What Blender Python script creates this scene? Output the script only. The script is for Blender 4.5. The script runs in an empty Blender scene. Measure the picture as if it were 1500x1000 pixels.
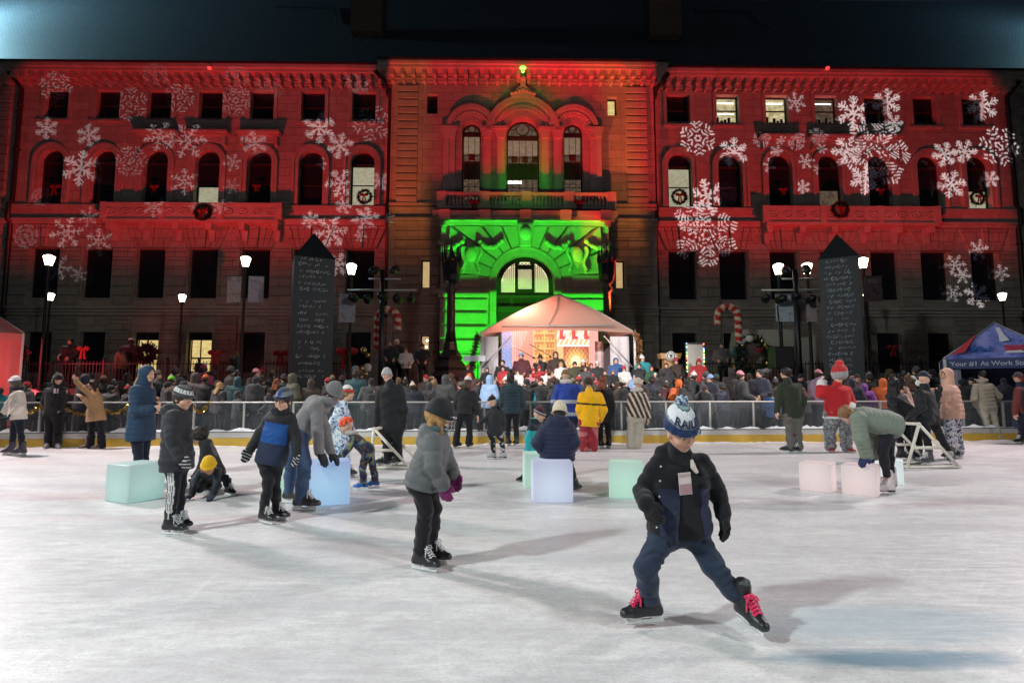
import bpy, bmesh, math, random
import numpy as np
from mathutils import Vector, Matrix
random.seed(7); RNG = np.random.default_rng(7)
R = math.radians
SC = bpy.context.scene
COL = SC.collection
# ---------------------------------------------------------------- camera
F, CX, CY, H, PITCH = 800.0, 750.0, 500.0, 1.36, R(5.14)
def ray(px, py):
    cx, cy = (px-CX)/F, (CY-py)/F
    return np.array([cx, math.cos(PITCH)-cy*math.sin(PITCH), math.sin(PITCH)+cy*math.cos(PITCH)])
def at(px, py, Y):
    d = ray(px, py); t = Y/d[1]
    return np.array([d[0]*t, Y, H+d[2]*t])
def gnd(px, py, z=0.0):
    d = ray(px, py); t = (z-H)/d[2]
    return np.array([d[0]*t, d[1]*t, z])
cam = bpy.data.cameras.new('camera'); cam.sensor_width = 36.0; cam.lens = F/1500*36
cam.clip_start = 0.05; cam.clip_end = 2000
camo = bpy.data.objects.new('camera', cam); COL.objects.link(camo)
camo.location = (0, 0, H); camo.rotation_euler = (math.pi/2+PITCH, 0, 0)
SC.camera = camo
SC.view_settings.view_transform = 'Standard'; SC.view_settings.look = 'None'
SC.view_settings.gamma = 1.0; SC.view_settings.use_curve_mapping = False
SC.view_settings.exposure = 0.0
SC.render.engine = 'CYCLES'
SC.cycles.use_denoising = True
try: SC.cycles.denoiser = 'OPENIMAGEDENOISE'
except Exception: pass
SC.cycles.max_bounces = 6; SC.cycles.diffuse_bounces = 2; SC.cycles.glossy_bounces = 2
SC.cycles.transmission_bounces = 4; SC.cycles.transparent_max_bounces = 12
SC.cycles.sample_clamp_indirect = 4.0; SC.cycles.caustics_reflective = False; SC.cycles.caustics_refractive = False
# ---------------------------------------------------------------- objects
def tag(o, label=None, cat=None, group=None, kind=None):
    if label: o['label'] = label
    if cat: o['category'] = cat
    if group: o['group'] = group
    if kind: o['kind'] = kind
    return o
def thing(name, label, cat, loc=(0, 0, 0), rz=0.0, group=None):
    o = bpy.data.objects.new(name, None); COL.objects.link(o)
    o.empty_display_size = 0.1
    o.location = loc; o.rotation_euler = (0, 0, rz)
    return tag(o, label, cat, group)
def link(name, me, mat=None, parent=None):
    if mat is not None:
        me.materials.clear(); me.materials.append(mat)
    o = bpy.data.objects.new(name, me); COL.objects.link(o)
    if parent is not None: o.parent = parent
    return o
def copy_tree(o, parent=None):
    c = o.copy(); COL.objects.link(c); c.parent = parent
    for ch in list(o.children): copy_tree(ch, c)
    return c
class MB:
    """collects primitive shapes into one mesh"""
    def __init__(s): s.v = []; s.f = []; s.sm = []; s.n = 0
    def add(s, v, f, smooth=False):
        v = np.asarray(v, float); s.v.append(v)
        s.f += [tuple(int(i)+s.n for i in q) for q in f]; s.sm += [smooth]*len(f); s.n += len(v); return s
    def box(s, x0, x1, y0, y1, z0, z1):
        v = [(x, y, z) for z in (z0, z1) for y in (y0, y1) for x in (x0, x1)]
        return s.add(v, [(0, 2, 3, 1), (4, 5, 7, 6), (0, 1, 5, 4), (2, 6, 7, 3), (0, 4, 6, 2), (1, 3, 7, 5)])
    def obox(s, c, ax, ay, az):
        c, ax, ay, az = map(np.asarray, (c, ax, ay, az))
        v = [c+i*ax+j*ay+k*az for k in (-1, 1) for j in (-1, 1) for i in (-1, 1)]
        return s.add(v, [(0, 2, 3, 1), (4, 5, 7, 6), (0, 1, 5, 4), (2, 6, 7, 3), (0, 4, 6, 2), (1, 3, 7, 5)])
    def bar(s, a, b, w, h=None, up=(0, 0, 1)):
        a, b = np.asarray(a, float), np.asarray(b, float); h = h or w
        d = b-a; L = np.linalg.norm(d); d = d/L; up = np.asarray(up, float)
        if abs(d@up) > .98: up = np.array([1., 0, 0])
        sx = np.cross(d, up); sx /= np.linalg.norm(sx); u = np.cross(sx, d)
        return s.obox((a+b)/2, d*L/2, sx*w/2, u*h/2)
    def tube(s, pts, r, n=8, caps=True, closed=False):
        pts = np.asarray(pts, float); m = len(pts); r = np.broadcast_to(np.asarray(r, float), (m,))
        tg = np.gradient(pts, axis=0) if not closed else (np.roll(pts, -1, 0)-np.roll(pts, 1, 0))
        tg /= np.linalg.norm(tg, axis=1)[:, None]+1e-12
        u = np.array([0, 0, 1.]) if abs(tg[0][2]) < .9 else np.array([1., 0, 0])
        rings = []; a = np.arange(n)/n*2*math.pi
        for i in range(m):
            u = u-(u@tg[i])*tg[i]; u /= np.linalg.norm(u)+1e-12; w = np.cross(tg[i], u)
            rings.append(pts[i]+r[i]*(np.cos(a)[:, None]*u+np.sin(a)[:, None]*w))
        v = np.concatenate(rings); f = []
        for i in range(m if closed else m-1):
            for k in range(n):
                j = (i+1) % m
                f.append((i*n+k, i*n+(k+1) % n, j*n+(k+1) % n, j*n+k))
        if caps and not closed: f.append(tuple(range(n))[::-1]); f.append(tuple((m-1)*n+k for k in range(n)))
        return s.add(v, f, True)
    def lathe(s, prof, c=(0, 0, 0), n=16, smooth=True):
        a = np.arange(n)/n*2*math.pi; v = []; c = np.asarray(c, float)
        for r, z in prof: v += [c+np.array([r*math.cos(t), r*math.sin(t), z]) for t in a]
        f = []
        for i in range(len(prof)-1):
            for k in range(n): f.append((i*n+k, i*n+(k+1) % n, (i+1)*n+(k+1) % n, (i+1)*n+k))
        f.append(tuple(range(n))[::-1]); f.append(tuple((len(prof)-1)*n+k for k in range(n)))
        return s.add(v, f, smooth)
    def ball(s, c, r, n=12, m=8, sq=None):
        c = np.asarray(c, float); r = np.broadcast_to(np.asarray(r, float), (3,)); v = []
        for i in range(m+1):
            ph = math.pi*i/m
            for k in range(n):
                t = 2*math.pi*k/n
                v.append(c+r*np.array([math.sin(ph)*math.cos(t), math.sin(ph)*math.sin(t), -math.cos(ph)]))
        f = [(i*n+k, i*n+(k+1) % n, (i+1)*n+(k+1) % n, (i+1)*n+k) for i in range(m) for k in range(n)]
        return s.add(v, f, True)
    def prism(s, poly, y0, y1):
        """poly in xz extruded from y0 (front) to y1"""
        n = len(poly); v = [(x, y0, z) for x, z in poly]+[(x, y1, z) for x, z in poly]
        f = [tuple(range(n)), tuple(range(2*n-1, n-1, -1))]
        f += [(i, i+n, (i+1) % n+n, (i+1) % n) for i in range(n)]
        return s.add(v, f)
    def mesh(s, name):
        me = bpy.data.meshes.new(name)
        me.from_pydata(np.concatenate(s.v).tolist() if s.v else [], [], s.f); me.update()
        me.polygons.foreach_set('use_smooth', s.sm)
        return me
    def build(s, name, mat, parent=None, bevel=0.0):
        me = s.mesh(name)
        bm = bmesh.new(); bm.from_mesh(me)
        bmesh.ops.recalc_face_normals(bm, faces=bm.faces)
        if bevel:
            bmesh.ops.bevel(bm, geom=list(bm.edges), offset=bevel, segments=2, affect='EDGES', profile=0.5)
        bm.to_mesh(me); bm.free()
        return link(name, me, mat, parent)
# ---------------------------------------------------------------- materials
def srgb(r, g, b):
    f = lambda c: (c/255/12.92) if c/255 <= .04045 else ((c/255+.055)/1.055)**2.4
    return (f(r), f(g), f(b), 1)
def rgba(c): return tuple(c)+(1,) if len(c) == 3 else tuple(c)
class NT:
    def __init__(s, tree): s.t = tree; s.n = tree.nodes; s.l = tree.links
    def new(s, typ, **kw):
        n = s.n.new(typ)
        for k, v in kw.items():
            if isinstance(v, tuple) and k.startswith('_'): pass
            setattr(n, k, v)
        return n
    def inp(s, n, k, v):
        if hasattr(v, 'is_output'): s.l.new(v, n.inputs[k])
        elif v is not None: n.inputs[k].default_value = v
    def math(s, op, a, b=None, c=None, clamp=False):
        n = s.new('ShaderNodeMath', operation=op); n.use_clamp = clamp
        s.inp(n, 0, a); s.inp(n, 1, b); s.inp(n, 2, c); return n.outputs[0]
    def vmath(s, op, a, b=None):
        n = s.new('ShaderNodeVectorMath', operation=op); s.inp(n, 0, a); s.inp(n, 1, b)
        return n.outputs['Value'] if op in ('DOT_PRODUCT', 'LENGTH') else n.outputs[0]
    def mix(s, f, a, b, blend='MIX'):
        n = s.new('ShaderNodeMix', data_type='RGBA', blend_type=blend)
        s.inp(n, 0, f); s.inp(n, 6, a); s.inp(n, 7, b); return n.outputs[2]
    def noise(s, vec, scale, detail=4, rough=.55, dist=0):
        n = s.new('ShaderNodeTexNoise'); s.inp(n, 'Vector', vec); n.inputs['Scale'].default_value = scale
        n.inputs['Detail'].default_value = detail; n.inputs['Roughness'].default_value = rough
        n.inputs['Distortion'].default_value = dist; return n.outputs[0]
    def ramp(s, fac, stops):
        n = s.new('ShaderNodeValToRGB'); s.inp(n, 0, fac); e = n.color_ramp.elements
        while len(e) < len(stops): e.new(.5)
        for el, (p, c) in zip(e, stops): el.position = p; el.color = rgba(c) if not isinstance(c, (int, float)) else (c, c, c, 1)
        return n.outputs[0]
    def mapping(s, vec, scale=(1, 1, 1), rot=(0, 0, 0), loc=(0, 0, 0)):
        n = s.new('ShaderNodeMapping'); s.inp(n, 0, vec); n.inputs['Scale'].default_value = scale
        n.inputs['Rotation'].default_value = rot; n.inputs['Location'].default_value = loc; return n.outputs[0]
    def obj(s): return s.new('ShaderNodeTexCoord').outputs['Object']
    def bump(s, h, strength=.3, dist=.01):
        n = s.new('ShaderNodeBump'); s.inp(n, 'Height', h); n.inputs['Strength'].default_value = strength
        n.inputs['Distance'].default_value = dist; return n.outputs[0]
MATS = {}
def newmat(name):
    m = bpy.data.materials.new(name); m.use_nodes = True; nt = NT(m.node_tree)
    b = [n for n in nt.n if n.type == 'BSDF_PRINCIPLED'][0]
    MATS[name] = m
    return m, nt, b
def simple(name, col, rough=.6, metal=0.0, var=.12, nscale=6.0, bump=0.0, bscale=60.0, spec=.5, sheen=0.0):
    """plain material whose tone wanders a little with a noise"""
    if name in MATS: return MATS[name]
    m, nt, b = newmat(name); co = nt.obj()
    c = np.array(rgba(col)); lo = np.append(c[:3]*(1-var), 1); hi = np.append(np.clip(c[:3]*(1+var), 0, 1), 1)
    n = nt.noise(co, nscale, 5, .6)
    nt.inp(b, 'Base Color', nt.mix(n, tuple(lo), tuple(hi)))
    b.inputs['Roughness'].default_value = rough; b.inputs['Metallic'].default_value = metal
    b.inputs['Specular IOR Level'].default_value = spec
    if sheen: b.inputs['Sheen Weight'].default_value = sheen
    if bump: nt.inp(b, 'Normal', nt.bump(nt.noise(co, bscale, 4, .6), bump, .01))
    return m
def emit(name, col, strength):
    if name in MATS: return MATS[name]
    m, nt, b = newmat(name)
    b.inputs['Base Color'].default_value = rgba(col); b.inputs['Emission Color'].default_value = rgba(col)
    b.inputs['Emission Strength'].default_value = strength; b.inputs['Roughness'].default_value = .4
    return m
def objcolor(name, rough=.75, bump=.25, bscale=45.0, sheen=.2, patt=None):
    """cloth coloured by the object's own colour"""
    if name in MATS: return MATS[name]
    m, nt, b = newmat(name); co = nt.obj()
    oi = nt.new('ShaderNodeObjectInfo').outputs['Color']
    n = nt.noise(co, 9, 5, .6)
    v = nt.math('MULTIPLY_ADD', n, .5, .75)
    nt.inp(b, 'Base Color', nt.mix(1.0, oi, v, 'MULTIPLY'))
    b.inputs['Roughness'].default_value = rough; b.inputs['Sheen Weight'].default_value = sheen
    nt.inp(b, 'Normal', nt.bump(nt.noise(co, bscale, 3, .6), bump, .01))
    return m
def vcol(name, rough=.7, bump=.15, bscale=70.0, sheen=.1, spec=.4, sss=0.0):
    """cloth or skin whose own colour areas are stored on the mesh"""
    if name in MATS: return MATS[name]
    m, nt, b = newmat(name); co = nt.obj()
    a = nt.new('ShaderNodeAttribute'); a.attribute_name = 'col'
    n = nt.noise(co, 14, 4, .6); v = nt.math('MULTIPLY_ADD', n, .4, .8)
    nt.inp(b, 'Base Color', nt.mix(1.0, a.outputs['Color'], v, 'MULTIPLY'))
    b.inputs['Roughness'].default_value = rough; b.inputs['Sheen Weight'].default_value = sheen
    b.inputs['Specular IOR Level'].default_value = spec
    if sss:
        b.inputs['Subsurface Weight'].default_value = sss; b.inputs['Subsurface Radius'].default_value = (.02, .008, .004); b.inputs['Subsurface Scale'].default_value = .3
    nt.inp(b, 'Normal', nt.bump(nt.noise(co, bscale, 3, .6), bump, .01))
    return m
def text_mesh(txt, size, extrude=.004, align='CENTER', bold=0.0):
    cu = bpy.data.curves.new('lettering', 'FONT'); cu.body = txt; cu.size = size; cu.extrude = extrude
    cu.align_x = align; cu.align_y = 'CENTER'; cu.offset = bold; cu.resolution_u = 3
    o = bpy.data.objects.new('lettering', cu); COL.objects.link(o)
    dg = bpy.context.evaluated_depsgraph_get(); me = bpy.data.meshes.new_from_object(o.evaluated_get(dg))
    bpy.data.objects.remove(o); bpy.data.curves.remove(cu)
    return me
# ================================================================ CITY HALL
D0, TH = 35.0, R(0.9)
EU = np.array([math.cos(TH), math.sin(TH), 0]); EN = np.array([math.sin(TH), -math.cos(TH), 0])  # along the wall, out of the wall
P0 = np.array([0, D0, 0.0])
def fac(px, py, off=0.0):
    d = ray(px, py); o = np.array([0, 0, H]); q = P0+EN*off
    t = ((q-o)@EN)/(d@EN); p = o+d*t-P0
    return p@EU, p[2]
def ZZ(py, px=750, off=0.0): return fac(px, py, off)[1]
def wpt(u, z, off=0.0): return P0+EU*u+EN*off+np.array([0, 0, z])
hall = thing('city_hall', 'long granite city hall lit red and green with arched windows and projected snowflakes', 'building', P0, TH)

def stone(name, col, rows=.55, bricks=1.3, mortar=.012, bumpd=.03):
    m, nt, b = newmat(name); co = nt.obj()
    v = nt.mapping(co, rot=(math.pi/2, 0, 0))
    n1 = nt.noise(co, 1.2, 6, .65); n2 = nt.noise(co, 14, 5, .6)
    sx = nt.new('ShaderNodeSeparateXYZ'); nt.inp(sx, 0, co)
    cb = nt.new('ShaderNodeCombineXYZ'); nt.inp(cb, 0, sx.outputs[0]); nt.inp(cb, 1, sx.outputs[2])
    br = nt.new('ShaderNodeTexBrick'); nt.inp(br, 'Vector', cb.outputs[0])
    br.inputs['Scale'].default_value = 1.0; br.inputs['Brick Width'].default_value = bricks
    br.inputs['Row Height'].default_value = rows; br.inputs['Mortar Size'].default_value = mortar
    br.inputs['Mortar Smooth'].default_value = .3
    c = np.array(col)
    br.inputs['Color1'].default_value = rgba(c*1.06); br.inputs['Color2'].default_value = rgba(c*.86); br.inputs['Mortar'].default_value = rgba(c*.42)
    w = nt.math('MULTIPLY_ADD', n1, .7, .62)
    w2 = nt.math('MULTIPLY', w, nt.math('MULTIPLY_ADD', n2, .35, .82))
    nt.inp(b, 'Base Color', nt.mix(1.0, br.outputs[0], w2, 'MULTIPLY'))
    b.inputs['Roughness'].default_value = .85
    h = nt.math('MULTIPLY_ADD', br.outputs['Fac'], -1.0, nt.math('MULTIPLY', n2, .35))
    nt.inp(b, 'Normal', nt.bump(h, .8, bumpd))
    return m
M_WALL = stone('granite_ashlar', (.36, .32, .28))
M_RUST = stone('granite_rustic', (.33, .29, .25), .62, 1.5, .02, .05)
M_TRIM = stone('granite_trim', (.37, .33, .29), 40, 2.4, .006, .01)
M_ROOF = None
m, nt, b = newmat('roof_slate'); co = nt.obj()
sx = nt.new('ShaderNodeSeparateXYZ'); nt.inp(sx, 0, co)
cb = nt.new('ShaderNodeCombineXYZ'); nt.inp(cb, 0, sx.outputs[0]); nt.inp(cb, 1, nt.math('MULTIPLY', sx.outputs[2], 1.3))
br = nt.new('ShaderNodeTexBrick'); nt.inp(br, 'Vector', cb.outputs[0]); br.inputs['Scale'].default_value = 1
br.inputs['Brick Width'].default_value = .3; br.inputs['Row Height'].default_value = .22; br.inputs['Mortar Size'].default_value = .012
br.inputs['Color1'].default_value = (.085, .095, .105, 1); br.inputs['Color2'].default_value = (.065, .073, .083, 1); br.inputs['Mortar'].default_value = (.015, .016, .018, 1)
nt.inp(b, 'Base Color', br.outputs[0]); b.inputs['Roughness'].default_value = .7
nt.inp(b, 'Normal', nt.bump(br.outputs['Fac'], .4, .02)); M_ROOF = m
m, nt, b = newmat('dark_glass'); co = nt.obj()
nt.inp(b, 'Base Color', nt.mix(nt.noise(co, .8, 3), (.008, .009, .012, 1), (.02, .022, .028, 1)))
b.inputs['Roughness'].default_value = .12; b.inputs['Specular IOR Level'].default_value = .35
nt.inp(b, 'Normal', nt.bump(nt.noise(co, .9, 2), .08, .05)); M_GLASS = m
M_FRAME = simple('window_wood', (.03, .022, .02), .5)
M_IRON = simple('black_iron', (.012, .013, .015), .45, .3)
M_PIPE = simple('drain_pipe', (.025, .02, .018), .5)
def litmat(name, top, bot, s):
    """lamp-lit room seen through a pane: ceiling lamps above, furniture below"""
    m, nt, b = newmat(name); co = nt.obj()
    sx = nt.new('ShaderNodeSeparateXYZ'); nt.inp(sx, 0, co)
    n = nt.noise(nt.mapping(co, (3, 3, 5)), 1.2, 3)
    c = nt.mix(nt.ramp(n, [(.38, 0.0), (.62, 1.0)]), rgba(top), rgba(bot))
    nt.inp(b, 'Emission Color', c); b.inputs['Emission Strength'].default_value = s
    b.inputs['Base Color'].default_value = (.02, .02, .02, 1); b.inputs['Roughness'].default_value = .3
    return m
M_LITW = litmat('lit_room_warm', (.85, .74, .42), (.45, .36, .18), .75)
M_LITD = litmat('lit_room_dim', (.15, .10, .065), (.06, .04, .03), .8)
M_LITP = litmat('lit_room_pale', (.62, .60, .42), (.50, .46, .30), .62)
M_LITY = litmat('lit_room_yellow', (.95, .74, .30), (.75, .55, .2), .85)
M_LAMPT = emit('ceiling_tube', (1, .97, .85), 3.0)

def arch_poly(cx, z0, zs, hw, n=14):
    """opening outline, counter-clockwise in (x,z): sill z0, springing zs, half width hw"""
    p = [(cx-hw, z0), (cx+hw, z0)]
    for i in range(n+1):
        a = math.pi*i/n; p.append((cx+hw*math.cos(a), zs+hw*math.sin(a)))
    return p
def rect_poly(x0, x1, z0, z1): return [(x0, z0), (x1, z0), (x1, z1), (x0, z1)]
def holed_wall(name, rect, holes, y, depth, mat, parent):
    bm = bmesh.new()
    def loop(p):
        vs = [bm.verts.new((x, y, z)) for x, z in p]
        return vs, [bm.edges.new((vs[i], vs[(i+1) % len(vs)])) for i in range(len(vs))]
    es = []; rv = []
    _, e = loop(rect_poly(*rect)); es += e
    for h in holes:
        v, e = loop(h); es += e; rv.append(v)
    bmesh.ops.triangle_fill(bm, use_beauty=True, use_dissolve=False, edges=es)
    for vs in rv:
        bk = [bm.verts.new((v.co.x, y+depth, v.co.z)) for v in vs]
        n = len(vs)
        for i in range(n): bm.faces.new((vs[i], vs[(i+1) % n], bk[(i+1) % n], bk[i]))
    bmesh.ops.recalc_face_normals(bm, faces=bm.faces)
    me = bpy.data.meshes.new(name); bm.to_mesh(me); bm.free()
    # front faces look to the camera
    return link(name, me, mat, parent)
def window(poly, y, parent, pane=M_GLASS, style='sash', zs=None, mat=M_FRAME):
    """frame (a part) with its pane (sub-part)"""
    xs = [p[0] for p in poly]; zs_ = [p[1] for p in poly]
    x0, x1, z0, z1 = min(xs), max(xs), min(zs_), max(zs_); fw = .09
    mb = MB(); n = len(poly)
    c = np.array([(x0+x1)/2, (z0+z1)/2])
    inner = []
    for (x, z) in poly:
        v = np.array([x, z])-c; s = np.array([1-2*fw/(x1-x0), 1-2*fw/(z1-z0)])
        inner.append(tuple(c+v*s))
    v = [(x, y, z) for x, z in poly]+[(x, y, z) for x, z in inner]+[(x, y+.1, z) for x, z in inner]
    f = [(i, (i+1) % n, n+(i+1) % n, n+i) for i in range(n)]+[(n+i, n+(i+1) % n, 2*n+(i+1) % n, 2*n+i) for i in range(n)]
    mb.add(v, f)
    if style == 'sash':
        zm = z0+(z1-z0)*.5; mb.box(x0+fw, x1-fw, y+.02, y+.08, zm-.04, zm+.04)
    elif style == 'arch':
        mb.box(x0+fw, x1-fw, y-.03, y+.08, zs-.1, zs+.06)
        zm = z0+(zs-z0)*.5; mb.box(x0+fw, x1-fw, y+.02, y+.08, zm-.035, zm+.035)
    elif style == 'leaded':
        mb.box(x0+fw, x1-fw, y-.04, y+.08, zs-.22, zs+.08)
        k = 5 if x1-x0 > 1.6 else 3
        for i in range(1, k):
            x = x0+(x1-x0)*i/k; mb.box(x-.016, x+.016, y+.03, y+.07, z0+fw, zs-.22)
        for zf in (.22, .68):
            zz = z0+(zs-z0)*zf; mb.box(x0+fw, x1-fw, y+.032, y+.066, zz-.016, zz+.016)
        rr = (x1-x0)*.19
        mb.tube([((x0+x1)/2+rr*math.cos(a), y+.05, zs+rr*1.35+rr*math.sin(a)) for a in np.linspace(0, 2*math.pi, 20)], .035, 6)
        for a in (35, 145, 0, 180):
            ca, sa = math.cos(R(a)), math.sin(R(a)); xm = (x0+x1)/2
            mb.bar((xm+rr*ca, y+.05, zs+rr*1.35+rr*sa), (xm+(x1-x0)*.46*ca, y+.05, zs+rr*1.1+(x1-x0)*.40*sa), .035)
    fr = mb.build('window', mat, parent)
    p = MB(); p.add([(x, y+.09, z) for x, z in inner], [tuple(range(n))]); p.build('pane', pane, fr)
    return fr, (x0, x1, z0, z1)
def rowfit(pxs, py):
    us = np.array([fac(p, py)[0] for p in pxs]); k = np.arange(len(us)); a = np.polyfit(k, us, 1)
    return a[0]*k+a[1], a[0]
uL, pL = rowfit([84, 158, 234, 309, 383, 459, 534], 158)
uR, pR = rowfit([993, 1066, 1138, 1210, 1282, 1354, 1424], 160)
# heights (metres) of the rows
zTop = ZZ(97, 750, 1.1)-.12; zDent0 = ZZ(117, 750, .3); zCorB = ZZ(124, 750, .15)
zW1 = (ZZ(177), ZZ(137)); zHood = ZZ(194, 750, .6); zA0 = ZZ(301.5); zAs = ZZ(240.5); hwA = .80
zS1 = ZZ(303.5, 750, .2); zBal0 = ZZ(325, 750, .3); zR1 = ZZ(299, 750, .95); zR0 = ZZ(323, 750, .95); zG = (ZZ(438), ZZ(366)); zB = (ZZ(546), ZZ(487)); zBelt = ZZ(452)
UE = 46.0; UP = (fac(574, 250)[0], fac(956, 250)[0]); PAV = .55   # pavilion stands proud of the wings
LITTOP = {('R', 1): M_LITW, ('R', 2): M_LITW, ('R', 3): M_LITD}
for side, us, x0, x1 in (('L', uL, -UE, UP[0]), ('R', uR, UP[1], UE)):
    holes = []; wins = []
    for i, u in enumerate(us):
        p1 = rect_poly(u-.78, u+.78, *zW1); pa = arch_poly(u, zA0, zAs, hwA)
        pg = rect_poly(u-.92, u+.92, *zG); pb = rect_poly(u-.80, u+.80, *zB)
        holes += [p1, pa, pg, pb]; wins.append((p1, pa, pg, pb))
    holed_wall('wall', (x0, x1, -.5, zTop), holes, 0, .42, M_WALL, hall)
    for i, (p1, pa, pg, pb) in enumerate(wins):
        u = us[i]
        f, r = window(p1, .3, hall, LITTOP.get((side, i), M_GLASS))
        if (side, i) in LITTOP:
            mb = MB(); zt = r[3]-.42
            mb.box(r[0]+.25, r[1]-.2, .372, .380, zt, zt+.09)
            if i == 1: mb.box(r[0]+.25, r[1]-.2, .372, .380, zt-.75, zt-.68)
            mb.build('ceiling_lamp', M_LAMPT, f)
            mb = MB(); g = random.Random(i)
            for k in range(5):
                xx = r[0]+.15+k*.25; mb.box(xx, xx+.16+.05*g.random(), .366, .371, r[2]+.09, r[2]+.2+.4*g.random())
            mb.build('furniture', M_FRAME, f)
        lit = (side, i) in (('L', 6), ('R', 0))
        f, r = window(pa, .3, hall, M_GLASS, 'arch', zAs)
        if lit or (side, i) in (('L', 3), ('R', 6), ('R', 3)):
            hgt = 1.0 if lit else .45
            mb = MB(); zt = r[2]+.09+(zAs-r[2]-.25)*hgt
            mb.box(r[0]+.1, r[1]-.1, .370, .380, r[2]+.09, zt); mb.build('blind', M_LITP if (side, i) != ('R', 3) else M_LITD, f)
        window(pg, .34, hall, M_GLASS, 'none')
        litb = side == 'L' and i in (2, 3)
        f, r = window(pb, .3, hall, M_GLASS, 'none')
        if litb:
            mb = MB(); mb.box(r[0]+.1, r[1]-.1, .370, .380, r[2]+.1, r[3]-.5); mb.build('lit_doorway', M_LITY, f)
            mb = MB(); mb.box(r[0]+.12, r[0]+.2, .355, .368, r[2]+.1, r[3]-.5)
            mb.box(r[0]+.7, r[0]+.78, .355, .368, r[2]+.1, r[3]-.5); mb.box(r[0]+.12, r[1]-.1, .355, .368, r[3]-1.7, r[3]-1.6); mb.build('glazing_bar', M_FRAME, f)
    # mouldings, each row its own part
    for u in us:      # flat architraves of the top windows
        z0, z1 = zW1; mb = MB()
        mb.box(u-1.02, u-.78, -.07, .02, z0-.2, z1+.24); mb.box(u+.78, u+1.02, -.07, .02, z0-.2, z1+.24)
        mb.box(u-.777, u+.777, -.07, .02, z1+.003, z1+.24); mb.box(u-1.08, u+1.08, -.16, .02, z0-.36, z0-.203)
        mb.build('window_surround', M_TRIM, hall)
    for u in us:      # archivolts
        mb = MB()
        for (ra, rb, y0) in ((hwA+.003, hwA+.24, -.10), (hwA+.243, hwA+.42, -.18)):
            n = 16; v = []; f = []
            for k in range(n+1):
                a = math.pi*k/n; c, s = math.cos(a), math.sin(a)
                v += [(u+ra*c, y0, zAs+ra*s), (u+rb*c, y0, zAs+rb*s), (u+rb*c, .02, zAs+rb*s), (u+ra*c, .02, zAs+ra*s)]
            for k in range(n):
                for q in range(4): f.append((4*k+q, 4*k+(q+1) % 4, 4*k+4+(q+1) % 4, 4*k+4+q))
            mb.add(v, f)
            for sg in (-1, 1):
                xa, xb = sorted((u+sg*ra, u+sg*rb)); mb.box(xa, xb, y0, .02, zA0+.01, zAs-.001)
        mb.build('arch_moulding', M_TRIM, hall)
    mb = MB()        # cornice: frieze lines, dentils, brackets, gutter
    mb.box(x0, x1, -.12, 0.01, zCorB-.16, zCorB); mb.box(x0, x1, -.2, .01, zCorB+.003, zCorB+.1)
    mb.box(x0, x1, -.28, .01, zDent0-.06, zDent0+.06); mb.box(x0, x1, -.95, .01, zTop-.30, zTop-.12); mb.box(x0, x1, -1.1, .01, zTop-.117, zTop+.12)
    mb.build('cornice', M_TRIM, hall)
    mb = MB(); x = x0+.2
    while x < x1-.3:
        mb.box(x, x+.26, -.82, -.001, zTop-.72, zTop-.303); mb.box(x+.04, x+.22, -.5, -.002, zTop-.95, zTop-.723)
        x += .66
    mb.build('bracket', M_TRIM, hall)
    mb = MB(); x = x0+.1
    while x < x1-.2: mb.box(x, x+.13, -.24, -.001, zDent0+.063, zDent0+.22); x += .24
    mb.build('dentil', M_TRIM, hall)
    mb = MB()        # string courses
    mb.box(x0, x1, -.22, .01, zS1-.12, zS1+.04); mb.box(x0, x1, -.16, .01, zS1-.26, zS1-.123)
    mb.box(x0, x1, -.34, .01, zBal0-.05, zBal0+.12); mb.box(x0, x1, -.22, .01, zBal0-.22, zBal0-.053)
    for dz, dy in ((0, .26), (-.2, .16), (-.42, .22)): mb.box(x0, x1, -dy, .01, zBelt+dz-.085, zBelt+dz+.085)
    mb.build('string_course', M_TRIM, hall)
    # hoods and balcony over the middle bays
    for i in (2, 3, 4):
        u = us[i]; mb = MB()
        mb.box(u-1.42, u+1.42, -.62, .01, zHood-.10, zHood+.05); mb.box(u-1.34, u+1.34, -.46, .01, zHood-.22, zHood-.103)
        mb.box(u-1.2, u+1.2, -.16, .005, zHood-.62, zHood-.223)
        for sg in (-1, 1): mb.box(u+sg*1.1-.12, u+sg*1.1+.12, -.36, .004, zHood-.85, zHood-.225)
        mb.build('window_hood', M_TRIM, hall)
    b0, b1 = us[2]-2.55, us[4]+1.75 if side == 'L' else us[4]+1.9
    if side == 'R': b0 = us[2]-1.5; b1 = us[4]+3.0
    mb = MB(); yb = -.95
    mb.box(b0, b1, yb, yb+.22, zR1-.20, zR1); mb.box(b0, b1, yb+.04, yb+.2, zR0+.003, zR0+.12)
    mb.box(b0, b1, yb-.05, .01, zR0-.2, zR0); mb.box(b0+.05, b1-.05, yb+.08, yb+.16, zR0+.12, zR1-.20)
    for k in range(13):
        x = b0+(b1-b0)*k/12
        if k % 4 == 0: mb.box(x-.2, x+.2, yb-.03, yb+.25, zR0+.002, zR1+.02)
        if k < 12:
            xm = x+(b1-b0)/24
            mb.tube([(xm+.28*math.cos(t), yb+.07, (zR0+zR1)/2-.04+.2*math.sin(t)) for t in np.linspace(0, 2*math.pi, 14)], .05, 6)
            mb.ball((xm, yb+.08, (zR0+zR1)/2-.04), (.1, .05, .1), 8, 6)
    mb.build('balcony', M_TRIM, hall)
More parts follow.
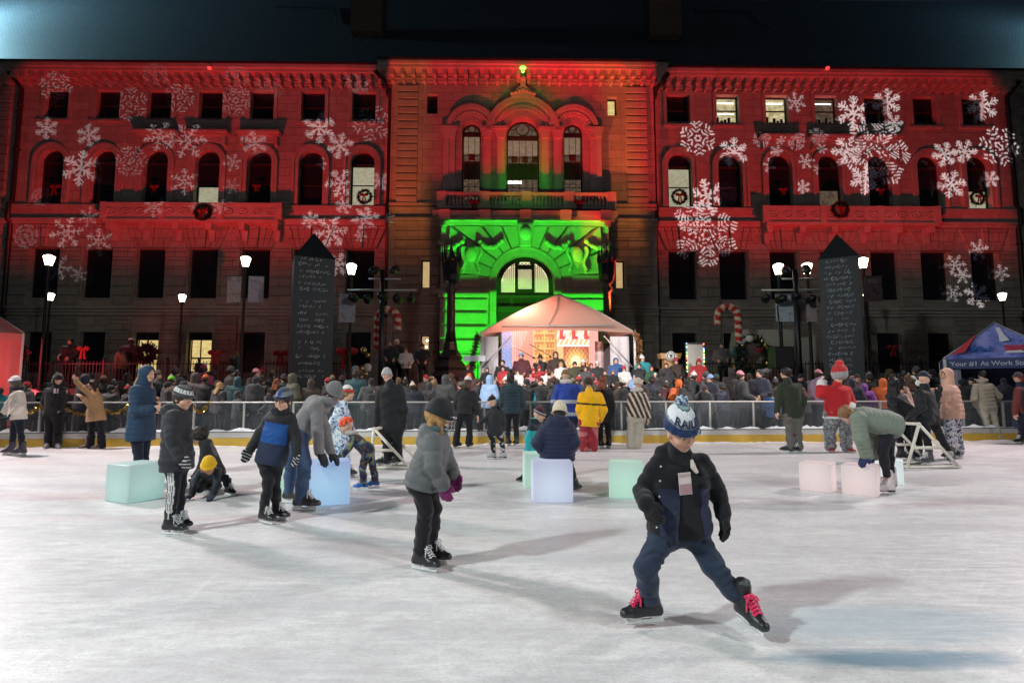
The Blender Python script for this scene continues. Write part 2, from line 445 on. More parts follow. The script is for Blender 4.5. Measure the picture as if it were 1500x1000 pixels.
    for k in range(6):        # scrolled consoles carrying the balcony
        mb = MB()
        x = b0+.3+(b1-b0-.6)*k/5
        mb.prism([(x-.22, zR0-.203), (x+.22, zR0-.203), (x+.16, zR0-1.25), (x-.16, zR0-1.25)], -.32, .0)
        mb.prism([(x-.2, zR0-.204), (x+.2, zR0-.204), (x+.18, zR0-.6), (x-.18, zR0-.6)], -.8, -.323)
        mb.build('console', M_TRIM, hall)
    # rusticated courses of the ground storey: blocks between the openings
    mb = MB(); z = zBelt+.2; rows = []
    while z < zG[1]+.02: rows.append((z, min(z+.52, zG[1]-.01))); z += .58
    cuts = [x0]+[c for u in us for c in (u-.98, u+.98)]+[x1]
    for (z0, z1) in rows:
        for k in range(0, len(cuts), 2):
            if cuts[k+1]-cuts[k] > .1: mb.box(cuts[k]+.01, cuts[k+1]-.01, -.10, .0, z0, z1)
    z = .6
    while z < zBelt-.75:
        for k in range(0, len(cuts), 2):
            if cuts[k+1]-cuts[k] > .1: mb.box(cuts[k]+.0, cuts[k+1]-.0, -.12, .0, z, min(z+.60, zBelt-.55))
        z += .66
    mb.build('rusticated_block', M_RUST, hall, bevel=.02)
    zl0, zl1 = zG[1]+.02, zBal0-.26
    for u in us:      # splayed lintels with keystones
        mb = MB()
        for k in range(-3, 4):
            a0, a1 = u+(k-.46)*.30, u+(k+.46)*.30
            b0_, b1_ = u+(k-.46)*.48, u+(k+.46)*.48
            mb.prism([(a0, zl0), (a1, zl0), (b1_, zl1), (b0_, zl1)], -.22 if k == 0 else -.12, 0)
        mb.build('lintel', M_RUST, hall, bevel=.015)
# end bays beyond the pipes: bold horizontal joints
for sg in (-1, 1):
    xa = fac(26, 250)[0] if sg < 0 else fac(1480, 250)[0]
    mb = MB(); z = zBal0+.4
    while z < zCorB-.5:
        a, b_ = sorted((xa+sg*.7, sg*UE)); mb.box(a, b_, -.16, 0, z, z+.52); z += .58
    mb.build('quoin', M_RUST, hall, bevel=.02)
    mb = MB(); mb.tube([(xa, -.2, z) for z in (1, 8, zBal0-.2)]+[(xa, -.42, zBal0), (xa, -.42, zS1), (xa, -.2, zS1+.3), (xa, -.2, zTop-1.2), (xa+sg*.4, -.8, zTop-.4)], .13, 8)
    for z in (5, 11, 17, 20): mb.lathe([(.18, -.06), (.18, .06)], (xa, -.2, z), 8)
    mb.build('drain_pipe', M_PIPE, hall)
# ---------------------------------------------------------------- centre pavilion
y = -PAV
def fp(px, py, off=PAV): return fac(px, py, off)
pu = lambda px, py: fp(px, py)[0]
pz = lambda py: ZZ(py, 765, PAV)
tri = []
for xa, xb, ys, yb in ((676.5, 704, 192, 293), (742, 790, 197, 293), (826, 854, 192, 293)):
    u0, u1 = pu(xa, 240), pu(xb, 240); tri.append(((u0+u1)/2, (u1-u0)/2, pz(ys), pz(yb)))
small = [rect_poly(pu(625.5, 153), pu(641, 153), pz(168), pz(138.5)), rect_poly(pu(889.5, 153), pu(904, 153), pz(168), pz(141))]
slim = [rect_poly(pu(616, 401), pu(630, 401), pz(422), pz(380)), rect_poly(pu(902, 401), pu(916, 401), pz(422), pz(380)),
        rect_poly(pu(615, 505), pu(629, 505), pz(535), pz(490))]
PX0, PX1 = UP
holes = [arch_poly(c, zb, zs, hw) for c, hw, zs, zb in tri]+small+slim
holed_wall('wall', (PX0, PX1, -.5, zTop), holes, y, .6, M_WALL, hall)
mb = MB(); mb.box(PX0-.002, PX0+.3, y+.004, .4, -.5, zTop); mb.box(PX1-.3, PX1+.002, y+.004, .4, -.5, zTop); mb.build('wall_return', M_WALL, hall)
for k, (c, hw, zs, zb) in enumerate(tri):
    f, r = window(arch_poly(c, zb, zs, hw), y+.42, hall, M_LITD, 'leaded', zs)
    mb = MB()
    if k == 1: mb.box(r[0]+.1, r[0]+1.0, y+.50, y+.506, zb+1.28, zb+1.46)
    else: mb.ball((c, y+.52, zb+1.2), (hw*.6, .006, .22), 12, 6)
    mb.build('ceiling_lamp', M_LAMPT if k == 1 else M_LITP, f)
    mb = MB(); zc = zb+(zs-zb)*.6
    mb.box(r[0]+.1, r[1]-.1, y+.490, y+.498, zb+1.55, zc)
    for q in range(3 if k == 1 else 1): mb.box(c-.55*(k == 1)+q*.7-.2, c-.55*(k == 1)+q*.7+.2, y+.485, y+.489, zc+.05, zc+.5)
    mb.build('gallery', simple('room_wood', (.10, .035, .025), .5), f)
    mb = MB(); mb.box(r[0]+.1, r[1]-.1, y+.486, y+.506, zc+.52, zs-.2); mb.build('blind', litmat('lit_room_tan%d' % k, (.42, .29, .19), (.32, .21, .14), .55), f)
f, r = window(small[0], y+.35, hall); f, r = window(small[1], y+.35, hall, M_LITY, 'none')
for q in slim[:2]: window(q, y+.35, hall, litmat('lit_slit', (.72, .50, .22), (.6, .42, .2), .8) if 'lit_slit' not in MATS else MATS['lit_slit'], 'none')
f, r = window(slim[2], y+.35, hall, litmat('lit_door', (.75, .48, .25), (.5, .3, .16), .8), 'none')
mb = MB(); mb.ball((r[0]+.4, y+.42, r[3]-.35), (.08, .02, .08)); mb.ball((r[0]+.36, y+.42, r[3]-.75), (.08, .02, .08)); mb.build('ceiling_lamp', M_LAMPT, f)
mb = MB()     # pavilion cornice
A0, A1 = PX0-.12, PX1+.12; zt = zTop+.04
mb.box(A0, A1, y-.12, y+.3, zCorB-.18, zCorB-.003); mb.box(A0, A1, y-.2, y+.3, zCorB, zCorB+.12)
mb.box(A0, A1, y-.28, y+.3, zDent0-.05, zDent0+.07); mb.box(A0-.5, A1+.5, y-.98, y+.3, zt-.30, zt-.12); mb.box(A0-.6, A1+.6, y-1.12, y+.3, zt-.117, zt+.14)
mb.build('cornice', M_TRIM, hall)
mb = MB(); x = A0+.15
while x < A1-.3: mb.box(x, x+.26, y-.85, y-.001, zt-.72, zt-.303); mb.box(x+.04, x+.22, y-.5, y-.002, zt-.95, zt-.723); x += .68
mb.build('bracket', M_TRIM, hall)
mb = MB(); x = A0+.1
while x < A1-.2: mb.box(x, x+.13, y-.24, y-.001, zDent0+.073, zDent0+.22); x += .24
mb.build('dentil', M_TRIM, hall)
# ladder-like blocks up both sides
zq0, zq1 = pz(299), pz(127)
for xa, xb in ((582, 612), (917, 948)):
    mb = MB(); u0, u1 = pu(xa, 220), pu(xb, 220); n = 16; hq = (zq1-zq0)/n
    for k in range(n): mb.box(u0, u1, y-.16, y, zq0+k*hq+.05, zq0+(k+1)*hq-.05)
    mb.build('quoin', M_TRIM, hall, bevel=.03)
# arch mouldings, shafts and capitals round the triple window
def ring(mb, c, zs, ra, rb, y0, y1, n=22, a0=0, a1=180):
    v = []; f = []
    for k in range(n+1):
        a = R(a0+(a1-a0)*k/n); ca, sa = math.cos(a), math.sin(a)
        v += [(c+ra*ca, y0, zs+ra*sa), (c+rb*ca, y0, zs+rb*sa), (c+rb*ca, y1, zs+rb*sa), (c+ra*ca, y1, zs+ra*sa)]
    for k in range(n):
        for q in range(4): f.append((4*k+q, 4*k+(q+1) % 4, 4*k+4+(q+1) % 4, 4*k+4+q))
    f += [(0, 1, 2, 3), (4*n+3, 4*n+2, 4*n+1, 4*n)]
    return mb.add(v, f)
mb = MB()
for k, (c, hw, zs, zb) in enumerate(tri):
    big = k == 1
    zsp = zs+.05; w = [(.02, .32, -.08), (.323, .70, -.22), (.703, 1.0, -.36)] if not big else [(.02, .5, -.10), (.503, 1.0, -.24), (1.003, 1.35, -.42)]
    for a, b_, dy in w: ring(mb, c, zsp, hw+a, hw+b_, y+dy, y+.01, a0=8 if not big else 0, a1=172 if not big else 180)
mb.build('arch_moulding', M_TRIM, hall)
mb = MB()     # carved beads on the arches
for k, (c, hw, zs, zb) in enumerate(tri):
    rr = hw+(.52 if k != 1 else .76)
    for q in range(15 if k != 1 else 25):
        a = R(14+152*q/(14 if k != 1 else 24)); mb.ball((c+rr*math.cos(a), y-(.24 if k != 1 else .26), zs+.05+rr*math.sin(a)), (.1, .06, .1), 8, 6)
c, hw, zs, zb = tri[1]; zt2 = zs+hw+1.4
mb.prism([(c-.75, zt2-.2), (c+.75, zt2-.2), (c+.45, zt2+.35), (c+.16, zt2+.6), (c+.2, zt2+1.0), (c-.2, zt2+1.0), (c-.16, zt2+.6), (c-.45, zt2+.35)], y-.5, y)
for q in range(7): mb.ball((c+(q-3)*.24, y-.5, zt2+.05+.25*(1-abs(q-3)/3)), (.13, .1, .13), 8, 6)
mb.ball((c, y-.45, zt2+1.1), (.22, .16, .2), 10, 8)
mb.build('carved_crest', M_TRIM, hall)
zsp = tri[0][2]+.05; zb = tri[0][3]; zcap = zsp-.1
pil = []
for k, (c, hw, zs, z0) in enumerate(tri):
    for sg in (-1, 1): pil.append(c+sg*(hw+(.42 if k != 1 else .38)))
pil[0] -= .25; pil[5] += .25
for x in pil:
    mb = MB()
    mb.box(x-.24, x+.24, y-.20, y, zb, zcap-.55)
    mb.prism([(x-.25, zcap-.55), (x+.25, zcap-.55), (x+.40, zcap-.02), (x-.40, zcap-.02)], y-.34, y)
    mb.box(x-.44, x+.44, y-.42, y, zcap-.017, zcap+.2); mb.box(x-.3, x+.3, y-.28, y, zb-.02, zb+.3)
    mb.build('pilaster', M_TRIM, hall)
for k in (0, 2):
    c, hw, zs, z0 = tri[k]; s = -1 if k == 0 else 1
    mb = MB(); x = c+s*(hw+1.0); mb.box(x-.18, x+.18, y-.3, y, zb, zcap-.5); mb.prism([(x-.2, zcap-.5), (x+.2, zcap-.5), (x+.34, zcap+.2), (x-.34, zcap+.2)], y-.4, y)
    mb.build('pilaster', M_TRIM, hall)
mb = MB()     # string courses of the pavilion, and its balustrade
for z, dy, hh in ((zS1, .22, .08), (zS1-.24, .15, .06), (zBal0, .32, .1), (zBal0-.22, .2, .08), (zBelt, .26, .09), (zBelt-.2, .16, .08), (zBelt-.42, .22, .08)):
    mb.box(PX0, PX1, y-dy, y+.01, z-hh, z+hh)
mb.build('string_course', M_TRIM, hall)
bx0, bx1 = pu(650, 300)+.0, pu(890, 300); yb = y-1.25
mb = MB(); mb.box(bx0, bx1, yb, yb+.3, zS1+.22, zS1+.42); mb.box(bx0, bx1, yb, yb+.3, zBal0+.4, zBal0+.55)
for k in range(5):
    x = bx0+(bx1-bx0)*k/4; mb.box(x-.3, x+.3, yb-.04, yb+.34, zBal0+.38, zS1+.46)
mb.build('balustrade', M_TRIM, hall)
mb = MB(); k = 0
while k < 44:
    x = bx0+.5+(bx1-bx0-1.0)*k/43; k += 1
    z0, z1 = zBal0+.55, zS1+.22
    mb.lathe([(.07, z0), (.11, z0+.2), (.12, z0+.3), (.06, z0+(z1-z0)*.7), (.09, z1)], (x, yb+.15, 0), 8)
mb.build('baluster', M_TRIM, hall)
# blocks of the pavilion's ground storey (outside the portal)
gx0, gx1 = pu(645, 400), pu(893, 400)
def courses(mb, xa, xb, z0, z1, yy, holes_, st=.60, gap=.08, dy=.12):
    z = z0
    while z < z1-.1:
        t = min(z+st-gap, z1); segs = [(xa, xb)]
        for (h0, h1, hz0, hz1) in holes_:
            if hz0 < t and hz1 > z:
                ns = []
                for a, b_ in segs:
                    if h1 <= a or h0 >= b_: ns.append((a, b_)); continue
                    if h0 > a: ns.append((a, h0))
                    if h1 < b_: ns.append((h1, b_))
                segs = ns
        for a, b_ in segs:
            if b_-a > .05: mb.box(a, b_, yy-dy, yy, z, t)
        z += st
hl = [(q[0][0]-.02, q[1][0]+.02, q[0][1]-.02, q[2][1]+.02) for q in slim]
mb = MB(); courses(mb, PX0+.4, gx0-.05, zBelt+.2, zBal0-.3, y, hl); courses(mb, gx1+.05, PX1-.4, zBelt+.2, zBal0-.3, y, hl)
courses(mb, PX0+.4, gx0-.05, .5, zBelt-.5, y, hl, .66); courses(mb, gx1+.05, PX1-.4, .5, zBelt-.5, y, hl, .66)
mb.build('rusticated_block', M_RUST, hall, bevel=.02)
for sg in (-1, 1):
    xa = (fac(571, 250)[0] if sg < 0 else fac(957, 250)[0])
    mb = MB(); mb.tube([(xa, -.2, 6), (xa, -.2, zBal0-.4), (xa, -.5, zBal0), (xa, -.5, zS1), (xa, -.25, zS1+.4), (xa, -.25, zTop-1.3), (xa-sg*-.5, -.7, zTop-.6), (xa+sg*.9, -1.0, zTop-.2)], .15, 8)
    mb.box(xa-.25, xa+.25, -.5, 0, zTop-1.5, zTop-1.1); mb.build('drain_pipe', M_PIPE, hall)
# ---------------------------------------------------------------- portal block
PY = -1.7
qf = lambda px, py: fac(px, py, -PY)
qu = lambda px: qf(px, 420)[0]
qz = lambda py: ZZ(py, 769, -PY)
px0, px1 = qu(645), qu(893); pc = qu(769.5); rin = (qu(812)-qu(727))/2; zsp = qz(414)
zl0, zl1 = qz(338), qz(319)
holed_wall('wall', (px0, px1, -.5, zl1), [arch_poly(pc, -.4, zsp, rin, 24)], PY, 1.0, M_WALL, hall)
mb = MB(); mb.box(px0-.003, px0+.3, PY+.01, y, -.5, zl1); mb.box(px1-.3, px1+.003, PY+.01, y, -.5, zl1); mb.build('wall_return', M_WALL, hall)
mb = MB()     # entablature under the balcony
mb.box(px0-.3, px1+.3, PY-.5, y, zl1-.30, zl1-.05); mb.box(px0-.45, px1+.45, PY-.72, y, zl1-.047, zl1+.22)
mb.box(px0-.1, px1+.1, PY-.22, y, zl1-.55, zl1-.303)
for k in range(5):
    x = px0+.3+(px1-px0-.6)*k/4; mb.box(x-.34, x+.34, PY-.9, PY-.1, zl1-.32, zl1+.225)
mb.build('entablature', M_TRIM, hall)
mb = MB(); ring(mb, pc, zsp, rin+.003, rin+.30, PY-.14, PY+.01, 28); ring(mb, pc, zsp, rin+.303, rin+.42, PY-.24, PY+.01, 28)
for sg in (-1, 1):
    a, b_ = sorted((pc+sg*(rin+.003), pc+sg*(rin+.40))); mb.box(a, b_, PY-.16, PY+.01, -.4, zsp-.003)
mb.build('arch_moulding', M_TRIM, hall)
mb = MB()     # voussoirs fanning out to a rectangle
zmax = zl1-.6; xm = rin+3.4
ed = np.linspace(8, 172, 12)
def outr(a):
    ca, sa = math.cos(a), math.sin(a); t = min((zmax-zsp)/max(sa, 1e-3), xm*.92/max(abs(ca), 1e-3)); return t*ca, t*sa
for i in range(11):
    a0, a1 = R(ed[i]+.9), R(ed[i+1]-.9); r0 = rin+.46
    o0, o1 = outr(a0), outr(a1)
    mb.prism([(pc+r0*math.cos(a0), zsp+r0*math.sin(a0)), (pc+o0[0], zsp+o0[1]), (pc+o1[0], zsp+o1[1]), (pc+r0*math.cos(a1), zsp+r0*math.sin(a1))], PY-(.34 if i == 5 else .2), PY)
mb.build('voussoir', M_TRIM, hall, bevel=.02)
mb = MB()
zz0 = qz(425)
for xa, xb in ((px0, pc-rin-.46), (pc+rin+.46, px1)):
    mb.box(xa-.25 if xa == px0 else xa, xb if xa == px0 else xb+.25, PY-.34, PY, zz0-.25, zz0)
    mb.box(xa-.12 if xa == px0 else xa, xb if xa == px0 else xb+.12, PY-.24, PY, zz0-.5, zz0-.253)
    z = zz0-.62
    while z > 0: mb.box(xa+.02, xb-.06, PY-.32, PY, z-.64, z); z -= .84
    z = qz(385)
    for k in range(3):
        a, b_ = (px0+.02, pc-rin-2.0+k*.45) if xa == px0 else (pc+rin+2.0-k*.45, px1-.02)
        if b_-a > .2: mb.box(a, b_, PY-.17, PY, z-.1-k*.6, z+.4-k*.6)
mb.build('rusticated_block', M_TRIM, hall, bevel=.02)
for cxp in (690, 846):     # carved shields with swags
    c = qu(cxp); zc = qz(377); mb = MB()
    mb.prism([(c-.5, zc+.55), (c+.5, zc+.55), (c+.52, zc), (c, zc-.75), (c-.52, zc)], PY-.45, PY)
    mb.ball((c, PY-.45, zc+.1), (.38, .14, .5), 12, 8)
    for sg in (-1, 1):
        mb.tube([(c+sg*(.5+.12*math.sin(t*7)), PY-.4, zc+.6-t*1.5) for t in np.linspace(0, 1, 10)], np.linspace(.13, .07, 10), 6)
        for k in range(9):
            t = k/8; mb.ball((c+sg*(.55+1.35*t), PY-.35, zc+.85-.35*math.sin(math.pi*t)+.1*random.random()), (.17, .16, .17), 8, 6)
        for k in range(5): mb.ball((c+sg*(.3+.05*k), PY-.35, zc-.35-.16*k), .11, 8, 6)
    mb.build('carved_shield', M_TRIM, hall)
c = pc; mb = MB(); mb.prism([(c-.5, zl1-.5), (c+.5, zl1-.5), (c+.32, zl1-1.9), (c-.32, zl1-1.9)], PY-.55, PY-.2); mb.ball((c, PY-.5, zl1-1.1), (.4, .2, .5), 10, 8); mb.build('keystone', M_TRIM, hall)
# lunette: dark timber with latticed lit panels
dy = PY+.75; zt0 = qz(428)
mb = MB(); mb.add([(x, dy, z) for x, z in arch_poly(pc, -.4, zsp, rin, 24)], [tuple(range(27))]); door = mb.build('door', simple('door_oak', (.045, .022, .018), .5), hall)
def lat(poly):
    mb = MB(); n = len(poly); mb.add([(x, dy-.02, z) for x, z in poly], [tuple(range(n))]); p = mb.build('pane', MATS.get('lit_lattice') or emit('lit_lattice', (.95, .78, .48), 1.1), door)
    xs = [q[0] for q in poly]; zs = [q[1] for q in poly]; mb = MB(); st = .235
    def inside(x, z):
        ins = False
        for i in range(n):
            (xa, za), (xb, zb) = poly[i], poly[i-1]
            if (za > z) != (zb > z) and x < (xb-xa)*(z-za)/(zb-za)+xa: ins = not ins
        return ins
    z = min(zs)
    r_ = 0
    while z < max(zs):
        x = min(xs)+(st/2 if r_ % 2 else 0)
        while x < max(xs):
            if inside(x, z): mb.tube([(x+.085*math.cos(t), dy-.035, z+.085*math.sin(t)) for t in np.linspace(0, 2*math.pi, 7)], .03, 4, caps=False)
            x += st
        z += st*.86; r_ += 1
    mb.build('lattice', M_FRAME, p)
rl = rin*.84; zb_ = qz(425)
def arcp(x0, x1, m=8): return [(x0, zb_), (x1, zb_)]+[(pc+x, zsp+math.sqrt(max(rl*rl-x*x, .01))) for x in np.linspace(x1-pc, x0-pc, m)]
lat(arcp(pc-rl+.02, pc-rl*.42)); lat(arcp(pc+rl*.42, pc+rl-.02))
lat([(pc-.42, qz(420)), (pc+.42, qz(420)), (pc+.42, qz(391)), (pc-.42, qz(391))])
lat([(pc-.4, qz(384)), (pc+.4, qz(384)), (pc+.3, qz(380)), (pc-.3, qz(380))])
mb = MB(); mb.box(pc-rin, pc+rin, dy-.12, dy-.02, zt0-.22, zt0-.06); mb.box(pc-rin+.1, pc+rin-.1, dy-.3, dy-.02, qz(455), qz(447))
for x in (-.55, .55): mb.box(pc+x*rl-.08, pc+x*rl+.08, dy-.1, dy-.021, -.3, zt0-.223)
mb.build('door_frame', simple('door_frame', (.07, .05, .04), .55), door)
# ---------------------------------------------------------------- roof
mb = MB(); zr = zTop+.14
mb.add([(-UE, -1.05, zr), (UE, -1.05, zr), (UE, 9.0, zr+12.5), (-UE, 9.0, zr+12.5), (-UE, 9, zr), (UE, 9, zr)], [(0, 1, 2, 3), (0, 3, 4), (1, 5, 2)])
roof = mb.build('roof', M_ROOF, hall)
mb = MB(); mb.box(PX0-.7, PX1+.7, -1.75, -1.06, zr-.02, zr+.12); mb.box(-UE, UE, -1.2, -.9, zr-.02, zr+.1)
mb.build('gutter', M_PIPE, hall)
M_CHIM = stone('chimney_brick', (.16, .10, .08), .15, .4, .015, .01)
for xa, xb in ((514, 559), (952, 998)):
    off = -1.6; a = fac(xa, 15, off)[0]; b_ = fac(xb, 15, off)[0]; z0 = ZZ(36, 750, off)
    mb = MB(); mb.box(a, b_, 1.6, 3.2, z0-.6, z0+5); mb.box(a-.12, b_+.12, 1.48, 3.32, z0+4.2, z0+4.6); mb.build('chimney', M_CHIM, roof)
mb = MB()
for a, b_ in (((404, 12), (490, 14)), ((490, 14), (494, 36)), ((1022, 40), (1012, 17)), ((1012, 17), (1100, 18)), ((1100, 18), (1126, 42))):
    def rp(px, py):
        d = ray(px, py); s = 12.5/10.05; o = np.array([0, 0, H])-P0
        # roof plane z = zr + (yl+1.05)*s, yl = distance behind the wall
        f0 = o[2]-zr-((-(o@EN))+1.05)*s; f1 = d[2]-(-(d@EN))*s; t = -f0/f1; p = o+d*t
        return np.array([p@EU, -(p@EN)-.06, p[2]+.05])
    mb.bar(rp(*a), rp(*b_), .10, .06)
mb.build('skylight_frame', simple('copper_strip', (.07, .075, .08), .4, .5), roof)
# red lanterns under the eaves
for px in (306, 1213):
    u, z = fac(px, 100, 1.3); mb = MB(); mb.lathe([(.07, -.06), (.12, 0), (.12, .07), (.06, .12)], (u, -1.25, z), 10); mb.build('eaves_lamp', emit('red_lamp', (1, .04, .03), 2.2), hall)
mb = MB(); u, z = fac(766, 99, 1.9); mb.ball((u, -1.85, z), (.22, .15, .12)); mb.ball((u, -1.85, z-.25), (.1, .1, .1)); mb.build('eaves_lamp', emit('green_lamp', (.15, 1, .1), 2.5), hall)
# ================================================================ LIGHT
W = bpy.data.worlds.new('World'); SC.world = W; W.use_nodes = True
wn = NT(W.node_tree); bg = [n for n in wn.n if n.type == 'BACKGROUND'][0]
sky = wn.new('ShaderNodeTexSky', sky_type='NISHITA'); sky.sun_disc = False; sky.sun_elevation = R(-4); sky.sun_rotation = R(180)
bg.inputs[0].default_value = (.35, .45, .7, 1); bg.inputs[1].default_value = .022
nx, ub = 2016, (-36.0, 36.0); nz, zb_ = 784, (0.0, 28.0)
GU, GZ = np.meshgrid(np.linspace(ub[0], ub[1], nx), np.linspace(zb_[0], zb_[1], nz))
def P2(px, py, off=0.): return fac(px, py, off)
def sstep(x, a, b): t = np.clip((x-a)/(b-a), 0, 1); return t*t*(3-2*t)
def band(x, a, b, s): return sstep(x, a-s, a+s)*(1-sstep(x, b-s, b+s))
def gobo_spot(name, loc, E, mask, energy_scale=1.0, rad=.03, aim=None, size=150, off=0.0):
    """a projector whose slide E (nz,nx,3) is the light wanted on the wall (watts/m2)"""
    loc = np.asarray(loc, float); rel = loc-P0-EN*off; lu, ln, lz = rel@EU, rel@EN, rel[2]
    r2 = (GU-lu)**2+ln**2+(GZ-lz)**2; comp = r2*np.sqrt(r2)/ln
    I = E*(comp*mask)[..., None]; mx = I.max()
    im = bpy.data.images.new(name+'_slide', nx, nz, float_buffer=True); im.colorspace_settings.name = 'Non-Color'
    px = np.ones((nz, nx, 4), np.float32); px[..., :3] = I/mx
    im.pixels.foreach_set(px.ravel()); im.pack()
    L = bpy.data.lights.new(name, 'SPOT'); o = bpy.data.objects.new(name, L); COL.objects.link(o)
    o.location = loc; aim = np.asarray(aim if aim is not None else P0+np.array([0, 0, 13.]))
    o.rotation_euler = Vector(aim-loc).to_track_quat('-Z', 'Y').to_euler()
    L.spot_size = R(size); L.spot_blend = .05; L.shadow_soft_size = rad
    L.energy = float(mx)*4*math.pi*energy_scale
    L.use_nodes = True; nt = NT(L.node_tree); em = [n for n in nt.n if n.type == 'EMISSION'][0]
    g = nt.new('ShaderNodeNewGeometry').outputs['Incoming']
    du = nt.vmath('DOT_PRODUCT', g, tuple(EU)); dn = nt.vmath('DOT_PRODUCT', g, tuple(-EN))
    dz = nt.vmath('DOT_PRODUCT', g, (0, 0, 1))
    k = nt.math('DIVIDE', float(ln), dn)
    u = nt.math('MULTIPLY_ADD', du, k, float(lu)); z = nt.math('MULTIPLY_ADD', dz, k, float(lz))
    uu = nt.math('MULTIPLY_ADD', u, 1/(ub[1]-ub[0]), -ub[0]/(ub[1]-ub[0])); zz = nt.math('MULTIPLY_ADD', z, 1/(zb_[1]-zb_[0]), -zb_[0]/(zb_[1]-zb_[0]))
    cb = nt.new('ShaderNodeCombineXYZ'); nt.inp(cb, 0, uu); nt.inp(cb, 1, zz)
    t = nt.new('ShaderNodeTexImage'); t.image = im; t.extension = 'CLIP'; t.interpolation = 'Linear'; nt.inp(t, 0, cb.outputs[0])
    nt.inp(em, 'Color', t.outputs[0]); return o
def flake(img, px, py, rpx, s=1.0, kind=0, rot=0.0):
    u0, z0 = P2(px, py); rad = rpx*35/800*1.05
    x = (GU-u0); z = (GZ-z0); sel = (np.abs(x) < rad*1.1) & (np.abs(z) < rad*1.1)
    if not sel.any(): return
    x = x[sel]/rad; z = z[sel]/rad
    x, z = x+.035*np.sin(8*z+px)+.02*np.sin(17*z+py), z+.035*np.sin(9*x+py)+.02*np.sin(15*x+px)
    r = np.hypot(x, z); a = np.arctan2(z, x)+rot; k = math.pi/3
    a = (a+k/2) % k-k/2; p, q = r*np.cos(a), np.abs(r*np.sin(a))
    d = np.full(x.shape, 9.0)
    def seg(ax, ay, bx, by, w):
        vx, vy = bx-ax, by-ay; t = np.clip(((p-ax)*vx+(q-ay)*vy)/(vx*vx+vy*vy), 0, 1)
        return np.hypot(p-ax-t*vx, q-ay-t*vy)-w
    if kind == 0:       # slim stellar flake
        d = np.minimum(d, seg(.10, 0, .96, 0, .034))
        for b, l in ((.36, .17), (.64, .20), (.84, .09)): d = np.minimum(d, seg(b, 0, b+l*.7, l, .030))
        d = np.minimum(d, np.abs(p-.17)-.025)
    elif kind == 1:     # bold arms with two pairs of long barbs
        d = np.minimum(d, seg(.08, 0, .96, 0, .055))
        for b, l in ((.30, .15), (.52, .24), (.74, .17)): d = np.minimum(d, seg(b, 0, b+l*.85, l, .042))
    else:               # crystal broken into chips
        n6 = max(4, int(rpx/6.5)); st = .92/n6
        for i in range(n6):
            b = .10+i*st; l = min(.54*(b+.05), .62*(1.08-b)); 
            d = np.minimum(d, seg(b+.03, .035, b+l*.80, l, st*.17))
        d = np.maximum(d, .05-np.abs(np.sin(7.5*p+5*q+px))*.16)
    v = 1-sstep(d, -.015, .015)
    img[sel] = np.maximum(img[sel], v*s)
flk = np.zeros_like(GU)
g = random.Random(3)
for px, py, r, s, k in [
    (82, 125, 24, .35, 2), (68, 188, 17, .5, 1), (130, 198, 18, .5, 1), (118, 246, 27, .6, 1), (190, 152, 27, .25, 2), (192, 236, 24, .3, 2), (60, 288, 14, .3, 2),
    (236, 200, 24, .5, 0), (262, 143, 24, .3, 2), (345, 147, 24, .3, 2), (277, 206, 28, .5, 0), (270, 266, 20, .55, 0), (341, 238, 14, .45, 0), (374, 210, 20, .4, 1),
    (233, 106, 20, .15, 2), (355, 108, 18, .2, 2), (395, 130, 22, .2, 2), (97, 341, 24, .55, 0), (145, 354, 20, .55, 0), (38, 346, 18, .3, 2), (130, 318, 15, .35, 0), (85, 392, 20, .35, 0), (115, 402, 12, .35, 0),
    (232, 304, 16, .4, 0), (330, 303, 12, .4, 0), (292, 303, 8, .4, 0), (340, 273, 12, .3, 0),
    (468, 188, 24, .75, 1), (498, 214, 20, .75, 1), (527, 122, 18, .5, 2), (545, 180, 30, .35, 2), (486, 340, 24, .85, 1), (455, 322, 13, .8, 1), (537, 320, 18, .85, 1), (578, 322, 10, .6, 0),
    (500, 268, 22, .8, 1), (496, 388, 18, .75, 1), (558, 266, 14, .6, 1), (530, 346, 9, .7, 1), (505, 300, 14, .7, 1), (470, 240, 10, .6, 1),
    (1022, 202, 27, .9, 2), (1074, 222, 22, .95, 1), (1036, 288, 27, .95, 1), (1034, 345, 46, .95, 2), (1010, 320, 24, .8, 2), (1166, 150, 16, .6, 0), (1250, 165, 27, .95, 1), (1300, 150, 22, .9, 1),
    (1282, 226, 52, 1., 2), (1268, 262, 24, .95, 1), (1240, 220, 24, 1., 1), (1384, 226, 20, .9, 1), (1413, 222, 19, .9, 1), (1440, 155, 24, .9, 1), (1464, 214, 30, .95, 2), (1394, 270, 22, .95, 1), (1451, 262, 13, .85, 1),
    (1180, 236, 12, .75, 0), (1176, 274, 11, .75, 1), (1114, 205, 12, .6, 2), (1141, 205, 8, .7, 0), (1166, 207, 14, .55, 2), (1196, 200, 13, .6, 2), (1128, 243, 13, .65, 0), (1203, 218, 8, .7, 0), (1136, 222, 10, .6, 1),
    (1399, 388, 16, .7, 0), (1410, 404, 13, .7, 0), (1433, 366, 16, .75, 0), (1466, 400, 13, .65, 0), (1396, 430, 14, .6, 0), (1432, 432, 20, .7, 1), (1197, 248, 8, .6, 0), (1068, 285, 18, .35, 2), (1310, 180, 14, .8, 1)]:
    flake(flk, px, py, r, s, k, g.random()*1.0)
# soft-edged wash: how strong each colour falls on the wall
zc = lambda py: ZZ(py)
rl = band(GU, -33.5, UP[0]+.4, .8)+band(GU, UP[1]-.4, 33.5, .8)
fall = sstep(GZ, zc(425), zc(330))**1.3*(.48+.80*np.exp(-np.maximum(GZ-zc(325), 0)/4.5))
side = .5+.5*np.exp(-((np.abs(GU)-15)/13)**2)
red = rl*fall*side
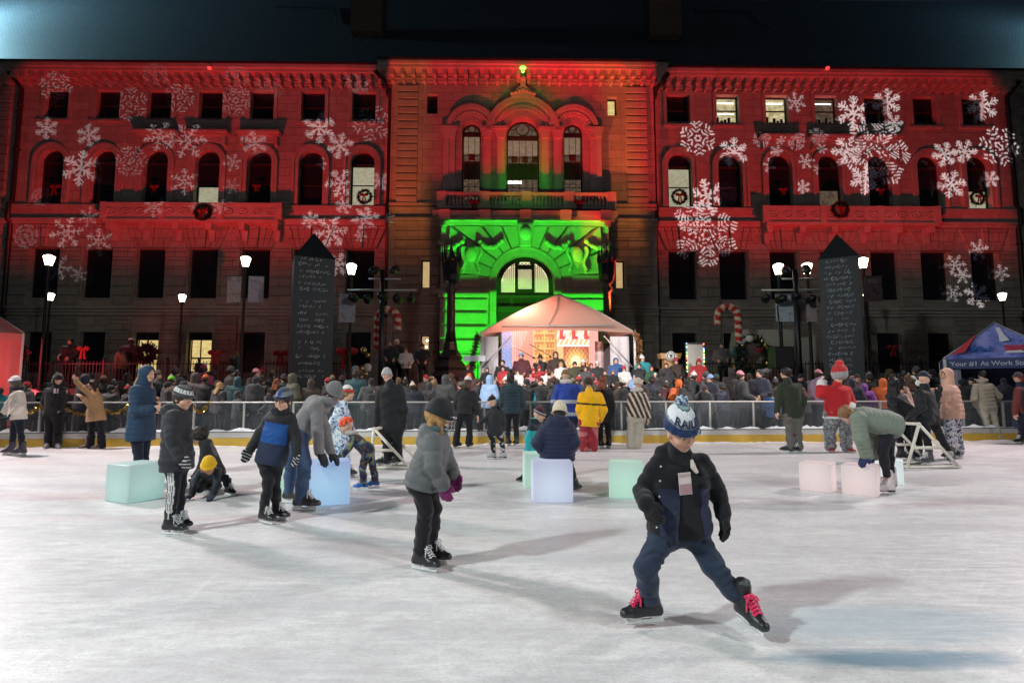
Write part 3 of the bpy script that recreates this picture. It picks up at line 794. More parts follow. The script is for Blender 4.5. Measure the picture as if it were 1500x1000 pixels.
# pavilion: red middle, amber edges
pav = band(GU, UP[0]-.3, UP[1]+.3, .15)
gx = qu(769.5); hw_ = qu(893)-gx
amber = pav*band(np.abs(GU-.3), 5.7, 8.2, .6)*sstep(GZ, zc(410), zc(322))*(1-band(GU, gx-hw_*1.15, gx+hw_*1.15, .1)*(GZ < zc(300)))*(.25+.75*np.exp(-np.maximum(GZ-zc(310), 0)/4.0))
redp = pav*(1-.45*band(np.abs(GU-.3), 5.6, 8.0, .6))*sstep(GZ, zc(316), zc(296))*(1-band(GU, gx-hw_*1.32, gx+hw_*1.32, .4)*(1-sstep(GZ, zc(285), zc(245))))*(.45+.5*np.exp(-np.maximum(GZ-zc(310), 0)/6.0))
cred = np.array([1.0, .018, .026]); camb = np.array([1.0, .27, .04]); cgrn = np.array([.03, 1.0, .03])
z3 = lambda a, c: a[..., None]*c
left = (GU < fac(750, 250)[0]).astype(float)
EL = 1.75
gobo_spot('wash_projector', P0+EU*-18+EN*8.0+np.array([0, 0, 4.2]), z3(red, cred)*EL, band(GU, -36, UP[0]+.5, .2), 1, .06, wpt(-19, 15), 165)
gobo_spot('wash_projector', P0+EU*19+EN*8.0+np.array([0, 0, 4.2]), z3(red, cred)*EL, band(GU, UP[1]-.5, 36, .2), 1, .06, wpt(19, 15), 165)
redp = redp*(1-.85*np.exp(-((GU-gx)/1.5)**2-((GZ-zc(146))/1.0)**2))*(1-.5*band(GU, gx-3.2, gx+3.2, .5)*band(GZ, zc(294), zc(240), .8))
for du in (-6.5, 6.5): gobo_spot('wash_projector', P0+EU*(.4+du)+EN*7.6+np.array([0, 0, 5.0]), z3(redp, cred)*2.1+z3(amber, camb)*1.35, pav, 1, .10, wpt(0, 16), 165, PAV)
pg = band(GU, gx-hw_*1.0, gx+hw_*1.0, .04)
low = band(GZ, 1.0, qz(424), .12); mid = band(GZ, qz(402), qz(303), .15)
grn = pg*(low*(2.0-.7*sstep(GZ, 3, 9))+mid*(.55+.55*sstep(GZ, qz(420), qz(330)))*(1-.5*np.exp(-((np.abs(GU-gx)-2.6)/1.0)**2-((GZ-qz(337))/.5)**2)))
grn2 = band(GU, gx-1.6, gx+1.6, .3)*band(GZ, zc(294), zc(210), 1.2)*.42+band(GU, gx-3.0, gx+3.0, .5)*band(GZ, zc(294), zc(252), .9)*.22+np.exp(-((GU-gx)/2.2)**2-((GZ-zc(145))/1.1)**2)*.30
gobo_spot('green_projector', P0+EU*(gx-.4)+EN*6.2+np.array([0, 0, 2.4]), z3(grn, cgrn)*4.0, pg, 1, .05, wpt(gx, 7), 165, 1.7)
gobo_spot('green_projector', P0+EU*gx+EN*11.5+np.array([0, 0, 8.2]), z3(grn2, cgrn)*1.6, np.ones_like(GU), 1, .05, wpt(gx, 17), 120, PAV)
cw = np.array([.92, .9, 1.0])
for sg, u in ((-1, -17.0), (1, 18.0)):
    mk = (GU*sg > 6.5).astype(float)
    gobo_spot('snowflake_projector', P0+EU*u+EN*19.0+np.array([0, 0, 7.5]), z3(flk, cw)*(3.3 if sg < 0 else 5.6), mk, 1, .015, wpt(u, 15), 120)
def lamp(name, typ, loc, energy, col, rad=.3, aim=None, size=100, blend=.6):
    L = bpy.data.lights.new(name, typ); o = bpy.data.objects.new(name, L); COL.objects.link(o)
    o.location = loc; L.energy = energy; L.color = col
    L.shadow_soft_size = rad
    if typ == 'SPOT':
        L.spot_size = R(size); L.spot_blend = blend
        o.rotation_euler = Vector(np.asarray(aim, float)-np.asarray(loc, float)).to_track_quat('-Z', 'Y').to_euler()
    return o
# rink floodlights on masts outside the picture, left, right and beside the camera
lamp('unseen_floodlight', 'SPOT', (-14.5, 12.5, 9.5), 7500, (1.0, .83, .81), .7, (1, 6, 0), 112, .6)
lamp('unseen_floodlight', 'SPOT', (16.0, 13.5, 9.5), 5800, (1.0, .84, .84), .7, (1, 6, 0), 112, .6)
lamp('unseen_floodlight', 'SPOT', (-11.5, -3.5, 10.0), 8800, (.89, 1.0, .98), .5, (1.5, 4.6, 0), 92, .6)
lamp('unseen_floodlight', 'SPOT', (11.5, -4.5, 10.0), 4300, (.94, 1.0, .99), .8, (-1, 4.6, 0), 92, .6)
# unseen lamps added above both roof ends, their glow standing in for lens glare
lamp('unseen_floodlight', 'POINT', (-42.0, 36.0, 30.0), 15000, (.42, .82, 1.0), .3)
lamp('unseen_floodlight', 'POINT', (42.5, 36.2, 29.5), 1700, (.38, .78, 1.0), .3)
# ================================================================ ICE, PAVEMENT
m, nt, b = newmat('rink_ice'); co = nt.obj()
base = nt.noise(co, .35, 5, .6); fine = nt.noise(nt.mapping(co, (1.2, 9, 1)), 2.2, 6, .7); scr = nt.noise(nt.mapping(co, (2, 40, 1), (0, 0, .35)), 3.0, 4, .75, .6)
scr2 = nt.noise(nt.mapping(co, (30, 2.2, 1), (0, 0, .9)), 1.5, 4, .7, .8)
sp = nt.new('ShaderNodeSeparateXYZ'); nt.inp(sp, 0, co); Y = sp.outputs[1]; X = sp.outputs[0]
c = nt.mix(nt.ramp(base, [(.3, 0.), (.7, 1.)]), (.57, .565, .57, 1), (.82, .815, .81, 1))
c = nt.mix(nt.ramp(fine, [(.45, 0.), (.75, .75)]), c, (.86, .87, .87, 1))
c = nt.mix(nt.ramp(scr, [(.56, 0.), (.72, .30)]), c, (.42, .45, .49, 1))
big = nt.noise(nt.mapping(co, (.5, 1.6, 1)), .9, 5, .65, .4); c = nt.mix(nt.ramp(big, [(.46, 0.), (.66, .6)]), c, (.47, .46, .48, 1))
# curved blade cuts: arcs of large circles, broken up by a noise
cuts = None
for k, (cx, cy, sc_, ds) in enumerate(((-6, -9, .9, 3.), (9, -6, 1.1, 2.5), (-9, 14, .8, 4.), (4, 22, 1.0, 3.), (16, 6, .8, 3.))):
    wv = nt.new('ShaderNodeTexWave', wave_type='RINGS', rings_direction='Z', wave_profile='SIN'); nt.inp(wv, 'Vector', nt.mapping(co, (1, 1, 0), loc=(-cx, -cy, 0)))
    wv.inputs['Scale'].default_value = sc_; wv.inputs['Distortion'].default_value = ds; wv.inputs['Detail'].default_value = 2; wv.inputs['Detail Scale'].default_value = .35
    msk = nt.ramp(nt.noise(nt.mapping(co, (1, 1, 1), loc=(k*3.7, k*1.9, 0)), .9, 3, .6), [(.48, 0.), (.60, 1.)])
    ln = nt.math('MULTIPLY', nt.ramp(wv.outputs['Fac'], [(.985, 0.), (.9995, 1.)]), msk); cuts = ln if cuts is None else nt.math('MAXIMUM', cuts, ln)
c = nt.mix(nt.math('MULTIPLY', cuts, .16), c, (.90, .91, .92, 1))
shv = nt.ramp(nt.noise(nt.mapping(co, (1, 2, 1)), 9, 6, .8), [(.60, 0.), (.72, .8)]); c = nt.mix(shv, c, (.88, .88, .88, 1))
spk = nt.noise(nt.mapping(co, (1, 1.4, 1)), 42, 5, .75); c = nt.mix(nt.ramp(spk, [(.36, .42), (.52, 0.)]), c, (.40, .41, .44, 1)); spk2 = nt.noise(nt.mapping(co, (1, 1.5, 1)), 7, 5, .8); c = nt.mix(nt.ramp(spk2, [(.40, .40), (.54, 0.)]), c, (.47, .45, .47, 1))
# worn paint of an old rink line, smeared across
nz_ = nt.noise(co, .7, 4, .6); yl = nt.math('ADD', Y, nt.math('MULTIPLY_ADD', nz_, 1.1, -.55)); yl = nt.math('ADD', yl, nt.math('MULTIPLY', X, .04))
ln1 = nt.ramp(nt.math('ABSOLUTE', nt.math('SUBTRACT', yl, 7.0)), [(.08, 1.), (.42, 0.)])
pt = nt.ramp(nt.noise(nt.mapping(co, (1, 3, 1)), 1.3, 5, .7), [(.42, 0.), (.62, 1.)])
c = nt.mix(nt.math('MULTIPLY', nt.math('MULTIPLY', ln1, pt), .62), c, (.36, .27, .31, 1))
ln2 = nt.ramp(nt.math('ABSOLUTE', nt.math('SUBTRACT', nt.math('ADD', yl, nt.math('MULTIPLY', X, .35)), 3.9)), [(.05, 1.), (.30, 0.)])
c = nt.mix(nt.math('MULTIPLY', nt.math('MULTIPLY', ln2, nt.ramp(X, [(0., 0.), (.01, 0.)])), .0), c, (.5, .35, .38, 1))
# wet scraped patches
def patch(cx, cy, rx, ry, amt, colr, c):
    dx = nt.math('DIVIDE', nt.math('SUBTRACT', X, cx), rx); dy = nt.math('DIVIDE', nt.math('SUBTRACT', Y, cy), ry)
    r = nt.math('ADD', nt.math('ADD', nt.math('MULTIPLY', dx, dx), nt.math('MULTIPLY', dy, dy)), nt.math('MULTIPLY_ADD', nt.noise(nt.mapping(co, (1, 4, 1)), 2.2, 5, .7), 1.6, -.8))
    k = nt.ramp(r, [(.2, 1.), (1.0, 0.)])
    return nt.mix(nt.math('MULTIPLY', k, amt), c, rgba(colr))
c = patch(1.95, 2.92, .75, .13, .9, (.17, .28, .36), c)
c = patch(2.2, 3.35, 1.0, .35, .6, (.33, .44, .50), c)
c = patch(.6, 4.6, 1.2, .16, .4, (.42, .44, .47), c)
c = patch(-1.0, 3.6, .8, .12, .35, (.45, .48, .50), c)
c = patch(4.2, 5.6, 1.5, .2, .4, (.44, .42, .46), c)
c = patch(-5.5, 7.2, 2.5, .3, .35, (.58, .44, .44), c)
c = patch(3.3, 8.2, 1.8, .35, .5, (.42, .42, .46), c)
c = patch(-2.2, 7.4, 1.8, .3, .55, (.40, .42, .44), c)
c = patch(-1.8, 4.9, .9, .14, .35, (.45, .43, .46), c)
c = patch(-3.4, 6.0, 2.2, .18, .3, (.62, .46, .46), c)
nt.inp(b, 'Base Color', c)
nt.inp(b, 'Roughness', nt.ramp(fine, [(.3, .30), (.8, .62)])); b.inputs['Specular IOR Level'].default_value = .35
nt.inp(b, 'Normal', nt.bump(nt.math('ADD', nt.math('ADD', nt.math('MULTIPLY', cuts, -.3), fine), nt.noise(co, 30, 4, .7)), .16, .01))
M_ICE = m
BA, BB = np.array([-12.19, 13.17]), np.array([14.02, 15.14])      # foot of the boards at the picture's edges
bd = (BB-BA)/np.linalg.norm(BB-BA); bn = np.array([bd[1], -bd[0]])  # towards the rink
B0, B1 = BA-bd*9, BB+bd*9
def bpt(px, py=600):
    d = ray(px, py); 
    # crossing of the sight line with the boards plane
    k = ((BA)@bn)/(d[:2]@bn); return d[:2]*k
mb = MB(); mb.add([(-40, -12, 0), (40, -12, 0), (B1[0]+20*bd[0], B1[1]+20*bd[1], 0), (B0[0]-20*bd[0], B0[1]-20*bd[1], 0)], [(0, 1, 2, 3)])
tag(mb.build('ice', M_ICE), kind='structure')
m, nt, b = newmat('pavement_concrete'); co = nt.obj()
n = nt.noise(co, .5, 5, .65); n2 = nt.noise(co, 22, 4, .6)
c = nt.mix(n, (.05, .05, .052, 1), (.085, .083, .08, 1)); c = nt.mix(nt.math('MULTIPLY', n2, .35), c, (.12, .12, .12, 1))
nt.inp(b, 'Base Color', c); b.inputs['Roughness'].default_value = .7; nt.inp(b, 'Normal', nt.bump(n2, .3, .01))
mb = MB(); mb.add([(-400, -200, -.06), (400, -200, -.06), (400, 600, -.06), (-400, 600, -.06)], [(0, 1, 2, 3)])
tag(mb.build('pavement', m), kind='structure')
# ================================================================ PEOPLE: implicit surfaces meshed by surface nets
def nrm(v): v = np.asarray(v, float); return v/(np.linalg.norm(v)+1e-12)
class Sdf:
    def __init__(s): s.ops = []; s.lo = np.full(3, 1e9); s.hi = np.full(3, -1e9)
    def _b(s, p, r): s.lo = np.minimum(s.lo, np.asarray(p)-r); s.hi = np.maximum(s.hi, np.asarray(p)+r)
    def cone(s, a, b, ra, rb, k=.03, quilt=None, sub=False):
        a, b = np.asarray(a, float), np.asarray(b, float)
        if not sub: s._b(a, ra+.03); s._b(b, rb+.03)
        s.ops.append(('c', a, b, ra, rb, k, quilt, sub)); return s
    def ell(s, c, r, ax=None, k=.03, sub=False):
        c = np.asarray(c, float); r = np.broadcast_to(np.asarray(r, float), (3,)); ax = np.eye(3) if ax is None else ax
        if not sub: s._b(c, max(r)+.03)
        s.ops.append(('e', c, ax, r, k, sub)); return s
    def clip(s, p, n, k=.01):
        """removes what lies on the side n points to"""
        s.ops.append(('p', np.asarray(p, float), nrm(n), k)); return s
    def folds(s, amp, f=26.): s.ops.append(('f', amp, f)); return s
    def fur(s, amp, f=60.): s.ops.append(('r', amp, f)); return s
    def __call__(s, P):
        d = np.full(len(P), 9.0, np.float32)
        for o in s.ops:
            if o[0] == 'c':
                _, a, b, ra, rb, k, q, sub = o; ab = b-a; L2 = max(ab@ab, 1e-9)
                t = np.clip(((P-a)@ab)/L2, 0, 1); e = np.linalg.norm(P-a-t[:, None]*ab, axis=1)-(ra+(rb-ra)*t)
                if q:
                    e = e-q[1]*np.sqrt(np.abs(np.sin(math.pi*((P-q[2])@q[3])/q[0])))+q[1]*.5
            elif o[0] == 'e':
                _, c, ax, r, k, sub = o; q = ((P-c)@ax.T); k0 = np.linalg.norm(q/r, axis=1); k1 = np.linalg.norm(q/(r*r), axis=1)
                e = k0*(k0-1)/(k1+1e-9)
            elif o[0] == 'p':
                e = (P-o[1])@o[2]; k = o[3]; h = np.clip(.5-.5*(d-e)/k, 0, 1)
                d = d*(1-h)+e*h+k*h*(1-h); continue
            elif o[0] == 'f':
                f = o[2]; x, y, z = P.T
                d = d+o[1]*np.sin(f*z+2.6*np.sin(f*.31*x+1)+2.1*np.sin(f*.37*y+f*.2*z))*(.55+.45*np.sin(f*.23*x+f*.19*z+2)); continue
            else:
                f = o[2]; x, y, z = P.T
                d = d+o[1]*np.sin(f*x+3*np.sin(f*.4*z))*np.sin(f*y+3*np.sin(f*.33*x))*np.sin(f*z*.8+2*np.sin(f*.45*y)); continue
            if sub:
                h = np.clip(.5-.5*(d+e)/k, 0, 1); d = d*(1-h)-e*h+k*h*(1-h)
            else:
                h = np.clip(.5+.5*(d-e)/k, 0, 1); d = d*(1-h)+e*h-k*h*(1-h)
        return d
    def mesh(s, h):
        lo, hi = s.lo-h*1.5, s.hi+h*1.5; n = np.ceil((hi-lo)/h).astype(int)+1
        ax = [lo[i]+h*np.arange(n[i]) for i in range(3)]
        # coarse pass, then only the cells near the surface in full
        G = np.stack(np.meshgrid(*ax, indexing='ij'), -1).reshape(-1, 3).astype(np.float32)
        st = 3; sub = np.stack(np.meshgrid(*[a[::st] for a in ax], indexing='ij'), -1).reshape(-1, 3)
        ns = [len(a[::st]) for a in ax]; dc = s(sub).reshape(ns)
        up = dc
        for i in range(3): up = np.repeat(up, st, axis=i)[tuple(slice(0, n[j]) if j == i else slice(None) for j in range(3))]
        V = up.ravel().astype(np.float32); near = np.abs(V) < h*st*1.9+.012
        V[near] = s(G[near]); V = V.reshape(n)
        ins = V < 0
        c = np.zeros(n-1, int)
        cor = [(i, j, k) for i in (0, 1) for j in (0, 1) for k in (0, 1)]
        sl = lambda i, j, k: (slice(i, n[0]-1+i), slice(j, n[1]-1+j), slice(k, n[2]-1+k))
        for q in cor: c += ins[sl(*q)]
        act = (c > 0) & (c < 8); idx = np.full(act.shape, -1); cells = np.argwhere(act); idx[act] = np.arange(len(cells))
        acc = np.zeros((len(cells), 3)); cnt = np.zeros(len(cells))
        for q in cor:
            for a_ in range(3):
                if q[a_]: continue
                q2 = list(q); q2[a_] = 1
                v0 = V[tuple((cells+q).T)]; v1 = V[tuple((cells+q2).T)]; m = (v0 < 0) != (v1 < 0)
                t = v0[m]/(v0[m]-v1[m]); p = np.tile(np.array(q, float), (m.sum(), 1)); p[:, a_] = t
                acc[m] += p; cnt[m] += 1
        vert = lo+h*(cells+acc/np.maximum(cnt, 1)[:, None])
        F_ = []
        for a_ in range(3):
            b_, c_ = (a_+1) % 3, (a_+2) % 3
            s0 = [slice(None)]*3; s1 = [slice(None)]*3; s0[a_] = slice(0, -1); s1[a_] = slice(1, None)
            ch = ins[tuple(s0)] != ins[tuple(s1)]; e = np.argwhere(ch); e = e[(e[:, b_] > 0) & (e[:, c_] > 0)]
            e = e[(e[:, b_] < n[b_]-1) & (e[:, c_] < n[c_]-1)]
            if not len(e): continue
            fl = ins[tuple(e.T)]; o = np.zeros((4, 3), int); o[1, b_] = -1; o[2, b_] = -1; o[2, c_] = -1; o[3, c_] = -1
            qd = np.stack([idx[tuple((e+oo).T)] for oo in o], 1); qd[~fl] = qd[~fl][:, ::-1]; F_.append(qd)
        Fc = np.concatenate(F_) if F_ else np.zeros((0, 4), int); Fc = Fc[(Fc >= 0).all(1)]
        for _ in range(2):       # pull the points onto the surface
            e = h*.25; d0 = s(vert)
            g = np.stack([s(vert+np.eye(3)[i]*e)-s(vert-np.eye(3)[i]*e) for i in range(3)], 1)/(2*e)
            vert = vert-np.clip(d0, -h*.6, h*.6)[:, None]*g/np.maximum((g*g).sum(1), .2)[:, None]*.8
        return vert, Fc
def mk(name, parts, mat, parent, flat=False):
    """parts: list of (verts, faces, colour rgb or array)"""
    vs = []; fs = []; cs = []; n = 0
    for v, f, c in parts:
        vs.append(v); fs.append(np.asarray(f)+n); n += len(v)
        c = np.asarray(c, float); cs.append(np.tile(c[:3], (len(v), 1)) if c.ndim == 1 else c[:, :3])
    V = np.concatenate(vs); Fq = np.concatenate(fs); C = np.concatenate(cs)
    me = bpy.data.meshes.new(name); me.vertices.add(len(V)); me.vertices.foreach_set('co', V.ravel())
    me.loops.add(Fq.size); me.loops.foreach_set('vertex_index', Fq.ravel()); k = Fq.shape[1]
    me.polygons.add(len(Fq)); me.polygons.foreach_set('loop_start', np.arange(0, Fq.size, k)); me.polygons.foreach_set('loop_total', np.full(len(Fq), k))
    me.update(calc_edges=True)
    me.polygons.foreach_set('use_smooth', [not flat]*len(Fq))
    a = me.color_attributes.new('col', 'FLOAT_COLOR', 'POINT'); a.data.foreach_set('color', np.concatenate([C, np.ones((len(C), 1))], 1).ravel())
    return link(name, me, mat, parent)
def mbparts(mb, col):
    """an MB's quads as (v, f, colour) for mk"""
    v = np.concatenate(mb.v); f = []
    for q in mb.f:
        if len(q) == 4: f.append(q)
        else:
            for i in range(1, len(q)-1, 2): f.append((q[0], q[i], q[i+1], q[i+2] if i+2 < len(q) else q[0]) if i+2 < len(q) else (q[0], q[i], q[i+1], q[i+1]))
    return v, np.array(f), col
M_SKIN = vcol('skin', .55, .08, 120, 0, .35, .12)
M_CLOTH = vcol('cloth', .9, .5, 90, .15, .2)
M_PUFF = vcol('nylon_shell', .68, .45, 55, .1, .25)
M_KNIT = vcol('knit', .95, .6, 130, .3, .15)
M_HAIR = vcol('hair', .5, .5, 160, 0, .3)
M_FURM = vcol('fake_fur', .95, .8, 70, .4, .1)
M_LEATHER = vcol('boot_leather', .4, .15, 60, 0, .4)
M_STEEL = simple('blade_steel', (.55, .56, .58), .25, .9)
M_HOLDER = simple('blade_holder', (.75, .75, .74), .4)
M_EYE = vcol('eye', .15, 0, 10, 0, .6)
SKIN = {'l': (.60, .36, .26), 'm': (.45, .25, .16), 'd': (.16, .08, .05), 't': (.52, .30, .21)}
def head_axes(yaw, pitch=0, roll=0):
    y, p, r = R(yaw), R(pitch), R(roll)
    f = np.array([math.sin(y)*math.cos(p), -math.cos(y)*math.cos(p), -math.sin(p)])
    s0 = np.array([math.cos(y), math.sin(y), 0]); u0 = np.cross(s0, f)
    u0 = u0 if u0[2] > 0 else -u0
    u = u0*math.cos(r)+s0*math.sin(r); s = s0*math.cos(r)-u0*math.sin(r)
    return np.stack([s, f, u])       # rows: sideways, forward, up
def limb_colors(v, c): return np.tile(np.asarray(c[:3], float), (len(v), 1))
def hand_sdf(w, d, n, L, fat=1.0, curl=.5, thumb=1, spread=1.0):
    """palm, four unequal jointed fingers and a thumb; d along the hand, n out of the palm"""
    d = nrm(d); n = nrm(n-(n@d)*d); s = np.cross(d, n)*thumb; S = Sdf()
    r = L*.075*fat
    kn = []
    for i, (off, ln) in enumerate(((.19, .40), (.065, .45), (-.065, .42), (-.185, .33))):
        k = w+d*L*(.50-.03*abs(i-1.3))+s*L*off*spread; kn.append((k, ln*L))
        S.cone(w+s*L*off*.55, k, r*1.25, r*1.2, L*.05)
    for k, ln in kn:
        p = k; a = 0
        for seg, (fr, rr0, rr1) in enumerate(((.45, 1.05, .95), (.32, .95, .88), (.23, .88, .75))):
            a += curl*(.55, .95, .6)[seg]; q = p+(d*math.cos(a)+n*math.sin(a))*ln*fr; S.cone(p, q, r*rr0, r*rr1, L*.018); p = q
    t0 = w+d*L*.14+s*L*.17; t1 = t0+(d*.62+s*.62+n*.35)*L*.22; t2 = t1+(d*.85+s*.15+n*(.3+.4*curl))*L*.20
    S.cone(t0, t1, r*1.25, r*1.1, L*.05); S.cone(t1, t2, r*1.05, r*.85, L*.02)
    S.cone(w-d*L*.16, w+d*L*.1, r*2.0, r*1.9, L*.06)
    return S
def limb(S, pts, rs, infl, k=.03, quilt=None):
    for i in range(len(pts)-1):
        q = None
        if quilt: q = (quilt[0], quilt[1], pts[i], nrm(pts[i+1]-pts[i]))
        S.cone(pts[i], pts[i+1], rs[i]+infl, rs[i+1]+infl, k, q)
def torso(S, J, sc, infl, g=1.0, hem=0., flare=0., quilt=None, top=True):
    sl, sr, hl, hr = J['sl'], J['sr'], J['hl'], J['hr']; ch = (sl+sr)/2; pel = (hl+hr)/2; up = nrm(ch-pel)
    q = (quilt[0], quilt[1], pel, up) if quilt else None
    for a, b in ((sl, hl), (sr, hr)):
        S.cone(ch+(a-ch)*.50-up*.07*sc, pel+(b-pel)*.75+up*.04*sc, .086*sc*g+infl, .098*sc*g+infl, .06*sc, q)
    S.cone(ch-up*.06*sc, pel+up*.02*sc, .095*sc*g+infl, .108*sc*g+infl, .06*sc, q)
    if top:
        S.cone(ch+(sl-ch)*.85-up*.008*sc, ch+(sr-ch)*.85-up*.008*sc, .050*sc+infl*.8, .050*sc+infl*.8, .05*sc)
        S.cone(ch-up*.03*sc, J['nk']-up*.02*sc, .082*sc+infl*.5, .056*sc+infl*.3, .05*sc)
    if hem:
        for b in (hl, hr):
            p = pel+(b-pel)*.75; S.cone(p+up*.05*sc, p-up*(hem+.06), .103*sc*g+infl, .106*sc*g+infl+flare, .05*sc, q)
    return ch, pel, up
def skate(parent, an, yaw, sc, kind='hockey', tilt=None, lace=(.75, .75, .75), col=(.016, .017, .02), grounded=True, h=.011, lw=1.0, name='skate'):
    """boot with laces, blade holder and blade (an = ankle joint)"""
    y = R(yaw); f = np.array([math.sin(y), -math.cos(y), 0]); u = np.array([0, 0, 1.]); L = .27*sc
    if tilt is not None:
        f = nrm(f+u*tilt[0]); sd = nrm(np.cross(f, u)); u = nrm(np.cross(sd, f)+sd*tilt[1]); 
    s = nrm(np.cross(f, u)); u = np.cross(s, f)
    bh = (.062*sc if kind != 'shoe' else 0.02*sc)
    A = an; heel = A-u*.055*sc-f*.045*sc; ball = heel+f*L*.62-u*.008*sc; toe = heel+f*L*.86-u*.010*sc
    S = Sdf(); topz = (.13 if kind == 'figure' else .12 if kind == 'hockey' else .05)*sc
    S.cone(A+u*topz-f*.006*sc, A-u*.02*sc, .058*sc, .052*sc, .03*sc); S.cone(A-f*.02*sc, heel, .050*sc, .040*sc, .03*sc)
    S.cone(heel, ball, .040*sc, .046*sc, .03*sc); S.cone(A+f*.04*sc, ball+u*.012*sc, .046*sc, .040*sc, .04*sc)
    S.cone(ball, toe, .046*sc, .040*sc, .02*sc)
    if kind == 'hockey': S.cone(A+u*topz+f*.03*sc, A+u*(topz+.055*sc)+f*.055*sc, .03*sc, .022*sc, .03*sc)   # tongue
    S.clip(heel-u*.028*sc, -u, .006*sc)
    v, fc = S.mesh(h)
    c = np.tile(np.array(col), (len(v), 1))
    w = (v-A)@u; ff = (v-A)@f
    if kind == 'hockey':
        c[(w > .155*sc) & (ff > .02*sc)] = (.08, .08, .085); c[(ff > .14*sc) & (w < -.05*sc)] = np.array(col)*2.2
    if kind == 'shoe': c[w < -.068*sc] = (.5, .5, .48)
    b = mk(name, [(v, fc, c)], M_LEATHER, parent)
    if kind == 'shoe': return b
    z0 = heel-u*.027*sc
    if kind == 'hockey':
        hb = MB()
        for a0, a1 in ((-.035, .055), (.115, .215)):
            p = z0+f*(a0+a1)/2*sc; hb.add([p+f*i*(a1-a0)/2*sc*(1 if k_ > 0 else .75)+s*j*.016*sc*(1 if k_ > 0 else .5)-u*(0 if k_ > 0 else .040*sc) for k_ in (1, -1) for j in (-1, 1) for i in (-1, 1)],
                [(0, 2, 3, 1), (4, 5, 7, 6), (0, 1, 5, 4), (2, 6, 7, 3), (0, 4, 6, 2), (1, 3, 7, 5)])
        hb.obox(z0+f*.09*sc-u*.036*sc, f*.14*sc, s*.007*sc, u*.012*sc); hb.build('blade_holder', M_HOLDER, b)
    else:
        hb = MB(); hb.obox(z0+f*.005*sc-u*.012*sc, f*.04*sc, s*.022*sc, u*.016*sc); hb.obox(z0+f*.14*sc-u*.004*sc, f*.08*sc, s*.026*sc, u*.008*sc); hb.build('sole', M_FRAME, b)
    bl = MB(); pts = [(-.055, -.040), (-.05, -.056), (.0, -.062), (.17, -.062), (.222, -.054), (.235, -.040)]
    vv = [z0+f*a*sc+u*z*sc+s*j*.002 for j in (-1, 1) for a, z in pts]; n = 6
    bl.add(vv, [tuple(range(n)), tuple(range(2*n-1, n-1, -1))]+[(i, (i+1) % n, (i+1) % n+n, i+n) for i in range(n)]); bl.build('blade', M_STEEL, b)
    lc = MB()
    for k in range(6):
        t = k/5; p = A+f*(.052+.075*t)*sc+u*(.075-.085*t)*sc; nx = nrm(f*.55+u*.83)
        p = p+nx*.012*sc
        lc.tube([p-s*.034*sc-nx*.010*sc, p+nx*.006*sc+f*.004*sc, p+s*.034*sc+f*.016*sc-nx*.010*sc], .0052*sc*lw, 5)
        lc.tube([p+s*.034*sc-nx*.010*sc, p+nx*.007*sc+f*.004*sc, p-s*.034*sc+f*.016*sc-nx*.010*sc], .0052*sc*lw, 5)
    p = A+f*.065*sc+u*.085*sc
    for sg in (-1, 1):
        lc.tube([p, p+s*sg*.03*sc+f*.03*sc, p+s*sg*.05*sc+f*.03*sc-u*.03*sc, p+s*sg*.02*sc+f*.03*sc-u*.02*sc], .005*sc*lw, 5)
        lc.tube([p, p+s*sg*.035*sc+f*.02*sc-u*.03*sc, p+s*sg*.05*sc+f*.03*sc-u*.09*sc], .005*sc*lw, 5)
    v, f_, c = mbparts(lc, lace); mk('lace', [(v, f_, c)], M_KNIT, b)
    return b
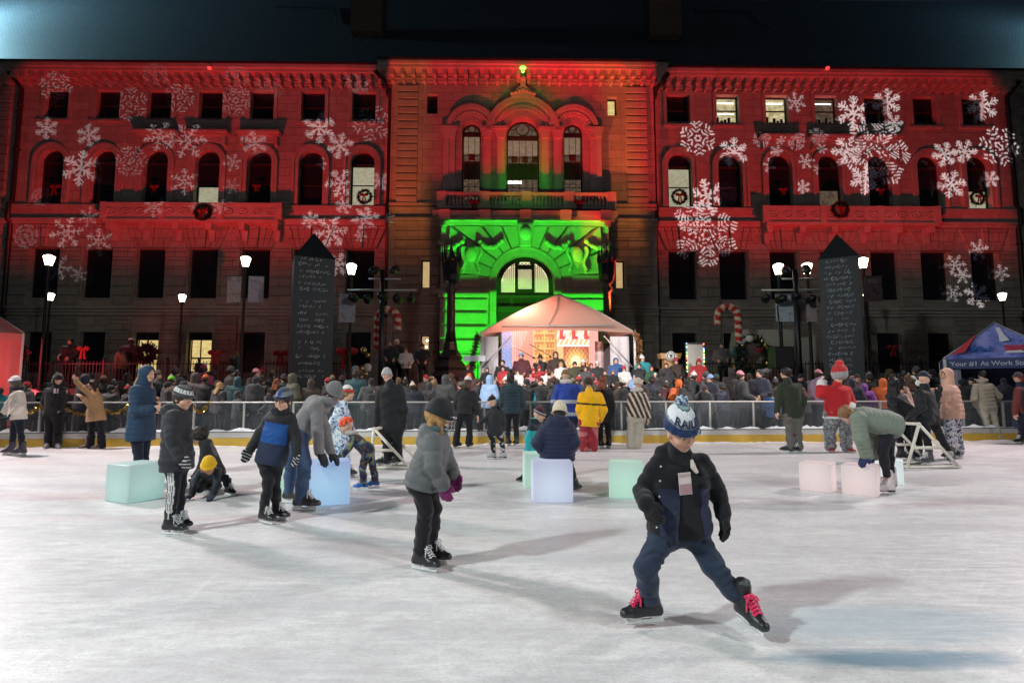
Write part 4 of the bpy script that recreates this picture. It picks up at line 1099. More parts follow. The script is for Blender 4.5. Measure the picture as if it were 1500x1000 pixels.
def person(label, J, sc=1.0, yaw=0, pitch=0, roll=0, skin='l', top=None, legs=None, feet=None, hat=None, hair=None, glove=None,
           hands=(None, None), hs=None, res=.014, fres=.0055, face=True, group=None, scarf=None, detail=True, glasses=False, origin=None, cat='person', quick=False):
    """one figure; J holds the joints (world metres), l/r = picture-left / picture-right"""
    hs = hs or .225*sc**.6; A = head_axes(yaw, pitch, roll); hd = J['hd']; s_, f_, u_ = A
    LOC = lambda s, f, u: hd+(s_*s+f_*f+u_*u)*hs
    sk = np.array(SKIN[skin]); up = None
    org = np.array([(J['al'][0]+J['ar'][0])/2, (J['al'][1]+J['ar'][1])/2, min(J['al'][2], J['ar'][2])]) if origin is None else origin
    # ---- body: head and neck fine, trunk, limbs and bare hands
    parts = []
    S = Sdf()
    S.ell(LOC(0, -.05, .10), (.335*hs, .415*hs, .40*hs), A, .1*hs).ell(LOC(0, .09, -.17), (.255*hs, .27*hs, .325*hs), A, .14*hs)
    S.ell(LOC(0, .22, -.39), .10*hs, A, .12*hs)
    for sg in (-1, 1): S.ell(LOC(sg*.16, .22, -.13), .125*hs, A, .10*hs).ell(LOC(sg*.335, -.03, -.04), (.04*hs, .075*hs, .115*hs), A, .03*hs)
    if face:
        S.cone(LOC(0, .345, .04), LOC(0, .435, -.105), .035*hs, .058*hs, .05*hs)
        S.ell(LOC(0, .31, .125), (.22*hs, .07*hs, .055*hs), A, .07*hs)
        for sg in (-1, 1): S.ell(LOC(sg*.15, .45, .035), .085*hs, A, .06*hs, sub=True)
        S.ell(LOC(0, .335, -.235), (.105*hs, .045*hs, .024*hs), A, .022*hs).ell(LOC(0, .33, -.285), (.085*hs, .045*hs, .026*hs), A, .022*hs)
    S.cone(LOC(0, -.08, -.2), J['nk']-u_*.0, .21*hs, .24*hs, .08*hs)
    v, fc = S.mesh(fres if detail else fres*2.2)
    q = (v-hd)@A.T/hs; c = np.tile(sk, (len(v), 1))
    if face:
        lip = np.exp(-(q[:, 0]/.085)**4-((q[:, 2]+.26)/.042)**4)*(q[:, 1] > .25); blush = .55*np.exp(-((np.abs(q[:, 0])-.19)/.10)**2-((q[:, 2]+.13)/.10)**2)*(q[:, 1] > .1)+.5*np.exp(-(q[:, 0]/.07)**2-((q[:, 2]+.09)/.07)**2)*(q[:, 1] > .38)
        c = c*(1-lip[:, None]*.75)+lip[:, None]*.75*sk*np.array([.85, .45, .5]); c = c*(1-blush[:, None]*.5)+blush[:, None]*.5*sk*np.array([1.15, .68, .68])
    parts.append((v, fc, c))
    S = Sdf(); torso(S, J, sc, -.015*sc); limb(S, [J['sl'], J['el'], J['wl']], [.045*sc, .036*sc, .026*sc], -.004*sc); limb(S, [J['sr'], J['er'], J['wr']], [.045*sc, .036*sc, .026*sc], -.004*sc)
    pel = (J['hl']+J['hr'])/2
    limb(S, [J['hl'], J['kl'], J['al']], [.075*sc, .048*sc, .036*sc], -.004*sc, .05*sc); limb(S, [J['hr'], J['kr'], J['ar']], [.075*sc, .048*sc, .036*sc], -.004*sc, .05*sc)
    S.cone(J['hl'], J['hr'], .08*sc, .08*sc, .05*sc)
    v, fc = S.mesh(max(res*1.6, .02)); parts.append((v, fc, sk))
    HL = .185*sc**.8; hp = []
    for sd, w, e, hn in (('l', J['wl'], J['el'], hands[0]), ('r', J['wr'], J['er'], hands[1])):
        hn = hn or {}; d = np.asarray(hn.get('d', nrm(w-e)), float); n = np.asarray(hn.get('n', (.9 if sd == 'l' else -.9, -.1, 0)), float)
        S = hand_sdf(w, d, n, HL, 1.35 if glove is not None else 1.0, hn.get('curl', .45), hn.get('th', 1 if sd == 'l' else -1))
        v, fc = S.mesh((.0065 if detail else .011)*max(sc, .75)); hp.append((v, fc))
    if glove is None:
        parts += [(v, fc, sk) for v, fc in hp]
    body = mk('person', parts, M_SKIN, None); tag(body, label, cat, group)
    if glove is not None:
        for sd_, (v, fc) in zip(('l', 'r'), hp):
            cc = np.tile(np.asarray(glove, float)[:3], (len(v), 1)) if not callable(glove) else glove(v, J['w'+sd_])
            mk('glove', [(v, fc, cc)], M_KNIT if not callable(glove) else M_CLOTH, body)
    # ---- eyes, brows
    if face:
        for sg in (-1, 1):
            if detail:
                mb = MB(); mb.ball((0, 0, 0), 1.0, 12, 10); v = np.concatenate(mb.v); p = LOC(sg*.15, .315, .035)+v*.062*hs
                gz = nrm(f_-u_*.25); fr = v@gz; c = np.where((fr > .90)[:, None], (.02, .012, .01), np.where((fr > .72)[:, None], (.07, .04, .025), (.42, .38, .36)))
                mk('eye', [(p, np.array(mb.f), c)], M_EYE, body)
                br = MB(); br.tube([LOC(sg*x, .375-.12*abs(x-.05)**1.0, .135-.0+.03*math.sin((x-.05)/.2*3)) for x in np.linspace(.06, .25, 5)], np.array([.016, .02, .02, .016, .008])*hs, 5)
                v, f3, c = mbparts(br, (.05, .03, .02) if not hair else np.asarray(hair['col'])*.8); mk('eyebrow', [(v, f3, c)], M_HAIR, body)
            else:
                mb = MB(); mb.ball(LOC(sg*.15, .335, .035), .05*hs, 6, 5); v, f3, c = mbparts(mb, (.02, .014, .012)); mk('eye', [(v, f3, c)], M_EYE, body)
    if glasses:
        gl = MB()
        for sg in (-1, 1): gl.tube([LOC(sg*.17+.115*math.cos(t), .43, .02+.09*math.sin(t)) for t in np.linspace(0, 2*math.pi, 14)], .013*hs, 5); gl.tube([LOC(sg*.28, .42, .04), LOC(sg*.36, 0, .05)], .013*hs, 5)
        gl.tube([LOC(-.055, .43, .04), LOC(0, .45, .055), LOC(.055, .43, .04)], .013*hs, 5); gl.build('glasses', M_FRAME, body)
    # ---- trousers
    if legs:
        L = dict(col=(.02, .02, .022), infl=.012, cuff=None, knee=None, colfn=None, folds=.005, mat=M_CLOTH, end=.02, g=1.0); L.update(legs); S = Sdf(); i = L['infl']*sc
        rk = .054*sc if L['knee'] is None else L['knee']*sc; ra = .04*sc if L['cuff'] is None else L['cuff']*sc
        chs = (J['sl']+J['sr'])/2; upv = nrm(chs-pel)
        S.cone(pel+(J['hl']-pel)*.85+upv*.10*sc, pel+(J['hl']-pel)*.9, .10*sc*L['g']+i, .105*sc*L['g']+i, .05*sc); S.cone(pel+(J['hr']-pel)*.85+upv*.10*sc, pel+(J['hr']-pel)*.9, .10*sc*L['g']+i, .105*sc*L['g']+i, .05*sc)
        S.cone(J['hl'], J['hr'], .10*sc*L['g']+i, .10*sc*L['g']+i, .05*sc)
        for sd in 'lr':
            k_, a_ = J['k'+sd], J['a'+sd]; e = a_+nrm(a_-k_)*L['end']*sc
            th = .09*sc*L['g']
            S.cone(J['h'+sd], k_, th+i, rk+i, .035*sc); S.cone(k_, k_+(e-k_)*.45, rk+i, (rk*.5+ra*.5)*1.04+i, .03*sc); S.cone(k_+(e-k_)*.45, e, (rk*.5+ra*.5)*1.04+i, ra+i, .03*sc)
        if L['folds']: S.folds(L['folds']*sc, 30/sc).folds(L['folds']*.55*sc, 74/sc)
        v, fc = S.mesh(res); c = L['colfn'](v, J) if L['colfn'] else np.asarray(L['col'], float); mk('trousers', [(v, fc, c)], L['mat'], body)
    # ---- jacket or coat
    if top:
        T = dict(col=(.02, .02, .025), infl=.028, hem=.08, flare=.0, quilt=None, hood=None, colfn=None, folds=.004, mat=M_PUFF, g=1.0, collar=True, name='jacket', cuffc=None, open=None, arm=1.0); T.update(top)
        S = Sdf(); i = T['infl']*sc; ch, pel, up = torso(S, J, sc, i, T['g'], T['hem']*sc, T['flare']*sc, T['quilt'])
        for sd in 'lr':
            w = J['w'+sd]; e = J['e'+sd]; d = nrm(w-e); ar = T['arm']
            limb(S, [J['s'+sd], e, w+d*.0*sc], [.047*sc*ar, .041*sc*ar, .034*sc*ar], i*.88, .028*sc, T['quilt'])
        if T['collar']: S.cone(J['nk']-up*.05*sc, J['nk']+(hd-J['nk'])*.10, .078*sc+i*.3, .074*sc+i*.15, .02*sc)
        if T['hood'] == 'down':
            b = nrm(-f_*np.array([1, 1, 0])); p = J['nk']+b*.07*sc
            S.cone(p-s_*.08*sc+up*.0, p+s_*.08*sc, .055*sc+i*.5, .055*sc+i*.5, .04*sc); S.cone(p, p+b*.03*sc-up*.10*sc, .06*sc+i*.4, .04*sc, .04*sc)
        if T['folds']: S.folds(T['folds']*sc, 26/sc).folds(T['folds']*.5*sc, 64/sc)
        if T['open']:      # unzipped: a wedge out of the front shows the sweatshirt under it
            dx, r0, r1, icol = T['open']; fr_ = nrm(np.cross(up, J['sr']-J['sl'])); fr_ = fr_ if fr_[1] < 0 else -fr_; rt = nrm(J['sr']-J['sl'])
            Si = Sdf(); torso(Si, J, sc, .004*sc, T['g'], .02); Si.cone(J['nk']-up*.05*sc, J['nk']+(hd-J['nk'])*.30, .085*sc, .075*sc, .03*sc)
            for x in (-.05, .05): Si.cone(J['nk']+rt*x*sc+fr_*.05*sc-up*.01, J['nk']+rt*x*.5*sc+fr_*.085*sc-up*.075*sc, .032*sc, .022*sc, .03*sc)
            Si.folds(.006*sc, 32/sc).folds(.003*sc, 80/sc); Si.clip(pel-up*.015*sc, -up, .01); v, fc = Si.mesh(res); mk('sweatshirt', [(v, fc, icol)], M_CLOTH, body)
            S.cone(ch+rt*dx*sc+fr_*.20*sc+up*.12*sc, ch+rt*dx*sc+fr_*.20*sc-up*.05*sc, r0*sc, r0*sc, .012*sc, sub=True); S.cone(ch+rt*dx*sc+fr_*.20*sc-up*.05*sc, pel+rt*dx*sc+fr_*.22*sc-up*.16*sc, r0*sc, r1*sc, .012*sc, sub=True)
        J['_top'] = S
        if T['hem'] is not None: S.clip(pel-up*(T['hem'])*sc, -up, .015*sc)
        v, fc = S.mesh(res)
        c = T['colfn'](v, J) if T['colfn'] else np.asarray(T['col'], float)
        jk = mk(T['name'], [(v, fc, c)], T['mat'], body)
        if T['hood'] == 'up':
            S = Sdf(); m_ = .10
            S.ell(LOC(0, -.08, .12), ((.36+m_)*hs, (.44+m_)*hs, (.42+m_)*hs), A, .1*hs); S.cone(LOC(0, -.12, -.1), J['nk']-u_*.03, .42*hs, .42*hs+.01, .12*hs)
            S.ell(LOC(0, .62, -.06), (.30*hs, .55*hs, .44*hs), A, .05*hs, sub=True)
            S.folds(.003*sc, 30)
            v, fc = S.mesh(max(res*.8, .009)); mk('hood', [(v, fc, T.get('hoodcol', c if np.ndim(c) == 1 else c.mean(0)))], T['mat'], jk)
            if T.get('trim') is not None:
                mb = MB(); mb.tube([LOC(.33*math.cos(t), .24-.0*abs(math.sin(t)), -.04+.45*math.sin(t)) for t in np.linspace(0, 2*math.pi, 20)], .07*hs, 7); v, f3, c = mbparts(mb, T['trim']); mk('hood_trim', [(v, f3, c)], M_FURM, jk)
    if scarf is not None:
        S = Sdf(); n_ = 10; pts = [J['nk']+(s_*math.cos(t)+nrm(f_*np.array([1, 1, 0]))*math.sin(t))*.085*sc+u_*.02*sc for t in np.linspace(0, 2*math.pi, n_)]
        for a, b in zip(pts, pts[1:]): S.cone(a, b, .045*sc, .045*sc, .02)
        S.folds(.005, 40); v, fc = S.mesh(max(res, .012)); mk('scarf', [(v, fc, scarf)], M_KNIT, body)
    # ---- hair
    if hair:
        Hh = dict(col=(.03, .02, .015), long=0, back=None, vol=.05, front=.16, fall=None); Hh.update(hair); S = Sdf(); m_ = Hh['vol']
        S.ell(LOC(0, -.06, .11), ((.345+m_)*hs, (.42+m_)*hs, (.405+m_)*hs), A, .08*hs)
        S.cone(LOC(0, -.22, .0), LOC(0, -.24, -.30), .26*hs, .17*hs, .1*hs)
        S.ell(LOC(0, .62, -.22), (.30*hs, .62*hs, .50*hs), A, .05*hs, sub=True); S.clip(LOC(0, .0, -.34), -u_+f_*.2, .03)
        if Hh['long']:
            dn = np.array([0, 0, -1.]); Ln = Hh['long']; bk = nrm(-f_*np.array([1, 1, 0]))
            for x in (-.26, -.1, .1, .26): S.cone(LOC(x, -.22, -.05), LOC(x*1.25, -.25, -.1)+dn*Ln+bk*.10*sc, .17*hs, .09*hs, .05*hs)
            if Hh['fall'] is not None:
                for x in Hh['fall']: S.cone(LOC(x, -.02, -.05), LOC(x*1.1, .12, -.3)+dn*Ln*.75, .12*hs, .06*hs, .04*hs)
        S.ops.append(('f', .004, 70.)); S.fur(.004, 90.)
        v, fc = S.mesh(max(.008 if detail else .016, res*.6)); q = (v-hd)@A.T
        st = .75+.45*np.sin(q[:, 0]*260+q[:, 2]*14+np.sin(q[:, 2]*40)*1.5)**2
        mk('hair', [(v, fc, np.asarray(Hh['col'], float)[None, :3]*st[:, None])], M_HAIR, body)
    # ---- hat
    if hat:
        Kt = dict(col=(.03, .03, .035), kind='beanie', low=.06, pom=None, colfn=None, tall=.07, cuff=.05, mat=M_KNIT, m=.055, ears=False); Kt.update(hat); S = Sdf(); m_ = Kt['m']
        S.ell(LOC(0, -.06, .11), ((.345+m_)*hs, (.425+m_)*hs, (.41+m_+Kt['tall'])*hs), A, .05*hs)
        if Kt['tall']: S.ell(LOC(0, -.10, .25+Kt['tall']*.6), (.28*hs, .33*hs, .34*hs), A, .12*hs)
        if Kt['kind'] == 'beanie' and Kt['cuff']:
            for t in np.linspace(0, 2*math.pi, 15)[:-1]:
                a0, a1 = t, t+2*math.pi/14; z = Kt['low']+.09
                pt = lambda a: LOC((.345+m_)*math.cos(a)*.97, -.06+(.425+m_)*math.sin(a)*.97, z-.10*(math.sin(a) < 0)*abs(math.sin(a)))
                S.cone(pt(a0), pt(a1), .085*hs, .085*hs, .035*hs)
        S.clip(LOC(0, .3, Kt['low']), -u_-f_*.22, .02*hs)
        if Kt['ears']:
            for sg in (-1, 1): S.ell(LOC(sg*.40, -.06, -.16), (.07*hs, .2*hs, .3*hs), A, .05*hs)
        if Kt['mat'] is M_FURM: S.fur(.010, 70.)
        v, fc = S.mesh(max(.0075 if detail else .015, res*.55)); q = (v-hd)@A.T/hs
        c = Kt['colfn'](q) if Kt['colfn'] else np.asarray(Kt['col'], float)
        if Kt['colfn'] is None and Kt['mat'] is M_KNIT and detail:
            an = np.arctan2(q[:, 1]+.06, q[:, 0]); c = c[None, :3]*(.82+.3*np.abs(np.sin(an*16)))[:, None]
        hb = mk('helmet' if Kt['kind'] == 'helmet' else 'hat', [(v, fc, c)], Kt['mat'], body)
        if Kt['pom'] is not None:
            S = Sdf(); pp = LOC(0, -.10, .58+Kt['tall']*1.15); rp = Kt.get('pr', .15)*hs; S.ell(pp, rp, A, .01); S.fur(.010, 110.)
            v, fc = S.mesh(.006 if detail else .012); g_ = RNG.random(len(v)); pc_ = np.asarray(Kt['pom'], float); pc_ = pc_ if pc_.ndim == 2 else np.stack([pc_[:3]*.7, pc_[:3]*1.15])
            k_ = (np.sin(v[:, 0]*170+3*np.sin(v[:, 2]*130))*np.sin(v[:, 2]*150+v[:, 1]*120) > .0).astype(int); mk('pom_pom', [(v, fc, pc_[k_])], M_FURM, hb)
        J['_hat'] = hb
    # ---- feet
    if feet:
        ft = dict(kind='hockey', l=0, r=0, lace=(.7, .7, .7), col=(.016, .017, .02), tl=None, tr=None, lw=1.0); ft.update(feet)
        for sd in 'lr': skate(body, J['a'+sd], ft[sd], sc, ft['kind'], ft['t'+sd], ft['lace'], ft['col'], h=.010 if detail else .018, lw=ft['lw'], name='skate' if ft['kind'] != 'shoe' else 'shoe')
    J['_A'] = A; J['_hs'] = hs; J['_LOC'] = LOC
    return body
def hit(S, px, py, t0=1.0, t1=8.0):
    d = ray(px, py); d = d/np.linalg.norm(d); o = np.array([0, 0, H]); t = t0
    for _ in range(90):
        e = float(S((o+d*t)[None])[0])
        if e < .0008 or t > t1: break
        t += e*.7
    return o+d*t
def joints(Y0, ank=.135, **px):
    """pixel sketch of a pose -> joints; each value (px, py, depth offset); ankles rest on the ground plane unless a 4th value says otherwise"""
    J = {}
    for k, v in px.items():
        p = at(v[0], v[1], Y0+(v[2] if len(v) > 2 else 0.))
        if k in ('al', 'ar') and len(v) < 4: p[2] = ank
        J[k] = p
    return J
# ================================================================ SKATERS ON THE ICE
NAVY = (.012, .017, .035)
def hero():
    Y0 = gnd(930, 919)[1]
    J = joints(Y0, .142, hd=(997, 632, -.10), nk=(994, 662, -.02), sl=(963, 681, -.02), sr=(1028, 678, .02), el=(941, 720, .05), wl=(947, 737, -.15), er=(1049, 716, .05), wr=(1060, 753, .0),
               hl=(974, 782, .03), hr=(1016, 779, .03), kl=(946, 832, -.12), kr=(1042, 828, -.02), al=(953, 884, .0), ar=(1090, 882, -.08, 1))
    blk = np.array((.010, .011, .014)); nv = np.array((.024, .029, .060))
    def jc(v, J):
        ch = (J['sl']+J['sr'])/2; pel = (J['hl']+J['hr'])/2; w = (v-pel)@nrm(ch-pel)/np.linalg.norm(ch-pel)
        x = v[:, 0]-ch[0]-(v[:, 2]-ch[2])*0; c = np.tile(nv, (len(v), 1))
        c[w > .70] = blk
        dl = np.linalg.norm(v-J['el'], axis=1); dr = np.linalg.norm(v-J['er'], axis=1)
        arm = (v[:, 0] < J['sl'][0]-.01+.0*w) | (v[:, 0] > J['sr'][0]+.02)
        c[arm] = blk
        c[w < -.01] = blk*1.3
        return c
    def hc(q):
        # seen from the front: navy cuff, grey stripe, white band with letters, pale crown
        c = np.tile(np.array((.012, .028, .085)), (len(q), 1)); u = q[:, 2]+.22*q[:, 1]
        c[u > .40] = (.20, .24, .30); c[u > .46] = (.02, .035, .08); c[u > .48] = (.66, .68, .70); c[u > .78] = (.02, .035, .08); c[u > .80] = (.22, .32, .33)
        an = np.arctan2(q[:, 1]+.06, q[:, 0]); return c*(.85+.22*np.abs(np.sin(an*18)))[:, None]
    def gl(v, w):
        c = np.tile(np.array((.010, .010, .012)), (len(v), 1)); d = np.linalg.norm(v-w, axis=1); c[(d < .03)] = (.05, .04, .045); return c
    b = person('child in a white and navy bobble hat with pink skate laces, nearest the camera', J, .82, yaw=24, pitch=27, roll=-13, skin='t', hs=.214, res=.0085, fres=.004,
        top=dict(infl=.021, hem=.03, g=1.16, colfn=jc, quilt=(.085, .010), folds=.005, collar=False, mat=M_CLOTH, arm=1.05, hood='down', open=(.02, .10, .135, (.010, .010, .013))), legs=dict(col=(.022, .034, .062), infl=.014, cuff=.05, knee=.062, folds=.011, end=-.05, g=.93),
        feet=dict(l=-80, r=14, lace=(.80, .03, .13), tr=(-.14, .16), lw=1.5), hat=dict(colfn=hc, low=.10, tall=.25, pom=np.array([(.03, .06, .13), (.42, .52, .62)]), m=.07, pr=.17), glove=gl,
        hands=(dict(d=(.25, -.6, -.75), n=(.8, .3, -.3), curl=.75), dict(d=(.05, -.1, -1), n=(-.9, -.1, 0), curl=.35)))
    A = J['_A']; hs = J['_hs']; LOC = J['_LOC']
    def on_hat(txt, size, ang0, u0, mat, name):
        me = text_mesh(txt, size, .002); n = len(me.vertices); co = np.zeros(n*3); me.vertices.foreach_get('co', co); co = co.reshape(-1, 3)
        rs, rf = (.345+.08)*hs, (.425+.08)*hs; out = []
        for x, y, z in co:
            a = ang0-x/(rs*1.06); u = u0+y/hs-.22*math.sin(a)*.5
            t = max(0, 1-((u-.11)/(.41+.08+.30))**2)**.5; k = .99*max(t, .70)+.035+z/rs
            out.append(LOC(rs/hs*k*math.cos(a), -.06+rf/hs*k*math.sin(a), u))
        me.vertices.foreach_set('co', np.array(out).ravel()); me.update(); link(name, me, mat, J['_hat'])
    on_hat('RAILERS', .068, R(84), .56, simple('letter_navy', (.012, .025, .07), .9), 'lettering')
    # shield badge on the cuff
    mb = MB(); pts = [(-.11, .11), (.11, .11), (.12, -.02), (.0, -.15), (-.12, -.02)]
    def cf(x, z, k): a = R(52)-x*1.6; return LOC((.345+.08)*k*math.cos(a), -.06+(.425+.08)*k*math.sin(a), .22-.22*math.sin(a)*.42+z)
    ring_ = [cf(x, z, 1.10) for x, z in pts]; mb.add([cf(0, 0, 1.17)]+ring_, [(0, i+1, (i+1) % 5+1) for i in range(5)]); mb.build('badge', simple('badge_silver', (.55, .57, .62), .8), J['_hat'])
    mb = MB(); ring_ = [cf(x*.62, z*.62, 1.165) for x, z in pts]; mb.add([cf(0, 0, 1.20)]+ring_, [(0, i+1, (i+1) % 5+1) for i in range(5)]); mb.build('badge_emblem', simple('badge_navy', (.06, .08, .16), .8), J['_hat'])
    # studs, card on the chest
    ch = (J['sl']+J['sr'])/2; mb = MB()
    for px, py in ((968, 683), (967, 704), (966, 727), (964, 752), (962, 772)):
        p = hit(J['_top'], px, py); mb.ball(p, (.0065, .006, .0065), 8, 6)
    mb.build('snap_button', simple('snap_metal', (.6, .6, .6), .3, .6), b)
    p = hit(J['_top'], 1000, 706)+(0, -.045, 0); mb = MB(); ax = nrm((1, .1, .08)); az = nrm((-.09, -.1, 1)); ay = np.cross(ax, az); mb.obox(p, ax*.036, ay*.003, az*.062); cd = mb.build('lanyard_card', simple('card_paper', (.62, .52, .50), .7), b)
    mb = MB(); mb.obox(p-ay*.0045*np.sign(ay[1])*1-az*.030, ax*.034, ay*.001, az*.028); mb.build('card_print', simple('card_print', (.36, .22, .24), .7), cd)
    mb = MB(); mb.obox(p-ay*.0045*np.sign(ay[1])+az*.048, ax*.034, ay*.001, az*.008); mb.build('card_print', simple('card_head', (.45, .33, .34), .7), cd)
    S = Sdf(); q0 = hit(J['_top'], 1014, 683)+(0, -.012, 0); S.cone(q0+(-.004, 0, .035), q0+np.array([.002, 0, .0]), .010, .012, .01); S.cone(q0, q0+np.array([.016, -.004, -.028]), .013, .010, .006); S.folds(.004, 90); v, f = S.mesh(.006); mk('bunched_tissue', [(v, f, (.6, .52, .45))], M_CLOTH, b)
    return b

def patt(cols, f=22., seed=0., cuts=(.33, .66)):
    """blotches: camouflage, snow print, floral"""
    cols = np.array(cols, float)
    def fn(v, J=None):
        x, y, z = (v*f).T; n = np.sin(x+seed+2.1*np.sin(z*.7+1))+np.sin(z*1.1+1.9*np.sin(y*.8+seed))+np.sin(y*.9+x*.6+1.7*np.sin(x*.5+2)); n = (n+3)/6
        k = np.digitize(n, np.linspace(.28, .72, len(cols)-1)); return cols[k]
    return fn
def rowcol(base, rows):
    """cloth with bands across the trunk: rows of (w0, w1, colour), w = 0 at the hips, 1 at the shoulders"""
    def fn(v, J):
        ch = (J['sl']+J['sr'])/2; pel = (J['hl']+J['hr'])/2; w = (v-pel)@nrm(ch-pel)/np.linalg.norm(ch-pel); c = np.tile(np.asarray(base, float), (len(v), 1))
        for a, b, k in rows: c[(w > a) & (w < b)] = k
        return c
    return fn
def fig(label, foot, sc, J, ank=None, **kw):
    Y0 = gnd(*foot)[1]; k = kw.get('feet', {}).get('kind', 'hockey')
    return person(label, joints(Y0, ank if ank is not None else (.142 if k != 'shoe' else .10)*sc, **J), sc, **kw)
BLK = (.012, .012, .015); GRY = (.16, .16, .17); WHT = (.70, .68, .66)
G_ADULT = None
hero()
# --- woman in the navy hooded coat
fig('woman in a long navy hooded coat standing behind the big pale teal cube', (206, 706), 1.0, dict(hd=(216, 548), nk=(209, 566), sl=(199, 572, -.15), sr=(219, 572, .15), el=(199, 602, -.2), wl=(222, 599, -.16), er=(216, 603, .18), wr=(228, 597, .08),
    hl=(200, 636, -.08), hr=(212, 636, .08), kl=(203, 672, -.08), kr=(211, 672, .08), al=(202, 696), ar=(210, 696, .15)), yaw=82, roll=4, res=.014, face=True,
    top=dict(col=(.013, .036, .075), hem=.09, infl=.040, quilt=(.075, .010), hood='up', flare=.02), legs=dict(col=(.010, .014, .03), infl=.004), feet=dict(l=70, r=80), hair=dict(col=(.30, .20, .10), long=.18, fall=(.22, .3)))
# --- boy in the dark puffer, striped track trousers
def trk(v, J):
    c = np.tile(np.array((.012, .013, .018)), (len(v), 1)); m = (v[:, 1] < (J['hl'][1]-.03)) & (v[:, 2] > .15)
    ax = J['kl'][0]+(J['hl'][0]-J['kl'][0])*np.clip((v[:, 2]-J['kl'][2])/(J['hl'][2]-J['kl'][2]), -1, 1)*np.where(v[:, 2] > J['kl'][2], 1, 0)+(J['al'][0]-J['kl'][0])*np.clip((J['kl'][2]-v[:, 2])/(J['kl'][2]-J['al'][2]), 0, 1)
    d = v[:, 0]-ax
    for o in (-.018, .004, .026): c[m & (np.abs(d-o) < .0065)] = (.65, .65, .65)
    return c
def bhat(q):
    c = np.tile(np.array((.05, .05, .055)), (len(q), 1)); u = q[:, 2]+.22*q[:, 1]; c[u > .30] = (.015, .015, .018); c[u > .33] = (.62, .62, .62); c[u > .50] = (.015, .015, .018); c[u > .56] = (.10, .10, .105)
    an = np.arctan2(q[:, 1]+.06, q[:, 0]); band = (u > .36) & (u < .48) & (np.abs(np.sin(an*9)) < .45); c[band] = (.03, .03, .035); return c
b = fig('boy in a charcoal quilted jacket and three-striped track trousers facing right', (258, 780), .80, dict(hd=(268, 584), nk=(260, 600), sl=(254, 610, -.11), sr=(264, 609, .11), el=(252, 642, -.16), wl=(264, 668, -.14), er=(268, 640, .15), wr=(277, 664, .12),
    hl=(255, 680, -.07), hr=(263, 680, .07), kl=(255, 714, -.08), kr=(264, 711, .10), al=(249, 755, -.06), ar=(262, 751, .14)), yaw=78, pitch=8, hs=.205, res=.011, fres=.005,
    top=dict(col=(.022, .023, .03), hem=.07, infl=.036, quilt=(.085, .012), hood='down', g=1.12), legs=dict(colfn=trk, infl=.010, end=.0), feet=dict(l=82, r=70, lace=(.6, .6, .62)), hat=dict(colfn=bhat, low=.06, tall=.10, pom=(.02, .02, .022), m=.08), hair=dict(col=(.05, .03, .02)),
    glove=lambda v, w: np.where(((np.sin(v[:, 2]*190) > .35))[:, None], (.45, .45, .47), (.02, .02, .022)), hands=(dict(d=(.5, -.1, -.8), n=(.3, .9, 0)), None))
# --- two children low on the ice
fig('curly haired child in a dark jacket crouching on the ice, face turned left', (318, 722), .74, dict(hd=(291, 638), nk=(298, 649), sl=(300, 658, -.1), sr=(306, 656, .12), el=(296, 681, -.18), wl=(288, 694, -.2), er=(302, 680, .16), wr=(290, 694, .1),
    hl=(317, 694, -.08), hr=(319, 693, .08), kl=(297, 690, -.10), kr=(300, 690, .12), al=(314, 708), ar=(318, 708, .16)), yaw=-75, pitch=4, skin='m', hs=.205, res=.013,
    top=dict(colfn=patt([BLK, BLK, (.018, .018, .02), (.10, .10, .11)], 15, 3), hem=.05, infl=.028, hood='down'), legs=dict(col=BLK), feet=dict(l=-85, r=-85), hair=dict(col=(.02, .013, .01), vol=.12), glove=BLK)
fig('child in a yellow beanie crouching with both hands on the ice', (308, 729), .68, dict(hd=(306, 682, -.16), nk=(306, 689, 0), sl=(294, 691, .02), sr=(319, 690, .02), el=(284, 705, -.04), wl=(281, 724, -.10), er=(317, 710, -.06), wr=(312, 725, -.12),
    hl=(299, 698, .26), hr=(314, 697, .26), kl=(293, 716, .02), kr=(330, 700, .16), al=(301, 726, .42), ar=(334, 719, .18)), yaw=8, pitch=38, skin='m', hs=.2, res=.011,
    top=dict(colfn=patt([BLK, (.014, .016, .022), (.02, .022, .03), (.05, .055, .07)], 26, 1), hem=.02, infl=.026), legs=dict(col=(.012, .014, .02)), feet=dict(l=20, r=60), hat=dict(col=(.72, .42, .012), low=.02, cuff=.05, m=.07), glove=(.012, .018, .045), scarf=(.16, .015, .02),
    hands=(dict(d=(-.5, -.8, -.3), n=(0, 0, -1), curl=.2), dict(d=(.1, -.95, -.3), n=(0, 0, -1), curl=.2)))
# --- boy in the blue and black jacket, glasses
def bjk(v, J):
    ch = (J['sl']+J['sr'])/2; pel = (J['hl']+J['hr'])/2; w = (v-pel)@nrm(ch-pel)/np.linalg.norm(ch-pel); c = np.tile(np.array((.014, .014, .017)), (len(v), 1))
    ax = pel[0]+(ch[0]-pel[0])*w; inn = np.abs(v[:, 0]-ax) < .118+.03*(1-w)
    c[inn & (w < .88)] = (.010, .072, .27); c[inn & (w < .40)] = (.016, .024, .055); return c
bgl = lambda v, w: np.where((np.abs(np.sin(v[:, 2]*95+v[:, 0]*60)) > .93)[:, None], (.55, .55, .56), (.014, .014, .017))
def bh2(q):
    c = np.tile(np.array((.016, .02, .035)), (len(q), 1)); u = q[:, 2]+.22*q[:, 1]; c[u > .36] = (.16, .18, .20); c[u > .56] = (.04, .05, .08); c[(np.abs(q[:, 0]) < .1) & (u > .34) & (u < .6) & (q[:, 1] > 0)] = (.02, .05, .22); return c
